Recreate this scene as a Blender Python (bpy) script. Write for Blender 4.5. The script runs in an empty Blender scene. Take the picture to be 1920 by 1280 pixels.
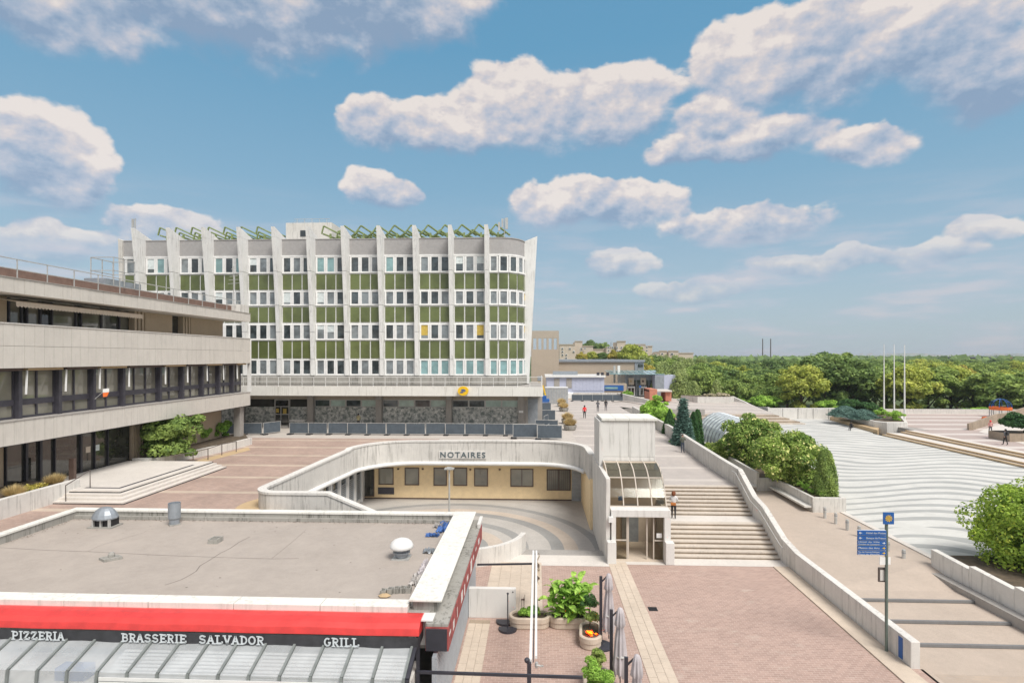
import bpy, bmesh, math, random
import numpy as np
from mathutils import Vector, Matrix
from mathutils.geometry import tessellate_polygon
random.seed(7); np.random.seed(7)
S = bpy.context.scene
COL = S.collection
R = math.radians

# ------------------------------------------------------------------ camera
F = 1050.0; HZ = 669.0; EYE = 11.3
YAW = math.atan(45/1050)
CA, SA = math.cos(YAW), math.sin(YAW)
cam = bpy.data.cameras.new('camera'); camo = bpy.data.objects.new('camera', cam); COL.objects.link(camo)
camo.location = (0, 0, EYE); camo.rotation_euler = (R(90), 0, YAW)
cam.sensor_width = 36; cam.lens = 36*F/1920; cam.shift_y = 29/1920
cam.clip_start = 0.2; cam.clip_end = 40000
S.camera = camo
S.view_settings.view_transform = 'Standard'; S.view_settings.look = 'None'
S.view_settings.exposure = 1.36; S.view_settings.gamma = 1
EXPO = 2**1.36

# ------------------------------------------------------------------ sun
SUN_EL, SUN_AZ = R(55), R(143)          # azimuth from +Y clockwise
sl = bpy.data.lights.new('sun', 'SUN'); so = bpy.data.objects.new('sun', sl); COL.objects.link(so)
sl.energy = 1.5; sl.angle = R(26); sl.color = (1, .96, .905)
sd = Vector((math.sin(SUN_AZ)*math.cos(SUN_EL), math.cos(SUN_AZ)*math.cos(SUN_EL), math.sin(SUN_EL)))
so.rotation_euler = sd.to_track_quat('Z', 'Y').to_euler()

# ------------------------------------------------------------------ point helpers (world metres)
def P(px, py, z):                       # point of the level z seen along a sight line
    d = (EYE - z)*F/(py - HZ); u = (px-960)/F
    return Vector((d*(-SA+u*CA), d*(CA+u*SA), z))
def PY(px, py, Y):
    u = (px-960)/F; d = Y/(CA+u*SA)
    return Vector((d*(-SA+u*CA), Y, EYE+(HZ-py)*d/F))
def PX(px, py, X):
    u = (px-960)/F; d = X/(-SA+u*CA)
    return Vector((X, d*(CA+u*SA), EYE+(HZ-py)*d/F))

# ------------------------------------------------------------------ sky
def srgb(r, g, b):
    f = lambda c: (c/255/12.92 if c/255 <= .04045 else ((c/255+.055)/1.055)**2.4)
    return (f(r), f(g), f(b), 1)
W = bpy.data.worlds.new('World'); S.world = W; W.use_nodes = True
nt = W.node_tree; nt.nodes.clear()
class NB:                                # tiny expression helper for node trees
    def __init__(s, t): s.t = t
    def n(s, kind, **kw):
        o = s.t.nodes.new(kind)
        for k, v in kw.items(): setattr(o, k, v)
        return o
    def put(s, sock, v):
        if isinstance(v, bpy.types.NodeSocket): s.t.links.new(v, sock)
        else: sock.default_value = v
    def m(s, op, a, b=0.0, c=0.0, clamp=False):
        o = s.n('ShaderNodeMath', operation=op, use_clamp=clamp)
        s.put(o.inputs[0], a); s.put(o.inputs[1], b); s.put(o.inputs[2], c)
        return o.outputs[0]
    def vm(s, op, a, b=(0, 0, 0)):
        o = s.n('ShaderNodeVectorMath', operation=op); s.put(o.inputs[0], a)
        if op == 'SCALE': s.put(o.inputs['Scale'], b)
        else: s.put(o.inputs[1], b)
        return o.outputs['Value'] if op in ('LENGTH', 'DOT_PRODUCT', 'DISTANCE') else o.outputs[0]
    def sep(s, v):
        o = s.n('ShaderNodeSeparateXYZ'); s.put(o.inputs[0], v); return o.outputs
    def comb(s, x, y, z):
        o = s.n('ShaderNodeCombineXYZ'); s.put(o.inputs[0], x); s.put(o.inputs[1], y); s.put(o.inputs[2], z); return o.outputs[0]
    def noise(s, v, scale, detail=4, rough=.5, col=False, dist=0):
        o = s.n('ShaderNodeTexNoise'); s.put(o.inputs['Vector'], v)
        o.inputs['Scale'].default_value = scale; o.inputs['Detail'].default_value = detail
        o.inputs['Roughness'].default_value = rough; o.inputs['Distortion'].default_value = dist
        return o.outputs['Color' if col else 'Fac']
    def mix(s, f, a, b, mode='MIX'):
        o = s.n('ShaderNodeMix', data_type='RGBA', blend_type=mode)
        s.put(o.inputs[0], f); s.put(o.inputs[6], a); s.put(o.inputs[7], b); return o.outputs[2]
    def step(s, v, lo, hi, a=0.0, b=1.0):
        o = s.n('ShaderNodeMapRange', interpolation_type='SMOOTHSTEP')
        s.put(o.inputs[0], v); s.put(o.inputs[1], lo); s.put(o.inputs[2], hi); s.put(o.inputs[3], a); s.put(o.inputs[4], b)
        return o.outputs[0]
    def ramp(s, v, stops, const=False):
        o = s.n('ShaderNodeValToRGB'); s.put(o.inputs[0], v)
        cr = o.color_ramp
        if const: cr.interpolation = 'CONSTANT'
        while len(cr.elements) < len(stops): cr.elements.new(.5)
        for e, (p, c) in zip(cr.elements, stops): e.position = p; e.color = c
        return o.outputs[0]
B = NB(nt)
tc = B.n('ShaderNodeTexCoord'); D = B.vm('NORMALIZE', tc.outputs['Generated'])
dx, dy, dz = B.sep(D)
az = B.m('ARCTAN2', dx, dy)
el = B.m('ARCSINE', dz)
clear = B.ramp(B.m('MULTIPLY', el, 1/1.2, clamp=True), [
    (0, srgb(176, 190, 199)), (.10, srgb(160, 184, 199)), (.24, srgb(128, 170, 195)), (.42, srgb(98, 156, 190)), (1, srgb(78, 136, 178))])
# clouds: directions fixed in the sky.  centre x, y, half width, height above, height below, brightness
CL = [(100,10,215,100,92,-.1),(400,-15,330,140,128,-.35),(700,-5,225,115,110,-.45),(60,300,140,110,100,0),(140,330,85,90,60,0),(70,445,150,36,60,.0),
 (320,430,120,34,60,.0),(700,228,66,48,58,0),(830,245,120,58,52,0),(985,190,110,72,98,.05),(1140,195,125,72,86,0),
 (1390,120,105,85,75,.1),(1560,80,180,115,130,.15),(1760,50,170,120,150,.1),(1860,150,130,60,90,-.5),(1345,225,72,40,40,0),(1460,255,120,36,48,0),
 (1310,285,100,30,28,0),(1610,277,92,30,34,-.1),(722,360,76,40,38,0),(1060,385,100,50,52,0),(1190,385,110,46,42,0),
 (1400,428,150,42,36,0),(1840,428,80,32,30,.1),(1540,492,140,26,26,0),(1720,485,110,30,24,0),(1160,490,70,24,32,0),(1310,540,110,20,22,0)]
warp = B.noise(D, 11, 3, .55, col=True)
azel = B.vm('ADD', B.comb(az, el, el), B.vm('MULTIPLY', B.vm('SUBTRACT', B.vm('MULTIPLY', warp, (1, 1, 1)), (.5, .5, .5)), (.07, 0, 0)))
wy = B.sep(warp)[1]; ely = B.m('MULTIPLY_ADD', wy, .06, -.03)
azel = B.vm('ADD', azel, B.comb(0, ely, ely))
def dirof(px, py):
    u = (px-960)/F; v = Vector((-SA+u*CA, CA+u*SA, (HZ-py)/F)).normalized()
    return math.atan2(v.x, v.y), math.asin(v.z)
wsum = hsum = None; K = 3.0
for (cx, cy, rx, rt, rb, br) in CL:
    a0, e0 = dirof(cx, cy)
    ax = abs(dirof(cx+rx, cy)[0]-dirof(cx-rx, cy)[0])/2
    et = abs(dirof(cx, cy-rt)[1]-e0); eb = abs(e0-dirof(cx, cy+rb)[1])
    o = B.n('ShaderNodeVectorMath', operation='MULTIPLY_ADD'); B.put(o.inputs[0], azel); o.inputs[1].default_value = (1/ax, 1/et, -1/eb); o.inputs[2].default_value = (-a0/ax, -e0/et, e0/eb)
    v = B.vm('MAXIMUM', o.outputs[0], (-1e3, 0, 0))
    wt = B.m('POWER', math.exp(-K), B.vm('DOT_PRODUCT', v, v))
    h = B.m('MULTIPLY', wt, B.vm('DOT_PRODUCT', v, (0, 1, -1)))
    if br: h = B.m('MULTIPLY_ADD', wt, br, h)
    wsum = wt if wsum is None else B.m('ADD', wsum, wt); hsum = h if hsum is None else B.m('ADD', hsum, h)
rel = B.m('MINIMUM', B.m('DIVIDE', hsum, B.m('MAXIMUM', wsum, .0005)), 1.0)
# wsum = exp(-K) on the rim of a single cloud
field = B.m('SUBTRACT', 1.0, B.m('SQRT', B.m('MAXIMUM', B.m('MULTIPLY', B.m('LOGARITHM', B.m('MAXIMUM', wsum, 1e-5), math.e), -1/K), 0)))
plane = B.vm('DIVIDE', D, B.comb(B.m('MAXIMUM', dz, .12), B.m('MAXIMUM', dz, .12), 1.0))
gen = B.m('MULTIPLY_ADD', B.noise(plane, 1.1, 3, .5), 4.2, -1.75)
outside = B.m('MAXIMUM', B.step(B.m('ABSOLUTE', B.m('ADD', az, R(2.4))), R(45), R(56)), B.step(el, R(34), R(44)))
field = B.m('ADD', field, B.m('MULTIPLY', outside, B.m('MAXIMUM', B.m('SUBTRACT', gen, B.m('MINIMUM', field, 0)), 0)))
up = B.vm('MULTIPLY', D, (1, 1, 1.5))
nb = B.noise(up, 7, 4, .5)
n1 = B.noise(up, 16, 8, .58)
n2 = B.noise(B.vm('ADD', up, (-.008, 0, .02)), 16, 5, .56)
dens = B.step(B.m('ADD', field, B.m('ADD', B.m('MULTIPLY_ADD', n1, .78, -.39), B.m('MULTIPLY_ADD', nb, .85, -.33))), .0, B.m('MULTIPLY_ADD', B.step(rel, .1, -.8), .36, .17))
relief = B.m('MULTIPLY', B.m('SUBTRACT', n1, n2), 2.1)
lit = B.m('ADD', B.m('MULTIPLY_ADD', rel, .58, .56), B.m('ADD', relief, B.m('MULTIPLY_ADD', nb, 1.5, -.75)))
lit = B.m('ADD', lit, B.m('MULTIPLY', outside, .25))  # clouds out of view thickened and brightened to lift the ambient light
cloudc = B.ramp(B.m('MULTIPLY', lit, 1.0, clamp=True), [
    (0, srgb(138, 160, 184)), (.28, srgb(163, 178, 196)), (.55, srgb(192, 195, 204)), (.82, srgb(220, 211, 207)), (1, srgb(238, 227, 217))])
hz = B.step(el, R(1.5), R(15))
cloudc = B.mix(B.m('MULTIPLY_ADD', hz, .55, .45), srgb(172, 186, 200), cloudc)
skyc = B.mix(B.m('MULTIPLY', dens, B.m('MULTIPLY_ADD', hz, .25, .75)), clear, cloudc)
# thin layered veils low over the horizon
vn = B.noise(B.vm('MULTIPLY', D, (1, 1, 6)), 6, 5, .55)
veil = B.m('MULTIPLY', B.step(el, R(17), R(5)), B.step(vn, .42, .62))
skyc = B.mix(B.m('MULTIPLY', veil, .78), skyc, B.mix(B.step(vn, .5, .7), srgb(176, 188, 203), srgb(200, 197, 205)))
nish = B.n('ShaderNodeTexSky', sky_type='NISHITA', sun_disc=False)
nish.sun_elevation = SUN_EL; nish.sun_rotation = SUN_AZ; nish.altitude = 50; nish.dust_density = 2
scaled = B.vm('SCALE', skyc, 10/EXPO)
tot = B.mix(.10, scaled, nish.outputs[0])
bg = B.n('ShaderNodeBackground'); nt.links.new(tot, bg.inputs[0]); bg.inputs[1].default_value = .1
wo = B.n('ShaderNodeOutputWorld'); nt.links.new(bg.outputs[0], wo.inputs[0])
W.cycles.sampling_method = 'MANUAL'; W.cycles.sample_map_resolution = 512

# ------------------------------------------------------------------ materials
MATS = {}
def newmat(name):
    m = bpy.data.materials.new(name); m.use_nodes = True; MATS[name] = m
    b = NB(m.node_tree); p = m.node_tree.nodes['Principled BSDF']
    return m, b, p
def c4(c): return (c[0], c[1], c[2], 1)
def pos(b): return b.n('ShaderNodeNewGeometry').outputs['Position']
def bump(b, p, h, strength=.3, dist=.01):
    o = b.n('ShaderNodeBump'); o.inputs['Strength'].default_value = strength; o.inputs['Distance'].default_value = dist
    b.put(o.inputs['Height'], h); b.t.links.new(o.outputs[0], p.inputs['Normal'])
def plain(name, c, rough=.6, metal=0, var=.12, scale=3.0, spec=.5):
    m, b, p = newmat(name)
    n = b.noise(pos(b), scale, 5, .6)
    col = b.mix(b.step(n, .3, .7), c4([x*(1-var) for x in c]), c4([min(1, x*(1+var)) for x in c]))
    b.t.links.new(col, p.inputs['Base Color']); p.inputs['Roughness'].default_value = rough
    p.inputs['Metallic'].default_value = metal; p.inputs['Specular IOR Level'].default_value = spec
    return m
def concrete(name, c, streak=.5, dark=(.14, .135, .12), rough=.85, patch=.25, fine=.1, green=0):
    m, b, p = newmat(name); q = pos(b)
    big = b.noise(q, .5, 5, .6); mid = b.noise(q, 3.5, 6, .65); fi = b.noise(q, 30, 3, .6)
    k = b.m('ADD', b.m('MULTIPLY_ADD', big, patch*1.6, 1-patch*.8), b.m('ADD', b.m('MULTIPLY_ADD', mid, patch, -patch/2), b.m('MULTIPLY_ADD', fi, fine*2, -fine)))
    col = b.vm('SCALE', c4(c)[:3], k)
    st = b.noise(b.vm('MULTIPLY', q, (5, 5, .35)), 1.3, 7, .7)
    st2 = b.noise(q, .35, 3, .6)
    s = b.m('MULTIPLY', b.step(st, .48, .66), b.step(st2, .34, .56))
    col = b.mix(b.m('MULTIPLY', s, streak), col, c4(dark))
    b.t.links.new(col, p.inputs['Base Color']); p.inputs['Roughness'].default_value = rough
    p.inputs['Specular IOR Level'].default_value = .25
    bump(b, p, b.m('ADD', mid, b.m('MULTIPLY', fi, .3)), .25, .01)
    return m
def paving(name, c1, c2, mort, bw, bh, size=1.0, msize=.008, stain=.3, rot=0, bandY=None, bandc=None):
    m, b, p = newmat(name); q = pos(b)
    if rot:
        mp = b.n('ShaderNodeMapping'); b.put(mp.inputs[0], q); mp.inputs['Rotation'].default_value = (0, 0, rot); v = mp.outputs[0]
    else: v = q
    br = b.n('ShaderNodeTexBrick'); b.put(br.inputs['Vector'], v)
    br.inputs['Scale'].default_value = 1; br.inputs['Brick Width'].default_value = bw; br.inputs['Row Height'].default_value = bh
    br.inputs['Mortar Size'].default_value = msize; br.inputs['Mortar Smooth'].default_value = .3
    br.inputs['Color1'].default_value = c4(c1); br.inputs['Color2'].default_value = c4(c2); br.inputs['Mortar'].default_value = c4(mort)
    br.inputs['Bias'].default_value = 0
    col = br.outputs[0]
    if bandY:
        y = b.sep(q)[1]
        f = b.m('FRACT', b.m('MULTIPLY_ADD', y, 1/bandY[0], -bandY[1]/bandY[0]))
        col = b.mix(b.m('LESS_THAN', f, bandY[2]), col, c4(bandc))
    big = b.noise(q, .35, 5, .65); mid = b.noise(q, 2.2, 5, .65)
    k = b.m('ADD', b.m('MULTIPLY_ADD', big, stain*1.6, 1-stain*.8), b.m('MULTIPLY_ADD', mid, stain*.8, -stain*.4))
    col = b.vm('SCALE', col, k)
    ef = b.m('MULTIPLY', b.step(b.noise(b.vm('MULTIPLY', q, (.6, 1.6, 1)), 1.1, 7, .75), .54, .74), .4)
    col = b.mix(ef, col, c4([min(.6, x*1.35) for x in mort]))
    dk_ = b.step(b.noise(q, 9, 3, .6), .70, .76)
    col = b.mix(b.m('MULTIPLY', dk_, .35), col, c4([x*.4 for x in c2]))
    b.t.links.new(col, p.inputs['Base Color']); p.inputs['Roughness'].default_value = .8; p.inputs['Specular IOR Level'].default_value = .3
    bump(b, p, b.m('SUBTRACT', 1, br.outputs['Fac']), .3, .006)
    return m
def glassy(name, c, rough=.06, var=.5, scale=.9, spec=.8, alpha=1.0):
    m, b, p = newmat(name); q = pos(b)
    n = b.noise(q, scale, 3, .6)
    col = b.mix(b.step(n, .35, .65), c4([x*(1-var) for x in c]), c4([x*(1+var) for x in c]))
    b.t.links.new(col, p.inputs['Base Color']); p.inputs['Roughness'].default_value = rough
    p.inputs['Specular IOR Level'].default_value = spec
    if alpha < 1:
        tr = b.n('ShaderNodeBsdfTransparent'); mx = b.n('ShaderNodeMixShader'); mx.inputs[0].default_value = alpha
        out = b.t.nodes['Material Output']; b.t.links.new(tr.outputs[0], mx.inputs[1]); b.t.links.new(p.outputs[0], mx.inputs[2])
        b.t.links.new(mx.outputs[0], out.inputs[0])
    return m
def foliage(name, c, c2, var=.45, trans=.3, tip=None):
    m, b, p = newmat(name)
    g = b.n('ShaderNodeNewGeometry'); oi = b.n('ShaderNodeObjectInfo')
    n = b.noise(g.outputs['Position'], .55, 3, .6)
    rp = g.outputs['Random Per Island']
    f = b.m('ADD', b.m('MULTIPLY', b.step(n, .35, .65), .55), b.m('ADD', b.m('MULTIPLY', rp, .35), b.m('MULTIPLY', oi.outputs['Random'], .25)), clamp=True)
    col = b.mix(f, c4(c), c4(c2))
    col = b.vm('SCALE', col, b.m('MULTIPLY_ADD', rp, var*1.4, 1-var*.7))
    if tip: col = b.mix(b.m('GREATER_THAN', rp, 1-tip[1]), col, c4(tip[0]))
    col = b.vm('SCALE', col, 2.3)
    b.t.links.new(col, p.inputs['Base Color']); p.inputs['Roughness'].default_value = .65; p.inputs['Specular IOR Level'].default_value = .25
    tr = b.n('ShaderNodeBsdfTranslucent'); b.put(tr.inputs[0], b.vm('SCALE', col, 1.3))
    mx = b.n('ShaderNodeMixShader'); mx.inputs[0].default_value = trans
    b.t.links.new(p.outputs[0], mx.inputs[1]); b.t.links.new(tr.outputs[0], mx.inputs[2])
    b.t.links.new(mx.outputs[0], b.t.nodes['Material Output'].inputs[0])
    return m
M = {}
M['conc'] = concrete('concrete_weathered', (.60, .58, .54), .5)
M['conc_clean'] = concrete('concrete_pale', (.66, .64, .60), .36, patch=.2)
M['conc_warm'] = concrete('concrete_warm_panel', (.61, .58, .53), .12, patch=.16, fine=.05)
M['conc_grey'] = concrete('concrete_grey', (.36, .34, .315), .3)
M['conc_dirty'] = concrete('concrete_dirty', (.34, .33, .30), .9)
M['coping'] = concrete('white_coping', (.72, .71, .66), .35, dark=(.3, .29, .24), patch=.12)
M['whitewall'] = concrete('white_painted_concrete', (.68, .67, .64), .45, dark=(.3, .29, .26), patch=.1)
M['fin'] = concrete('fin_concrete', (.76, .76, .74), .45, dark=(.28, .27, .25), patch=.12)
M['attic'] = plain('attic_grey', (.36, .35, .345), .8, var=.06)
M['frame'] = plain('white_frame', (.80, .80, .785), .5, var=.06)
M['green_panel'] = glassy('green_glass_panel', (.125, .15, .055), .15, .22, .35, .5)
M['win_a'] = glassy('window_glass_dark', (.06, .075, .08), .05, .5)
M['win_b'] = glassy('window_glass_grey', (.20, .225, .235), .06, .3)
M['win_c'] = glassy('window_glass_teal', (.22, .36, .37), .08, .2)
M['blind'] = plain('yellow_blind', (.55, .40, .08), .7)
M['blind_w'] = plain('pale_blind', (.62, .68, .68), .7)
M['dark_metal'] = plain('dark_metal', (.035, .035, .045), .45)
M['dark_frame'] = plain('dark_window_frame', (.055, .052, .065), .5)
M['glass_dark'] = glassy('shopfront_glass', (.045, .045, .038), .03, .4, .5, 1.0)
M['glass_mid'] = glassy('office_glass', (.22, .21, .17), .03, .3, .25, 1.0)
M['brown_wall'] = concrete('brown_pebble_wall', (.45, .36, .26), .1, patch=.15, fine=.35)
M['rib_wall'] = concrete('ribbed_brown_wall', (.48, .39, .29), .15)
M['roof_edge'] = plain('brown_roof_edge', (.22, .14, .11), .8)
M['rail'] = plain('galvanised_rail', (.50, .50, .48), .45, .3)
M['rail_dark'] = plain('bronze_rail', (.12, .10, .09), .45)
M['brick'] = paving('front_brick_paving', (.43, .305, .255), (.355, .25, .21), (.52, .41, .35), .26, .13, msize=.009, stain=.22, rot=R(0))
M['brick_up'] = paving('upper_brick_paving', (.40, .285, .235), (.34, .25, .21), (.42, .34, .29), .24, .12, stain=.45, bandY=(4.15, 32.5, .13), bandc=(.49, .40, .32))
M['beige_pave'] = paving('beige_paving', (.50, .455, .405), (.46, .42, .38), (.40, .36, .32), 1.2, .9, msize=.012, stain=.2)
M['walk'] = paving('walkway_paving', (.46, .415, .38), (.43, .39, .36), (.42, .38, .34), .5, .5, stain=.16, bandY=(4.4, 39.8, .16), bandc=(.53, .485, .44))
M['slab'] = concrete('beige_stone_slab', (.55, .465, .375), .05, patch=.3)
M['edge_stone'] = concrete('dark_edge_stone', (.20, .20, .20), .3, patch=.3)
M['slab_w'] = concrete('white_stone_slab', (.62, .58, .53), .1, patch=.2)
M['path'] = concrete('sand_asphalt', (.46, .385, .32), .05, patch=.2, fine=.25)
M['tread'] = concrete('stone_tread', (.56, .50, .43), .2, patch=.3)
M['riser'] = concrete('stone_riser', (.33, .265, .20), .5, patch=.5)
M['honey'] = concrete('honey_stone', (.50, .37, .22), .1, patch=.2)
M['plastic_white'] = plain('painted_white', (.74, .74, .72), .4, var=.05)
M['grey_metal'] = plain('grey_metal', (.30, .33, .36), .45, .3)
M['black'] = plain('black_plastic', (.02, .02, .022), .5)
M['text_dark'] = plain('sign_lettering_dark', (.10, .13, .14), .5, var=.02)
M['text_white'] = plain('sign_lettering_pale', (.62, .66, .68), .6, var=.02)
M['yellow_wall'] = plain('ochre_render', (.84, .66, .40), .85, var=.05)
M['brown_trim'] = plain('brown_trim', (.10, .065, .05), .6)
M['red'] = plain('red_canvas', (.64, .045, .04), .4, var=.12, scale=2.2, spec=.7)
M['red_sign'] = plain('red_sign', (.33, .075, .07), .7, var=.35)
M['black_canvas'] = plain('black_canvas', (.045, .045, .05), .6, var=.2)
M['bitumen'] = concrete('roof_bitumen', (.39, .345, .305), .0, patch=.24, fine=.12)
M['crack'] = plain('crack_line', (.16, .14, .125), .9)
M['trunk'] = plain('bark', (.09, .065, .045), .9, var=.3)
M['blue'] = plain('sign_blue', (.015, .10, .34), .45, var=.05)
M['yellow'] = plain('sign_yellow', (.80, .50, .01), .45, var=.03)
M['orange'] = plain('orange_paint', (.80, .17, .03), .45, var=.05)
M['cloth'] = plain('parasol_canvas', (.46, .43, .44), .85, var=.1)
M['blue_cloth'] = plain('blue_tarpaulin', (.06, .14, .36), .6, var=.4)
M['grey_cloth'] = plain('grey_rags', (.40, .38, .36), .85, var=.4)
M['mesh_fence'] = plain('dark_debris_netting', (.075, .095, .115), .8, var=.12)
M['soil'] = plain('soil', (.10, .075, .05), .95, var=.3)
M['grassland'] = plain('grass_ground', (.07, .10, .03), .95, var=.35, scale=.05)
M['corr'] = plain('corrugated_steel', (.40, .43, .46), .4, .3, var=.08)
M['bluebox'] = plain('pale_blue_cladding', (.47, .50, .62), .6, var=.05)
M['sandwall'] = concrete('sand_render', (.44, .37, .29), .15, patch=.1)
M['sand_dark'] = concrete('sand_render_dark', (.42, .37, .30), .2, patch=.1)
M['cream'] = concrete('cream_render', (.58, .50, .41), .2, patch=.15)
M['leaf_dark'] = foliage('leaves_dark', (.04, .075, .026), (.10, .14, .04))
M['leaf_mid'] = foliage('leaves_mid', (.065, .11, .03), (.15, .19, .05))
M['leaf_yellow'] = foliage('leaves_yellow', (.11, .15, .03), (.22, .23, .05))
M['leaf_ochre'] = foliage('leaves_ochre', (.12, .13, .03), (.25, .21, .05))
M['leaf_birch'] = foliage('leaves_birch', (.09, .125, .045), (.18, .21, .08))
M['leaf_bush'] = foliage('leaves_bush', (.05, .095, .022), (.15, .20, .045), tip=((.38, .37, .15), .10))
M['leaf_lime'] = foliage('leaves_lime', (.10, .18, .03), (.20, .29, .055))
M['leaf_bright'] = foliage('leaves_bright', (.07, .145, .02), (.17, .26, .05))
M['leaf_spruce'] = foliage('needles_blue', (.035, .07, .055), (.08, .13, .11))
M['leaf_cypress'] = foliage('needles_dark', (.015, .045, .015), (.035, .075, .022))
M['leaf_straw'] = foliage('straw', (.20, .155, .075), (.31, .25, .13))
M['leaf_near'] = foliage('leaves_near', (.06, .115, .02), (.17, .23, .035), tip=((.26, .30, .05), .12))
M['flower'] = foliage('flowers', (.75, .20, .02), (.85, .40, .03))
M['flower_w'] = foliage('pale_flowers', (.16, .16, .09), (.27, .23, .18))
# green marble cladding
m, b, p = newmat('marble_cladding'); q = pos(b)
v = b.n('ShaderNodeTexVoronoi'); v.feature = 'DISTANCE_TO_EDGE'; b.put(v.inputs['Vector'], b.vm('ADD', b.vm('MULTIPLY', q, (1, 1, 1)), b.vm('SCALE', b.noise(q, 1.5, 4, .6, col=True), 1.6))); v.inputs['Scale'].default_value = 1.3
vein = b.step(v.outputs['Distance'], .0, .07, 1, 0)
col = b.mix(b.step(b.noise(q, 2.5, 6, .7), .38, .62), c4((.15, .18, .17)), c4((.58, .59, .56)))
col = b.mix(b.m('MULTIPLY', vein, b.step(b.noise(q, 3, 3, .5), .45, .6)), col, c4((.80, .80, .76)))
b.t.links.new(col, p.inputs['Base Color']); p.inputs['Roughness'].default_value = .35; M['marble'] = m
# wave pattern paving
m, b, p = newmat('wave_paving'); q = pos(b); x, y, z = b.sep(q)
lowf = b.noise(b.comb(b.m('MULTIPLY', x, .055), b.m('MULTIPLY', y, .10), 0), 1.0, 2, .4)
wob = b.m('MULTIPLY', b.m('SINE', b.m('ADD', b.m('MULTIPLY', x, .42), b.m('MULTIPLY', y, -.33))), b.m('MULTIPLY_ADD', lowf, 1.9, .05))
yy = b.m('ADD', y, b.m('ADD', wob, b.m('MULTIPLY', lowf, 5)))
s = b.m('SINE', b.m('MULTIPLY', yy, 2*math.pi/1.75))
wid = b.noise(b.comb(b.m('MULTIPLY', x, .16), b.m('MULTIPLY', y, .3), 3), 1, 2, .5)
f = b.step(b.m('SUBTRACT', s, b.m('MULTIPLY_ADD', wid, -2.6, 1.72)), -.06, .06)
grid = b.n('ShaderNodeTexBrick'); b.put(grid.inputs['Vector'], q); grid.inputs['Scale'].default_value = 1
grid.inputs['Brick Width'].default_value = .6; grid.inputs['Row Height'].default_value = .3; grid.inputs['Mortar Size'].default_value = .006
grid.inputs['Color1'].default_value = (1, 1, 1, 1); grid.inputs['Color2'].default_value = (.93, .93, .93, 1); grid.inputs['Mortar'].default_value = (.8, .8, .8, 1)
col = b.mix(f, c4((.60, .595, .56)), c4((.385, .39, .375)))
col = b.mix(1.0, col, grid.outputs[0], 'MULTIPLY')
col = b.vm('SCALE', col, b.m('MULTIPLY_ADD', b.noise(q, .4, 5, .6), .3, .85))
b.t.links.new(col, p.inputs['Base Color']); p.inputs['Roughness'].default_value = .8; p.inputs['Specular IOR Level'].default_value = .2; M['wave'] = m
# ring paving in the court
m, b, p = newmat('ring_paving'); q = pos(b)
d = b.vm('LENGTH', b.vm('MULTIPLY', b.vm('SUBTRACT', q, (-6.2, 34.5, 0)), (1, 1, 0)))
lt, dk, bg_, tn = c4((.44, .415, .38)), c4((.29, .285, .27)), c4((.50, .425, .35)), c4((.41, .385, .355))
col = b.ramp(b.m('MULTIPLY', d, 1/16), [(0, lt), (2.6/16, dk), (3.2/16, bg_), (4.2/16, lt), (5.0/16, dk), (5.7/16, lt), (7.1/16, dk), (7.9/16, bg_), (8.8/16, tn), (9.8/16, dk), (10.4/16, lt), (11.6/16, tn)], const=True)
col = b.vm('SCALE', col, b.m('ADD', b.m('MULTIPLY_ADD', b.noise(q, .5, 6, .65), .5, .75), b.m('MULTIPLY_ADD', b.noise(q, 6, 4, .6), .3, -.15)))
b.t.links.new(col, p.inputs['Base Color']); p.inputs['Roughness'].default_value = .75; M['rings'] = m
# lift glass
m, b, p = newmat('vault_glass')
tr = b.n('ShaderNodeBsdfTransparent'); tr.inputs[0].default_value = (.70, .67, .60, 1)
gl = b.n('ShaderNodeBsdfGlossy'); gl.inputs['Roughness'].default_value = .1; gl.inputs[0].default_value = (.9, .95, .95, 1)
lw = b.n('ShaderNodeFresnel'); lw.inputs[0].default_value = 1.5
mx = b.n('ShaderNodeMixShader'); b.put(mx.inputs[0], b.m('MULTIPLY_ADD', lw.outputs[0], .75, .0))
b.t.links.new(tr.outputs[0], mx.inputs[1]); b.t.links.new(gl.outputs[0], mx.inputs[2]); b.t.links.new(mx.outputs[0], m.node_tree.nodes['Material Output'].inputs[0]); M['vault'] = m
M['veranda'] = glassy('veranda_glass', (.66, .69, .70), .1, .1, .8, .6, alpha=.36)
M['rail_g'] = plain('grey_green_bar', (.22, .24, .23), .5, .2)

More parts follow.
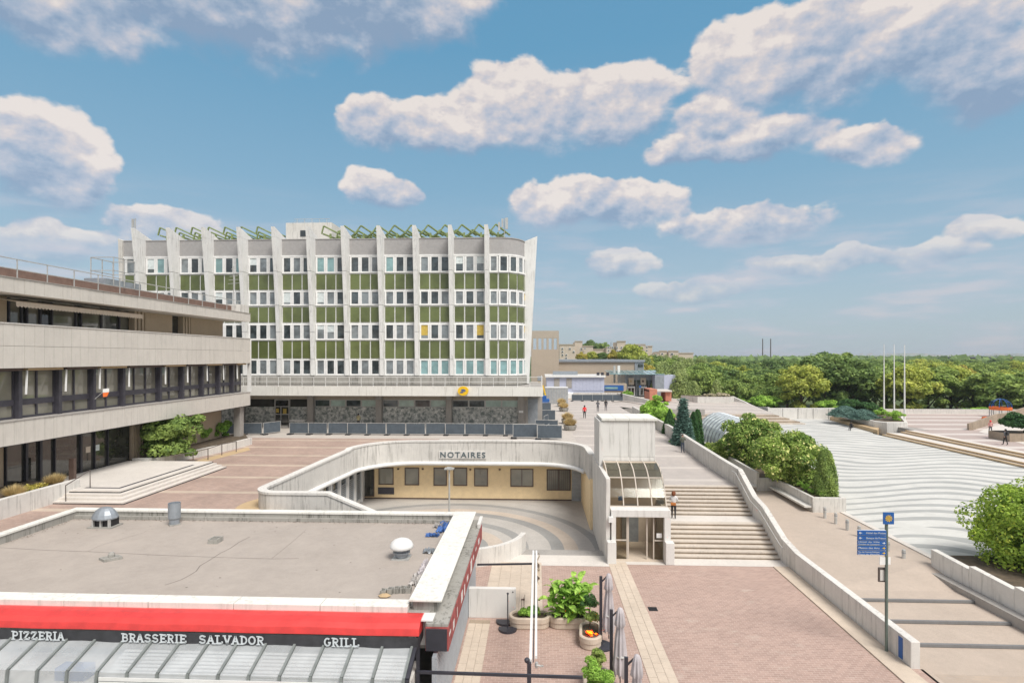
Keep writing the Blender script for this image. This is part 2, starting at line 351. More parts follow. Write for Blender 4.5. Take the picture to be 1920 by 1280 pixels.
# ------------------------------------------------------------------ geometry helpers
ORG = {}
def org(o): return ORG.get(o.name, Vector((0, 0, 0))) if o else Vector((0, 0, 0))
def thing(name, label, cat, loc=(0, 0, 0), group=None):
    o = bpy.data.objects.new(name, None); COL.objects.link(o); o.location = loc; o.empty_display_size = .3
    o['label'] = label; o['category'] = cat
    if group: o['group'] = group
    ORG[o.name] = Vector(loc); return o
def tag(o, label, cat, group=None):
    o['label'] = label; o['category'] = cat
    if group: o['group'] = group
    return o
def struct(o): o['kind'] = 'structure'; return o
class MB:
    def __init__(s): s.v = []; s.f = []; s.m = []; s.cur = 0
    def face(s, pts):
        i = len(s.v); s.v += [tuple(p) for p in pts]; s.f.append(tuple(range(i, i+len(pts)))); s.m.append(s.cur)
    def box(s, x0, x1, y0, y1, z0, z1):
        if x0 > x1: x0, x1 = x1, x0
        if y0 > y1: y0, y1 = y1, y0
        if z0 > z1: z0, z1 = z1, z0
        i = len(s.v)
        s.v += [(x0,y0,z0),(x1,y0,z0),(x1,y1,z0),(x0,y1,z0),(x0,y0,z1),(x1,y0,z1),(x1,y1,z1),(x0,y1,z1)]
        for f in ((0,3,2,1),(4,5,6,7),(0,1,5,4),(1,2,6,5),(2,3,7,6),(3,0,4,7)): s.f.append(tuple(i+k for k in f)); s.m.append(s.cur)
        return s
    def hexa(s, bot, top):             # 4 bottom pts, 4 top pts (ccw from above)
        i = len(s.v); s.v += [tuple(p) for p in bot]+[tuple(p) for p in top]; n = len(bot)
        s.f.append(tuple(i+k for k in range(n-1, -1, -1))); s.m.append(s.cur)
        s.f.append(tuple(i+n+k for k in range(n))); s.m.append(s.cur)
        for k in range(n): s.f.append((i+k, i+(k+1) % n, i+n+(k+1) % n, i+n+k)); s.m.append(s.cur)
        return s
    def prism(s, poly, z0, z1):
        a = sum(poly[k][0]*poly[(k+1) % len(poly)][1]-poly[(k+1) % len(poly)][0]*poly[k][1] for k in range(len(poly)))
        if a < 0: poly = poly[::-1]
        return s.hexa([(p[0], p[1], z0) for p in poly], [(p[0], p[1], z1) for p in poly])
    def bar(s, a, b_, w, h=None, up=(0, 0, 1)):
        h = h or w; a = Vector(a); b_ = Vector(b_); d = (b_-a).normalized(); u = Vector(up)
        if abs(d.dot(u)) > .95: u = Vector((0, 1, 0))
        r = d.cross(u).normalized()*w/2; t = r.cross(d).normalized()*h/2
        i = len(s.v)
        for q in (a, b_):
            for sx, sy in ((-1,-1),(1,-1),(1,1),(-1,1)): s.v.append(tuple(q+r*sx+t*sy))
        for f in ((0,1,2,3),(7,6,5,4),(0,4,5,1),(1,5,6,2),(2,6,7,3),(3,7,4,0)): s.f.append(tuple(i+k for k in f)); s.m.append(s.cur)
        return s
    def tube(s, pts, r, n=8, r2=None):
        pts = [Vector(p) for p in pts]; i0 = len(s.v)
        for k, q in enumerate(pts):
            d = (pts[min(k+1, len(pts)-1)]-pts[max(k-1, 0)]).normalized()
            u = Vector((0, 0, 1)) if abs(d.z) < .9 else Vector((1, 0, 0))
            a = d.cross(u).normalized(); c = a.cross(d)
            rr = r if r2 is None else r+(r2-r)*k/(len(pts)-1)
            for j in range(n):
                t = 2*math.pi*j/n; s.v.append(tuple(q+a*math.cos(t)*rr+c*math.sin(t)*rr))
        for k in range(len(pts)-1):
            for j in range(n):
                s.f.append((i0+k*n+j, i0+k*n+(j+1) % n, i0+(k+1)*n+(j+1) % n, i0+(k+1)*n+j)); s.m.append(s.cur)
        s.f.append(tuple(i0+j for j in range(n-1, -1, -1))); s.m.append(s.cur)
        s.f.append(tuple(i0+(len(pts)-1)*n+j for j in range(n))); s.m.append(s.cur)
        return s
    def lathe(s, c, prof, n=16, sx=1, sy=1, stad=0):
        i0 = len(s.v); c = Vector(c)
        for (r, z) in prof:
            for j in range(n):
                t = 2*math.pi*j/n; x = math.cos(t)*r*sx; y = math.sin(t)*r*sy
                if stad: x += stad if math.cos(t) >= 0 else -stad
                s.v.append((c.x+x, c.y+y, c.z+z))
        for k in range(len(prof)-1):
            for j in range(n):
                s.f.append((i0+k*n+j, i0+k*n+(j+1) % n, i0+(k+1)*n+(j+1) % n, i0+(k+1)*n+j)); s.m.append(s.cur)
        s.f.append(tuple(i0+j for j in range(n-1, -1, -1))); s.m.append(s.cur)
        s.f.append(tuple(i0+(len(prof)-1)*n+j for j in range(n))); s.m.append(s.cur)
        return s
    def build(s, name, mats, parent=None, smooth=False, local=False, bevel=0):
        me = bpy.data.meshes.new(name)
        o0 = Vector((0, 0, 0)) if local else org(parent)
        me.from_pydata([(a-o0.x, b_-o0.y, c-o0.z) for a, b_, c in s.v], [], s.f)
        mats = mats if isinstance(mats, (list, tuple)) else [mats]
        for m_ in mats: me.materials.append(M[m_] if isinstance(m_, str) else m_)
        if len(mats) > 1: me.polygons.foreach_set('material_index', s.m)
        if smooth: me.polygons.foreach_set('use_smooth', [True]*len(me.polygons))
        me.update()
        o = bpy.data.objects.new(name, me); COL.objects.link(o)
        if parent: o.parent = parent; ORG[o.name] = ORG.get(parent.name, Vector((0, 0, 0)))
        if bevel:
            bv = o.modifiers.new('bevel', 'BEVEL'); bv.width = bevel; bv.segments = 2; bv.limit_method = 'ANGLE'
        return o
def inst(name, mesh, loc, parent=None, rot=(0, 0, 0), scale=(1, 1, 1), world=True):
    o = bpy.data.objects.new(name, mesh); COL.objects.link(o); o.parent = parent
    o.location = Vector(loc)-(org(parent) if world else Vector((0, 0, 0))); o.rotation_euler = rot; o.scale = scale
    ORG[o.name] = Vector(loc); return o
def copy_tree(o, loc, rz=None, label=None, sc=None):
    def rec(q, par):
        c = q.copy(); COL.objects.link(c); c.parent = par
        for ch in kids[q.name]: rec(ch, c)
        return c
    kids = {}
    def coll(q):
        kids[q.name] = list(q.children)
        for ch in q.children: coll(ch)
    coll(o)
    r = rec(o, None); r.location = loc
    if rz is not None: r.rotation_euler = (0, 0, rz)
    if sc: r.scale = (sc,)*3 if not hasattr(sc, '__len__') else sc
    if label: r['label'] = label
    return r
def boxmesh(name, x0, x1, y0, y1, z0, z1, mat):
    b_ = MB().box(x0, x1, y0, y1, z0, z1); me = bpy.data.meshes.new(name); me.from_pydata(b_.v, [], b_.f); me.materials.append(M[mat]); return me
def bx(name, mat, parent, *a, bevel=0): return MB().box(*a).build(name, mat, parent, bevel=bevel)
def sheet(name, outer, mat, holes=(), zf=None, parent=None):
    loops = [[Vector((p[0], p[1], 0)) for p in outer]]+[[Vector((p[0], p[1], 0)) for p in h] for h in holes]
    tris = tessellate_polygon(loops); allp = [p for l in [list(outer)]+[list(h) for h in holes] for p in l]
    b_ = MB(); b_.v = [(p[0], p[1], p[2] if len(p) > 2 else zf) for p in allp]
    for t in tris:
        a, c, d_ = [Vector(b_.v[k]) for k in t]
        b_.f.append(tuple(t) if (c-a).cross(d_-a).z > 0 else tuple(t[::-1])); b_.m.append(0)
    return b_.build(name, mat, parent)
def walls_path(b_, pts, th):           # pts (x, y, ztop, zbot): a wall swept along a plan line
    n = len(pts); L = []; Rr = []
    for k in range(n):
        a = Vector(pts[max(k-1, 0)][:2]); c = Vector(pts[min(k+1, n-1)][:2]); d = (c-a).normalized(); nn = Vector((-d.y, d.x))*th/2
        q = Vector(pts[k][:2]); L.append(q+nn); Rr.append(q-nn)
    i = len(b_.v)
    for k in range(n):
        zt, zb = pts[k][2], pts[k][3]
        b_.v += [(L[k].x, L[k].y, zb), (L[k].x, L[k].y, zt), (Rr[k].x, Rr[k].y, zt), (Rr[k].x, Rr[k].y, zb)]
    for k in range(n-1):
        for j in range(4):
            b_.f.append((i+4*k+j, i+4*k+(j+1) % 4, i+4*k+4+(j+1) % 4, i+4*k+4+j)); b_.m.append(b_.cur)
    b_.f.append((i+3, i+2, i+1, i)); b_.m.append(b_.cur); j = i+4*(n-1); b_.f.append((j, j+1, j+2, j+3)); b_.m.append(b_.cur)
    return b_
def text(name, body, size, mat, loc, rot, parent, bold=0.0, spacing=1.0, depth=.01, align='CENTER', width=None):
    cu = bpy.data.curves.new(name, 'FONT'); cu.body = body; cu.size = size; cu.offset = bold; cu.extrude = depth; cu.space_character = spacing
    cu.align_x = align; cu.resolution_u = 3
    t = bpy.data.objects.new(name, cu); COL.objects.link(t)
    dg = bpy.context.evaluated_depsgraph_get(); me = bpy.data.meshes.new_from_object(t.evaluated_get(dg))
    bpy.data.objects.remove(t); bpy.data.curves.remove(cu)
    me.materials.clear(); me.materials.append(M[mat]); me.name = name
    if width:
        xs = [v.co.x for v in me.vertices]; k = width/max(1e-6, max(xs)-min(xs))
        for v in me.vertices: v.co.x *= k
    o = bpy.data.objects.new(name, me); COL.objects.link(o); o.parent = parent
    o.location = Vector(loc)-org(parent); o.rotation_euler = rot; return o

# ================================================================== GROUND
struct(sheet('ground', [(-9000, -300), (9000, -300), (9000, 16000), (-9000, 16000)], 'grassland', zf=-3.0))
Z3 = 3.2; ZC = -.5; ZW = .9; ZR = 1.65
struct(sheet('plaza', [(-3.2, 8), (14.0, 8), (14.0, 31.7), (4.1, 31.7), (4.1, 32.0), (-9, 32.0), (-9, 28), (-3.2, 28)], 'brick', zf=0))
struct(MB().box(-40, 40, 6, 33, -3, -.02).build('plaza_base', 'conc_grey'))
# court of the notaries
ctr = []
def arc(cx, cy, r, a0, a1, n=10): return [(cx+r*math.cos(R(a0+(a1-a0)*k/n)), cy+r*math.sin(R(a0+(a1-a0)*k/n))) for k in range(n+1)]
struct(sheet('court_paving', [(-14.6, 34.3), (4.2, 34.3), (4.2, 46.3), (-14.6, 46.3)], 'rings', zf=ZC))
struct(sheet('court_paving_near', [(-14.6, 29.6, ZC), (-6, 29.6, ZC), (-6, 34.3, ZC), (-14.6, 34.3, ZC)], 'rings', zf=ZC))
struct(sheet('court_ramp', [(-6, 32.0, .004), (4.1, 32.0, .004), (4.1, 34.3, ZC+.004), (-6, 34.3, ZC+.004)], 'slab'))
# parapet line round the court: one wall with a rounded return
def lerp(a, b_, t): return a+(b_-a)*t
left = [(-7.0, 29.0, 2.5), (-8.3, 29.0, 3.15), (-10.9, 29.0, 4.2), (-13.0, 29.0, 4.2)]
left += [(x, y, 4.2) for x, y in arc(-13.75, 30.15, 1.15, 270, 180, 10)]
line = [(-14.6, 33, 4.28), (-14.2, 37, 4.4), (-13.8, 40.4, 4.5)]
line += [(x, y, 4.58) for x, y in arc(-9.4, 40.4, 4.4, 180, 90, 14)[1:]]
line += [(-5, 44.82, 4.62), (0.3, 44.82, 4.64)]
line += [(x, y, 4.62) for x, y in arc(.3, 41.3, 3.5, 90, 0, 12)[1:]]
line += [(3.85, 38.9, 4.6)]
inner = [(p[0], p[1]) for p in left[3:]+line]
struct(sheet('upper_plaza', [(-70, 22), (-23.6, 22), (-23.6, 27.6), (-13.0, 27.6), (-13.0, 29.0)]+inner[1:]+[(3.9, 46), (3.9, 120), (-70, 120)], 'beige_pave', zf=Z3))
struct(sheet('brick_terrace', [(-29, 24), (-23.6, 24), (-23.6, 27.5), (-13.1, 27.5), (-13.1, 28.7), (-15.25, 29.6), (-15.2, 31), (-14.3, 41), (-12.5, 45.3), (-9.5, 46), (-9.5, 55), (-29, 55)], 'brick_up', zf=Z3+.004))
sheet_ring = [(x, y) for x, y in arc(-13.7, 30.1, 2.5, 150, 262, 14)]
struct(sheet('stone_ring', [(-15.1, 30.3)]+sheet_ring+[(-14.0, 28.75), (-14.7, 29.2)], 'honey', zf=Z3+.008))
struct(bx('plaza_slab', 'conc_grey', None, -70, -15.1, 28, 120, 1.5, Z3-.03))
struct(bx('plaza_slab_back', 'conc_grey', None, -14.7, 3.7, 46.6, 120, 1.5, Z3-.03))
pw = thing('parapet_wall', 'long weathered concrete parapet curving round the sunken notary court', 'wall', (0, 44.8, 2.8))
b_ = MB(); pts = [(x, y, z, min(z-1.2, 2.75) if k > 6 else -.6) for k, (x, y, z) in enumerate(left+line)]
# lower edge stays at 2.8 over the court openings
pts = [(x, y, z, (-.6 if y < 30.3 else 2.8)) for (x, y, z) in left+line]
walls_path(b_, [(p[0], p[1], p[2]-.12, p[3]) for p in pts], .36).build('wall', 'conc', pw)
walls_path(MB(), [(p[0], p[1], p[2], p[2]-.118) for p in pts], .46).build('coping', 'conc_clean', pw)
bn = MB(); bn.tube([(x+(.22 if x < -9 else (-.22 if x > 1 else 0)), y-(.22 if y > 42 else 0), 2.78) for (x, y, z, zb) in pts if y > 30.4 and not (x > 1 and y < 41.5)], .16, 8)
bn.build('bullnose', 'plastic_white', pw, smooth=True)
sg = MB()
a_ = PY(823, 845, 44.55); c_ = PY(912, 860, 44.55); sg.box(a_.x, c_.x, 44.55, 44.63, c_.z, a_.z); ns = sg.build('sign_board', 'conc_clean', pw)
text('lettering', 'NOTAIRES', .62, 'text_dark', ((a_.x+c_.x)/2, 44.53, c_.z+.1), (R(90), 0, 0), ns, bold=.012, spacing=1.25, width=(c_.x-a_.x)*.95)
# notary office front
YN = 46.2
no = thing('notary_office', 'low ochre office front with dark windows under the curved parapet', 'office', (-5, YN, ZC))
x0 = PY(667, 900, YN).x
bx('wall', 'yellow_wall', no, x0, 4.2, YN, YN+.3, ZC, 3.0)
bx('skirting', 'brown_trim', no, x0, 4.2, YN-.03, YN, ZC, ZC+.1)
bx('soffit', 'conc_clean', no, -14.6, 4.2, 44.9, YN+.1, 2.75, 2.85)
def nwin(pa, pb, ya, yb, name='window', bars=0, mat='glass_mid'):
    A = PY(pa, ya, YN); C = PY(pb, yb, YN)
    f = MB(); t = .07
    f.box(A.x, C.x, YN-.05, YN-.004, A.z-t, A.z); f.box(A.x, C.x, YN-.07, YN-.004, C.z, C.z+t)
    f.box(A.x, A.x+t, YN-.05, YN-.004, C.z+t, A.z-t); f.box(C.x-t, C.x, YN-.05, YN-.004, C.z+t, A.z-t)
    if C.x-A.x > 1.5 or bars: f.box((A.x+C.x)/2-.03, (A.x+C.x)/2+.03, YN-.05, YN-.004, C.z+t, A.z-t)
    for k in range(bars): q = A.x+(k+.5)*(C.x-A.x)/bars; f.box(q-.012, q+.012, YN-.09, YN-.065, C.z, A.z)
    w = f.build(name, 'brown_trim', no)
    bx('pane', mat, w, A.x+t, C.x-t, YN-.03, YN-.002, C.z+t, A.z-t)
    return w
for a in ((710, 738, 876, 908), (759, 786, 876, 909), (813, 838, 876, 910), (850, 876, 876, 910), (889, 915, 877, 911), (957, 1000, 878, 912)): nwin(*a)
nwin(1025, 1070, 879, 919, bars=12)
nwin(680, 702, 876, 930, 'door', mat='glass_dark')
A = PY(709, 913, YN); C = PY(739, 926, YN); bx('vent_panel', 'dark_frame', no, A.x, C.x, YN-.04, YN-.004, C.z, A.z)
for px, py in ((683, 880), (747, 877), (793, 877), (845, 877), (882, 878), (937, 878)):
    q = PY(px, py, YN); MB().lathe((q.x, YN-.09, q.z-.12), [(.07, 0), (.09, .05), (.09, .11)], 8).build('wall_lamp', 'brown_trim', no)
sh = MB(); A = PY(1072, 879, YN); C = PY(1103, 934, YN)
nsl = 20
for k in range(nsl): z = ZC+k*(2.75-ZC)/nsl; sh.box(A.x, C.x+.3, YN-.06-.02*(k % 2), YN-.004, z, z+(2.75-ZC)/nsl-.01)
sh.build('roller_shutter', 'corr', no)
# side wing below the left branch
sw = thing('court_side_wing', 'white wall with louvred shutters on the left side of the sunken court', 'wall', (-14.3, 40, ZC))
bx('wall', 'plastic_white', sw, -14.7, -14.3, 30.5, YN-.01, ZC, 2.9)
for k in range(8):
    y = 31.6+k*1.75; s_ = MB()
    s_.box(-14.28, -14.20, y, y+.06, ZC+.3, 2.5); s_.box(-14.28, -14.20, y+.94, y+1, ZC+.3, 2.5)
    for j in range(14): s_.box(-14.27, -14.22, y+.07, y+.93, ZC+.35+j*.15, ZC+.43+j*.15)
    f = s_.build('shutter', 'corr', sw); bx('pane', 'win_a', f, -14.3, -14.285, y+.06, y+.94, ZC+.3, 2.5)
    bx('pilaster', 'plastic_white', sw, -14.29, -14.12, y+1.2, y+1.4, ZC, 2.75)
# right inner return of the court
rw = thing('court_side_wall', 'ochre end wall closing the sunken court beside the lift', 'wall', (3.9, 42, ZC))
bx('wall', 'yellow_wall', rw, 3.7, 4.0, 38.5, YN-.01, ZC, 2.9)
# court lamp
lp = thing('street_lamp', 'slim grey lamp post with flat head standing in the sunken court', 'street lamp', (-5.6, 36, ZC))
MB().tube([(-5.6, 36, ZC), (-5.6, 36, 4.05)], .065, 8, .05).build('pole', 'rail', lp)
MB().box(-5.9, -5.3, 35.8, 36.25, 4.05, 4.12).box(-5.75, -5.45, 35.9, 36.1, 4.12, 4.2).build('lamp_head', 'rail', lp)
# low curved wall right of pizzeria
cw = MB(); walls_path(cw, [(x, y, .95, -.4) for x, y in [(-7.5, 29.7), (-4.5, 29.9)]+arc(-4.3, 33.6, 3.6, 285, 352, 12)], .3)
tag(cw.build('curved_wall', 'conc_clean'), 'low quarter-round concrete wall between the court and the pizzeria', 'wall')

# ================================================================== PAVING DETAILS
def slabs(name, label_, x0, x1, y0, y1, cols, ln, z, mat='slab', gap=.012):
    base = struct(sheet(name, [(x0, y0), (x1, y0), (x1, y1), (x0, y1)], 'riser', zf=z))
    ORG[base.name] = Vector((0, 0, 0)); w = (x1-x0)/cols; n = int((y1-y0)/ln)
    me = boxmesh('slab', gap/2, w-gap/2, gap/2, ln-gap/2, 0, .012, mat)
    for i in range(cols):
        for j in range(n):
            inst('slab', me, (x0+i*w, y0+j*ln+(ln*.5 if i % 2 and j < n-1 else 0), z+.002+random.random()*.003), base)
    return base
slabs('stone_strip', '', 3.95, 4.95, 15.6, 31.2, 3, .62, .004)
slabs('stone_border', '', -2.85, -1.95, 15.6, 24.0, 3, .62, .004)
slabs('stone_border_far', '', -2.4, .3, 24.5, 31.0, 5, .9, .004)
struct(sheet('stone_landing', [(-6, 30.4), (4.0, 30.4), (4.0, 32.02), (-6, 32.02)], 'slab_w', zf=.012))
struct(sheet('stair_landing', [(4.1, 30.75), (13.7, 30.75), (13.7, 32.2), (4.1, 32.2)], 'slab_w', zf=.008))
struct(bx('wall_footing', 'slab', None, 12.75, 13.55, 14.5, 30.7, -.02, .05))
struct(sheet('tile_path', [(13.9, 8), (60, 8), (60, 21.0), (13.9, 21.0)], 'path', zf=0))
tilem = paving('sand_tile_paving', (.46, .37, .29), (.40, .33, .27), (.40, .35, .30), .3, .15, stain=.2); M['tile'] = tilem
struct(sheet('tile_apron', [(14.2, 8), (60, 8), (60, 20.6), (14.2, 20.6)], 'tile', zf=.004))
g = thing('floor_grate', 'small square black drain grate in the brick paving', 'drain', P(1224, 1141, 0))
q = P(1224, 1141, 0); f_ = MB()
for k in range(5): f_.box(q.x-.18, q.x+.18, q.y-.18+k*.08, q.y-.14+k*.08, .004, .016)
f_.build('grate', 'black', g); bx('pit', 'black', g, q.x-.2, q.x+.2, q.y-.2, q.y+.2, -.05, .006)

# ================================================================== RIGHT WALL, STAIRS, WALKWAY
XS0, XS1 = 7.5, 13.6; XW = 13.75
YB, NR, RS = 31.75, 8, 2.6/16
TR = .345
st = thing('staircase', 'broad stone staircase of two flights between lift and boundary wall', 'stairs', (10.6, YB, 0))
mid_y0 = YB+NR*TR; mid_y1 = mid_y0+1.3
tm = boxmesh('tread', XS0-.0, XS1, 0, TR+.06, -.07, 0, 'tread')
def flight(y0, z0):
    for k in range(NR):
        y = y0+k*TR; z = z0+(k+1)*RS
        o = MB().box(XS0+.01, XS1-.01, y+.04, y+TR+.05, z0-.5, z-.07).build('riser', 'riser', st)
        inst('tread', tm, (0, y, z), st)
flight(YB, 0); flight(mid_y1, NR*RS)
bx('landing', 'slab_w', st, XS0, XS1, mid_y0+.05, mid_y1+.05, .5, NR*RS+.002)
YT = mid_y1+NR*TR
struct(sheet('walkway', [(3.9, 46.0, 2.6), (3.9, YT+.05, 2.6), (13.6, YT+.05, 2.6), (13.6, 46, 2.6), (13.6, 58, Z3), (13.6, 120, Z3), (3.9, 120, Z3), (3.9, 58, Z3)], 'walk'))
struct(bx('walkway_slab', 'conc_grey', None, 7.7, 13.6, YT+.1, 120, 0, 2.55))
bw = thing('boundary_wall', 'long white concrete wall running from the signpost up beside the stairs', 'wall', (XW, 30, 0))
prof = [(20.9, .98), (30.7, 1.02), (31.6, 1.25), (mid_y0-.2, 2.3), (mid_y1, 2.55), (YT-.2, 3.75), (42, 3.8), (50, 4.0), (58, 4.25), (80, 4.3)]
def ztop(y):
    for (a, za), (c, zc) in zip(prof, prof[1:]):
        if a <= y <= c: return za+(zc-za)*(y-a)/(c-a)
    return prof[-1][1]
seams = [20.9, 23.9, 27, 30, 31.6, mid_y0-.2, mid_y1, YT-.2, 42.5, 46, 50, 54, 58, 62, 66, 70, 75, 80]
for a, c in zip(seams, seams[1:]):
    q = MB(); g_ = .012
    q.hexa([(XW-.17, a+g_, -.1), (XW+.17, a+g_, -.1), (XW+.17, c, -.1), (XW-.17, c, -.1)], [(XW-.17, a+g_, ztop(a+.001)), (XW+.17, a+g_, ztop(a+.001)), (XW+.17, c, ztop(c)), (XW-.17, c, ztop(c))])
    q.build('wall_panel', 'conc_clean' if a < 30 else 'conc', bw, bevel=.03)
hr = MB(); hp = [(XW-.3, y, ztop(y)-.28) for y in (31.2, 31.6, mid_y0-.2, mid_y1, YT-.2, YT+.5)]
hr.tube(hp, .03, 8)
for q in hp[::2]: hr.tube([q, (XW-.16, q[1], q[2]-.05)], .015, 6)
tag(hr.build('handrail', 'rail'), 'tubular metal handrail fixed to the wall along the stairs', 'handrail')

# ------------------------------------------------------------------ lift
lf = thing('lift_tower', 'concrete lift tower with curved glass front beside the staircase', 'lift', (5.8, 32, 0))
LX0, LX1 = 4.05, 7.42
bx('side_wall', 'conc_clean', lf, 3.88, 4.12, 31.3, 38.8, -.5, 4.55, bevel=.02)
bx('head_box', 'conc_grey', lf, LX0+.09, LX1-.07, 35.03, 37.7, 4.9, 7.34)
xm_ = (LX0+LX1)/2
for xa_, xb_ in ((LX0+.07, xm_-.008), (xm_+.008, LX1-.05)): bx('wall_panel', 'whitewall', lf, xa_, xb_, 35, 35.4, 5.12, 7.35, bevel=.015)
bx('wall_panel', 'whitewall', lf, LX0+.07, LX1-.05, 34.98, 35.4, 4.86, 5.10, bevel=.015); bx('wall_panel', 'whitewall', lf, LX1-.3, LX1-.05, 35.41, 37.8, 4.87, 7.35, bevel=.015)
rc = MB()
for k in range(4): w = (LX1-LX0+.1)/4; rc.box(LX0+.02+k*w, LX0+.02+(k+1)*w-.02, 34.9, 37.9, 7.36, 7.5)
rc.build('roof_cap', 'coping', lf)
bx('left_jamb', 'whitewall', lf, 3.93, 4.14, 34.98, 38.0, 4.56, 7.3)
# portal
bx('lintel', 'whitewall', lf, LX0+.1, LX1, 31.2, 31.9, 2.45, 2.85, bevel=.02)
bx('portal_post', 'whitewall', lf, 7.08, LX1, 31.2, 31.9, 0, 2.449)
bx('portal_post', 'whitewall', lf, LX0+.13, 4.42, 31.2, 31.9, 0, 2.449)
bx('buttress', 'whitewall', lf, 7.05, 7.52, 30.75, 31.198, 0, 1.2, bevel=.03)
bx('buttress', 'whitewall', lf, 3.9, 4.38, 30.75, 31.198, 0, 1.2, bevel=.03)
bx('sill', 'tread', lf, LX0+.13, LX1, 31.9, 32.1, 2.7, 2.88)
bx('lobby_floor', 'slab', lf, 4.2, 7.35, 31.2, 35, 0, .03)
bx('lobby_back', 'slab', lf, 4.13, 7.35, 34.6, 34.9, 0, 4.86)
bx('lift_door', 'grey_metal', lf, 5.25, 6.25, 34.5, 34.6, 0.03, 2.3)
bx('side_panel', 'whitewall', lf, 7.36, 7.42, 31.9, 35.0, 0, 2.6)
for x in (5.05, 5.12, 6.15, 6.52):
    bx('door_post', 'tread', lf, x, x+.06, 31.5, 31.58, 0, 2.45)
bx('door_rail', 'tread', lf, 4.43, 5.04, 31.5, 31.56, 1.05, 1.12); bx('door_rail', 'tread', lf, 6.6, 7.07, 31.5, 31.56, 1.05, 1.12)
bx('door_glass', 'vault', lf, 4.43, 5.04, 31.53, 31.54, 0.02, 2.44); bx('door_glass', 'vault', lf, 6.6, 7.07, 31.53, 31.54, 0.02, 2.44)
bx('notice', 'plastic_white', lf, 6.7, 7.0, 31.46, 31.48, 1.25, 1.5)
# curved glass
vp = [(35.0-.02, 4.86), (34.3, 4.82), (33.55, 4.62), (32.95, 4.25), (32.5, 3.75), (32.2, 3.3), (32.0, 2.88)]
ribx = [LX0+.12+k*(LX1-LX0-.18)/4 for k in range(5)]
for k in range(4):
    for seg in ((0, 3), (3, 6)):
        g_ = MB()
        for j in range(*seg):
            (ya, za), (yb, zb) = vp[j], vp[j+1]
            g_.face([(ribx[k], ya, za), (ribx[k], yb, zb), (ribx[k+1], yb, zb), (ribx[k+1], ya, za)])
        o = g_.build('glass_pane', 'vault', lf); sm = o.modifiers.new('thick', 'SOLIDIFY'); sm.thickness = .012
for x in ribx:
    q = MB()
    for (ya, za), (yb, zb) in zip(vp, vp[1:]): q.bar((x, ya, za+.01), (x, yb, zb+.01), .05, .06, up=(1, 0, 0))
    q.build('rib', 'tread', lf)
bx('crossbar', 'tread', lf, ribx[0], ribx[-1], 32.92, 32.99, 4.24, 4.3)
sg_ = MB(); prof_ = [(35.0, 2.88)]+[(y, z) for y, z in vp][::-1][0:]
for x in (LX1-.06,):
    sg_.face([(x, 34.98, 2.88), (x, 32.0, 2.88)]+[(x, y, z) for y, z in vp[::-1]])
sg_.build('side_glass', 'vault', lf)
for y in (32.6, 33.2, 33.8, 34.4): MB().bar((LX1-.06, y, 2.9), (LX1-.06, y, 4.86-.9*max(0, (34.2-y)/2.2)**1.8), .03).build('side_mullion', 'rail', lf)
bx('floodlight', 'grey_metal', lf, 6.95, 7.3, 32.3, 32.6, 2.9, 3.1)
bx('blue_sticker', 'blue', lf, 4.7, 4.95, 32.25, 32.3, 3.1, 3.35)
bx('camera_box', 'plastic_white', lf, 4.0, 4.25, 31.0, 31.19, 2.2, 2.5)

# ================================================================== RIGHT SIDE: PATH, STEPS, PLAZA WITH WAVES
ys = [22.6, 24.3, 26.1]
rs = thing('ramp_steps', 'three shallow stone-edged steps across the sandy path right of the wall', 'steps', (17, 24, 0))
zz = 0
for k, y in enumerate(ys):
    zz += .12; y2 = ys[k+1] if k < 2 else 27.0
    MB().hexa([(13.93, y, -.1), (27, y, -.1), (27, y2, -.1), (13.93, y2, -.1)], [(13.93, y, zz), (27, y, zz), (27, y2, zz), (13.93, y2, zz)]).build('tread', 'path', rs)
    bx('step_edge', 'edge_stone', rs, 13.94, 26.9, y-.12, y-.001, zz-.10, zz+.006)
struct(sheet('path', [(13.9, 20.9, .002), (40, 20.9, .002), (40, 22.7, .002), (13.9, 22.7, .002)], 'path'))
struct(sheet('sand_path', [(13.9, 27, .36), (27, 27, .36), (27, 29.5, .87), (20.6, 29.6, .85), (20.6, 60, .87), (13.9, 60, .87), (13.9, 40, .8)], 'path'))
struct(sheet('wave_plaza', [(20.6, 29.7), (45.7, 20), (45.7, 78), (56, 97), (15.0, 97), (15.0, 58), (20.6, 58)], 'wave', zf=ZW))
struct(bx('plaza_border', 'slab_w', None, 20.4, 20.75, 29.6, 38.6, .7, ZW+.012))
struct(bx('wave_plaza_base', 'conc_grey', None, 20.9, 45.6, 30, 97, -3, .6))
bm_ = thing('bollard', '', 'bollard', (0, 0, 0)); MB().lathe((0, 0, 0), [(.09, 0), (.09, .72), (.085, .78), (.05, .8)], 14).build('post', 'rail', bm_, smooth=False, local=True)
MB().lathe((0, 0, 0), [(.095, .6), (.097, .66)], 14).build('collar', 'grey_metal', bm_, local=True)
bl = [((1694.5, 1058), .45, 'steel bollard nearest the white planter wall'), ((1665, 1041), .55, 'steel bollard half hidden behind the blue signs'), ((1611, 1011), .66, 'steel bollard just left of the signpost panels'),
      ((1588.5, 998), .7, 'steel bollard second left of the signpost'), ((1567, 985), .74, 'steel bollard in the middle of the row on the sandy path'), ((1546.6, 973), .78, 'steel bollard second from the concrete planter'),
      ((1528, 961), .8, 'steel bollard against the end of the concrete planter')]
for k, ((px, py), z, lab) in enumerate(bl):
    q = P(px, py, z)
    o = bm_ if k == 0 else copy_tree(bm_, q); o.location = q; o['label'] = lab; o['group'] = 'steel bollards along the sandy path'
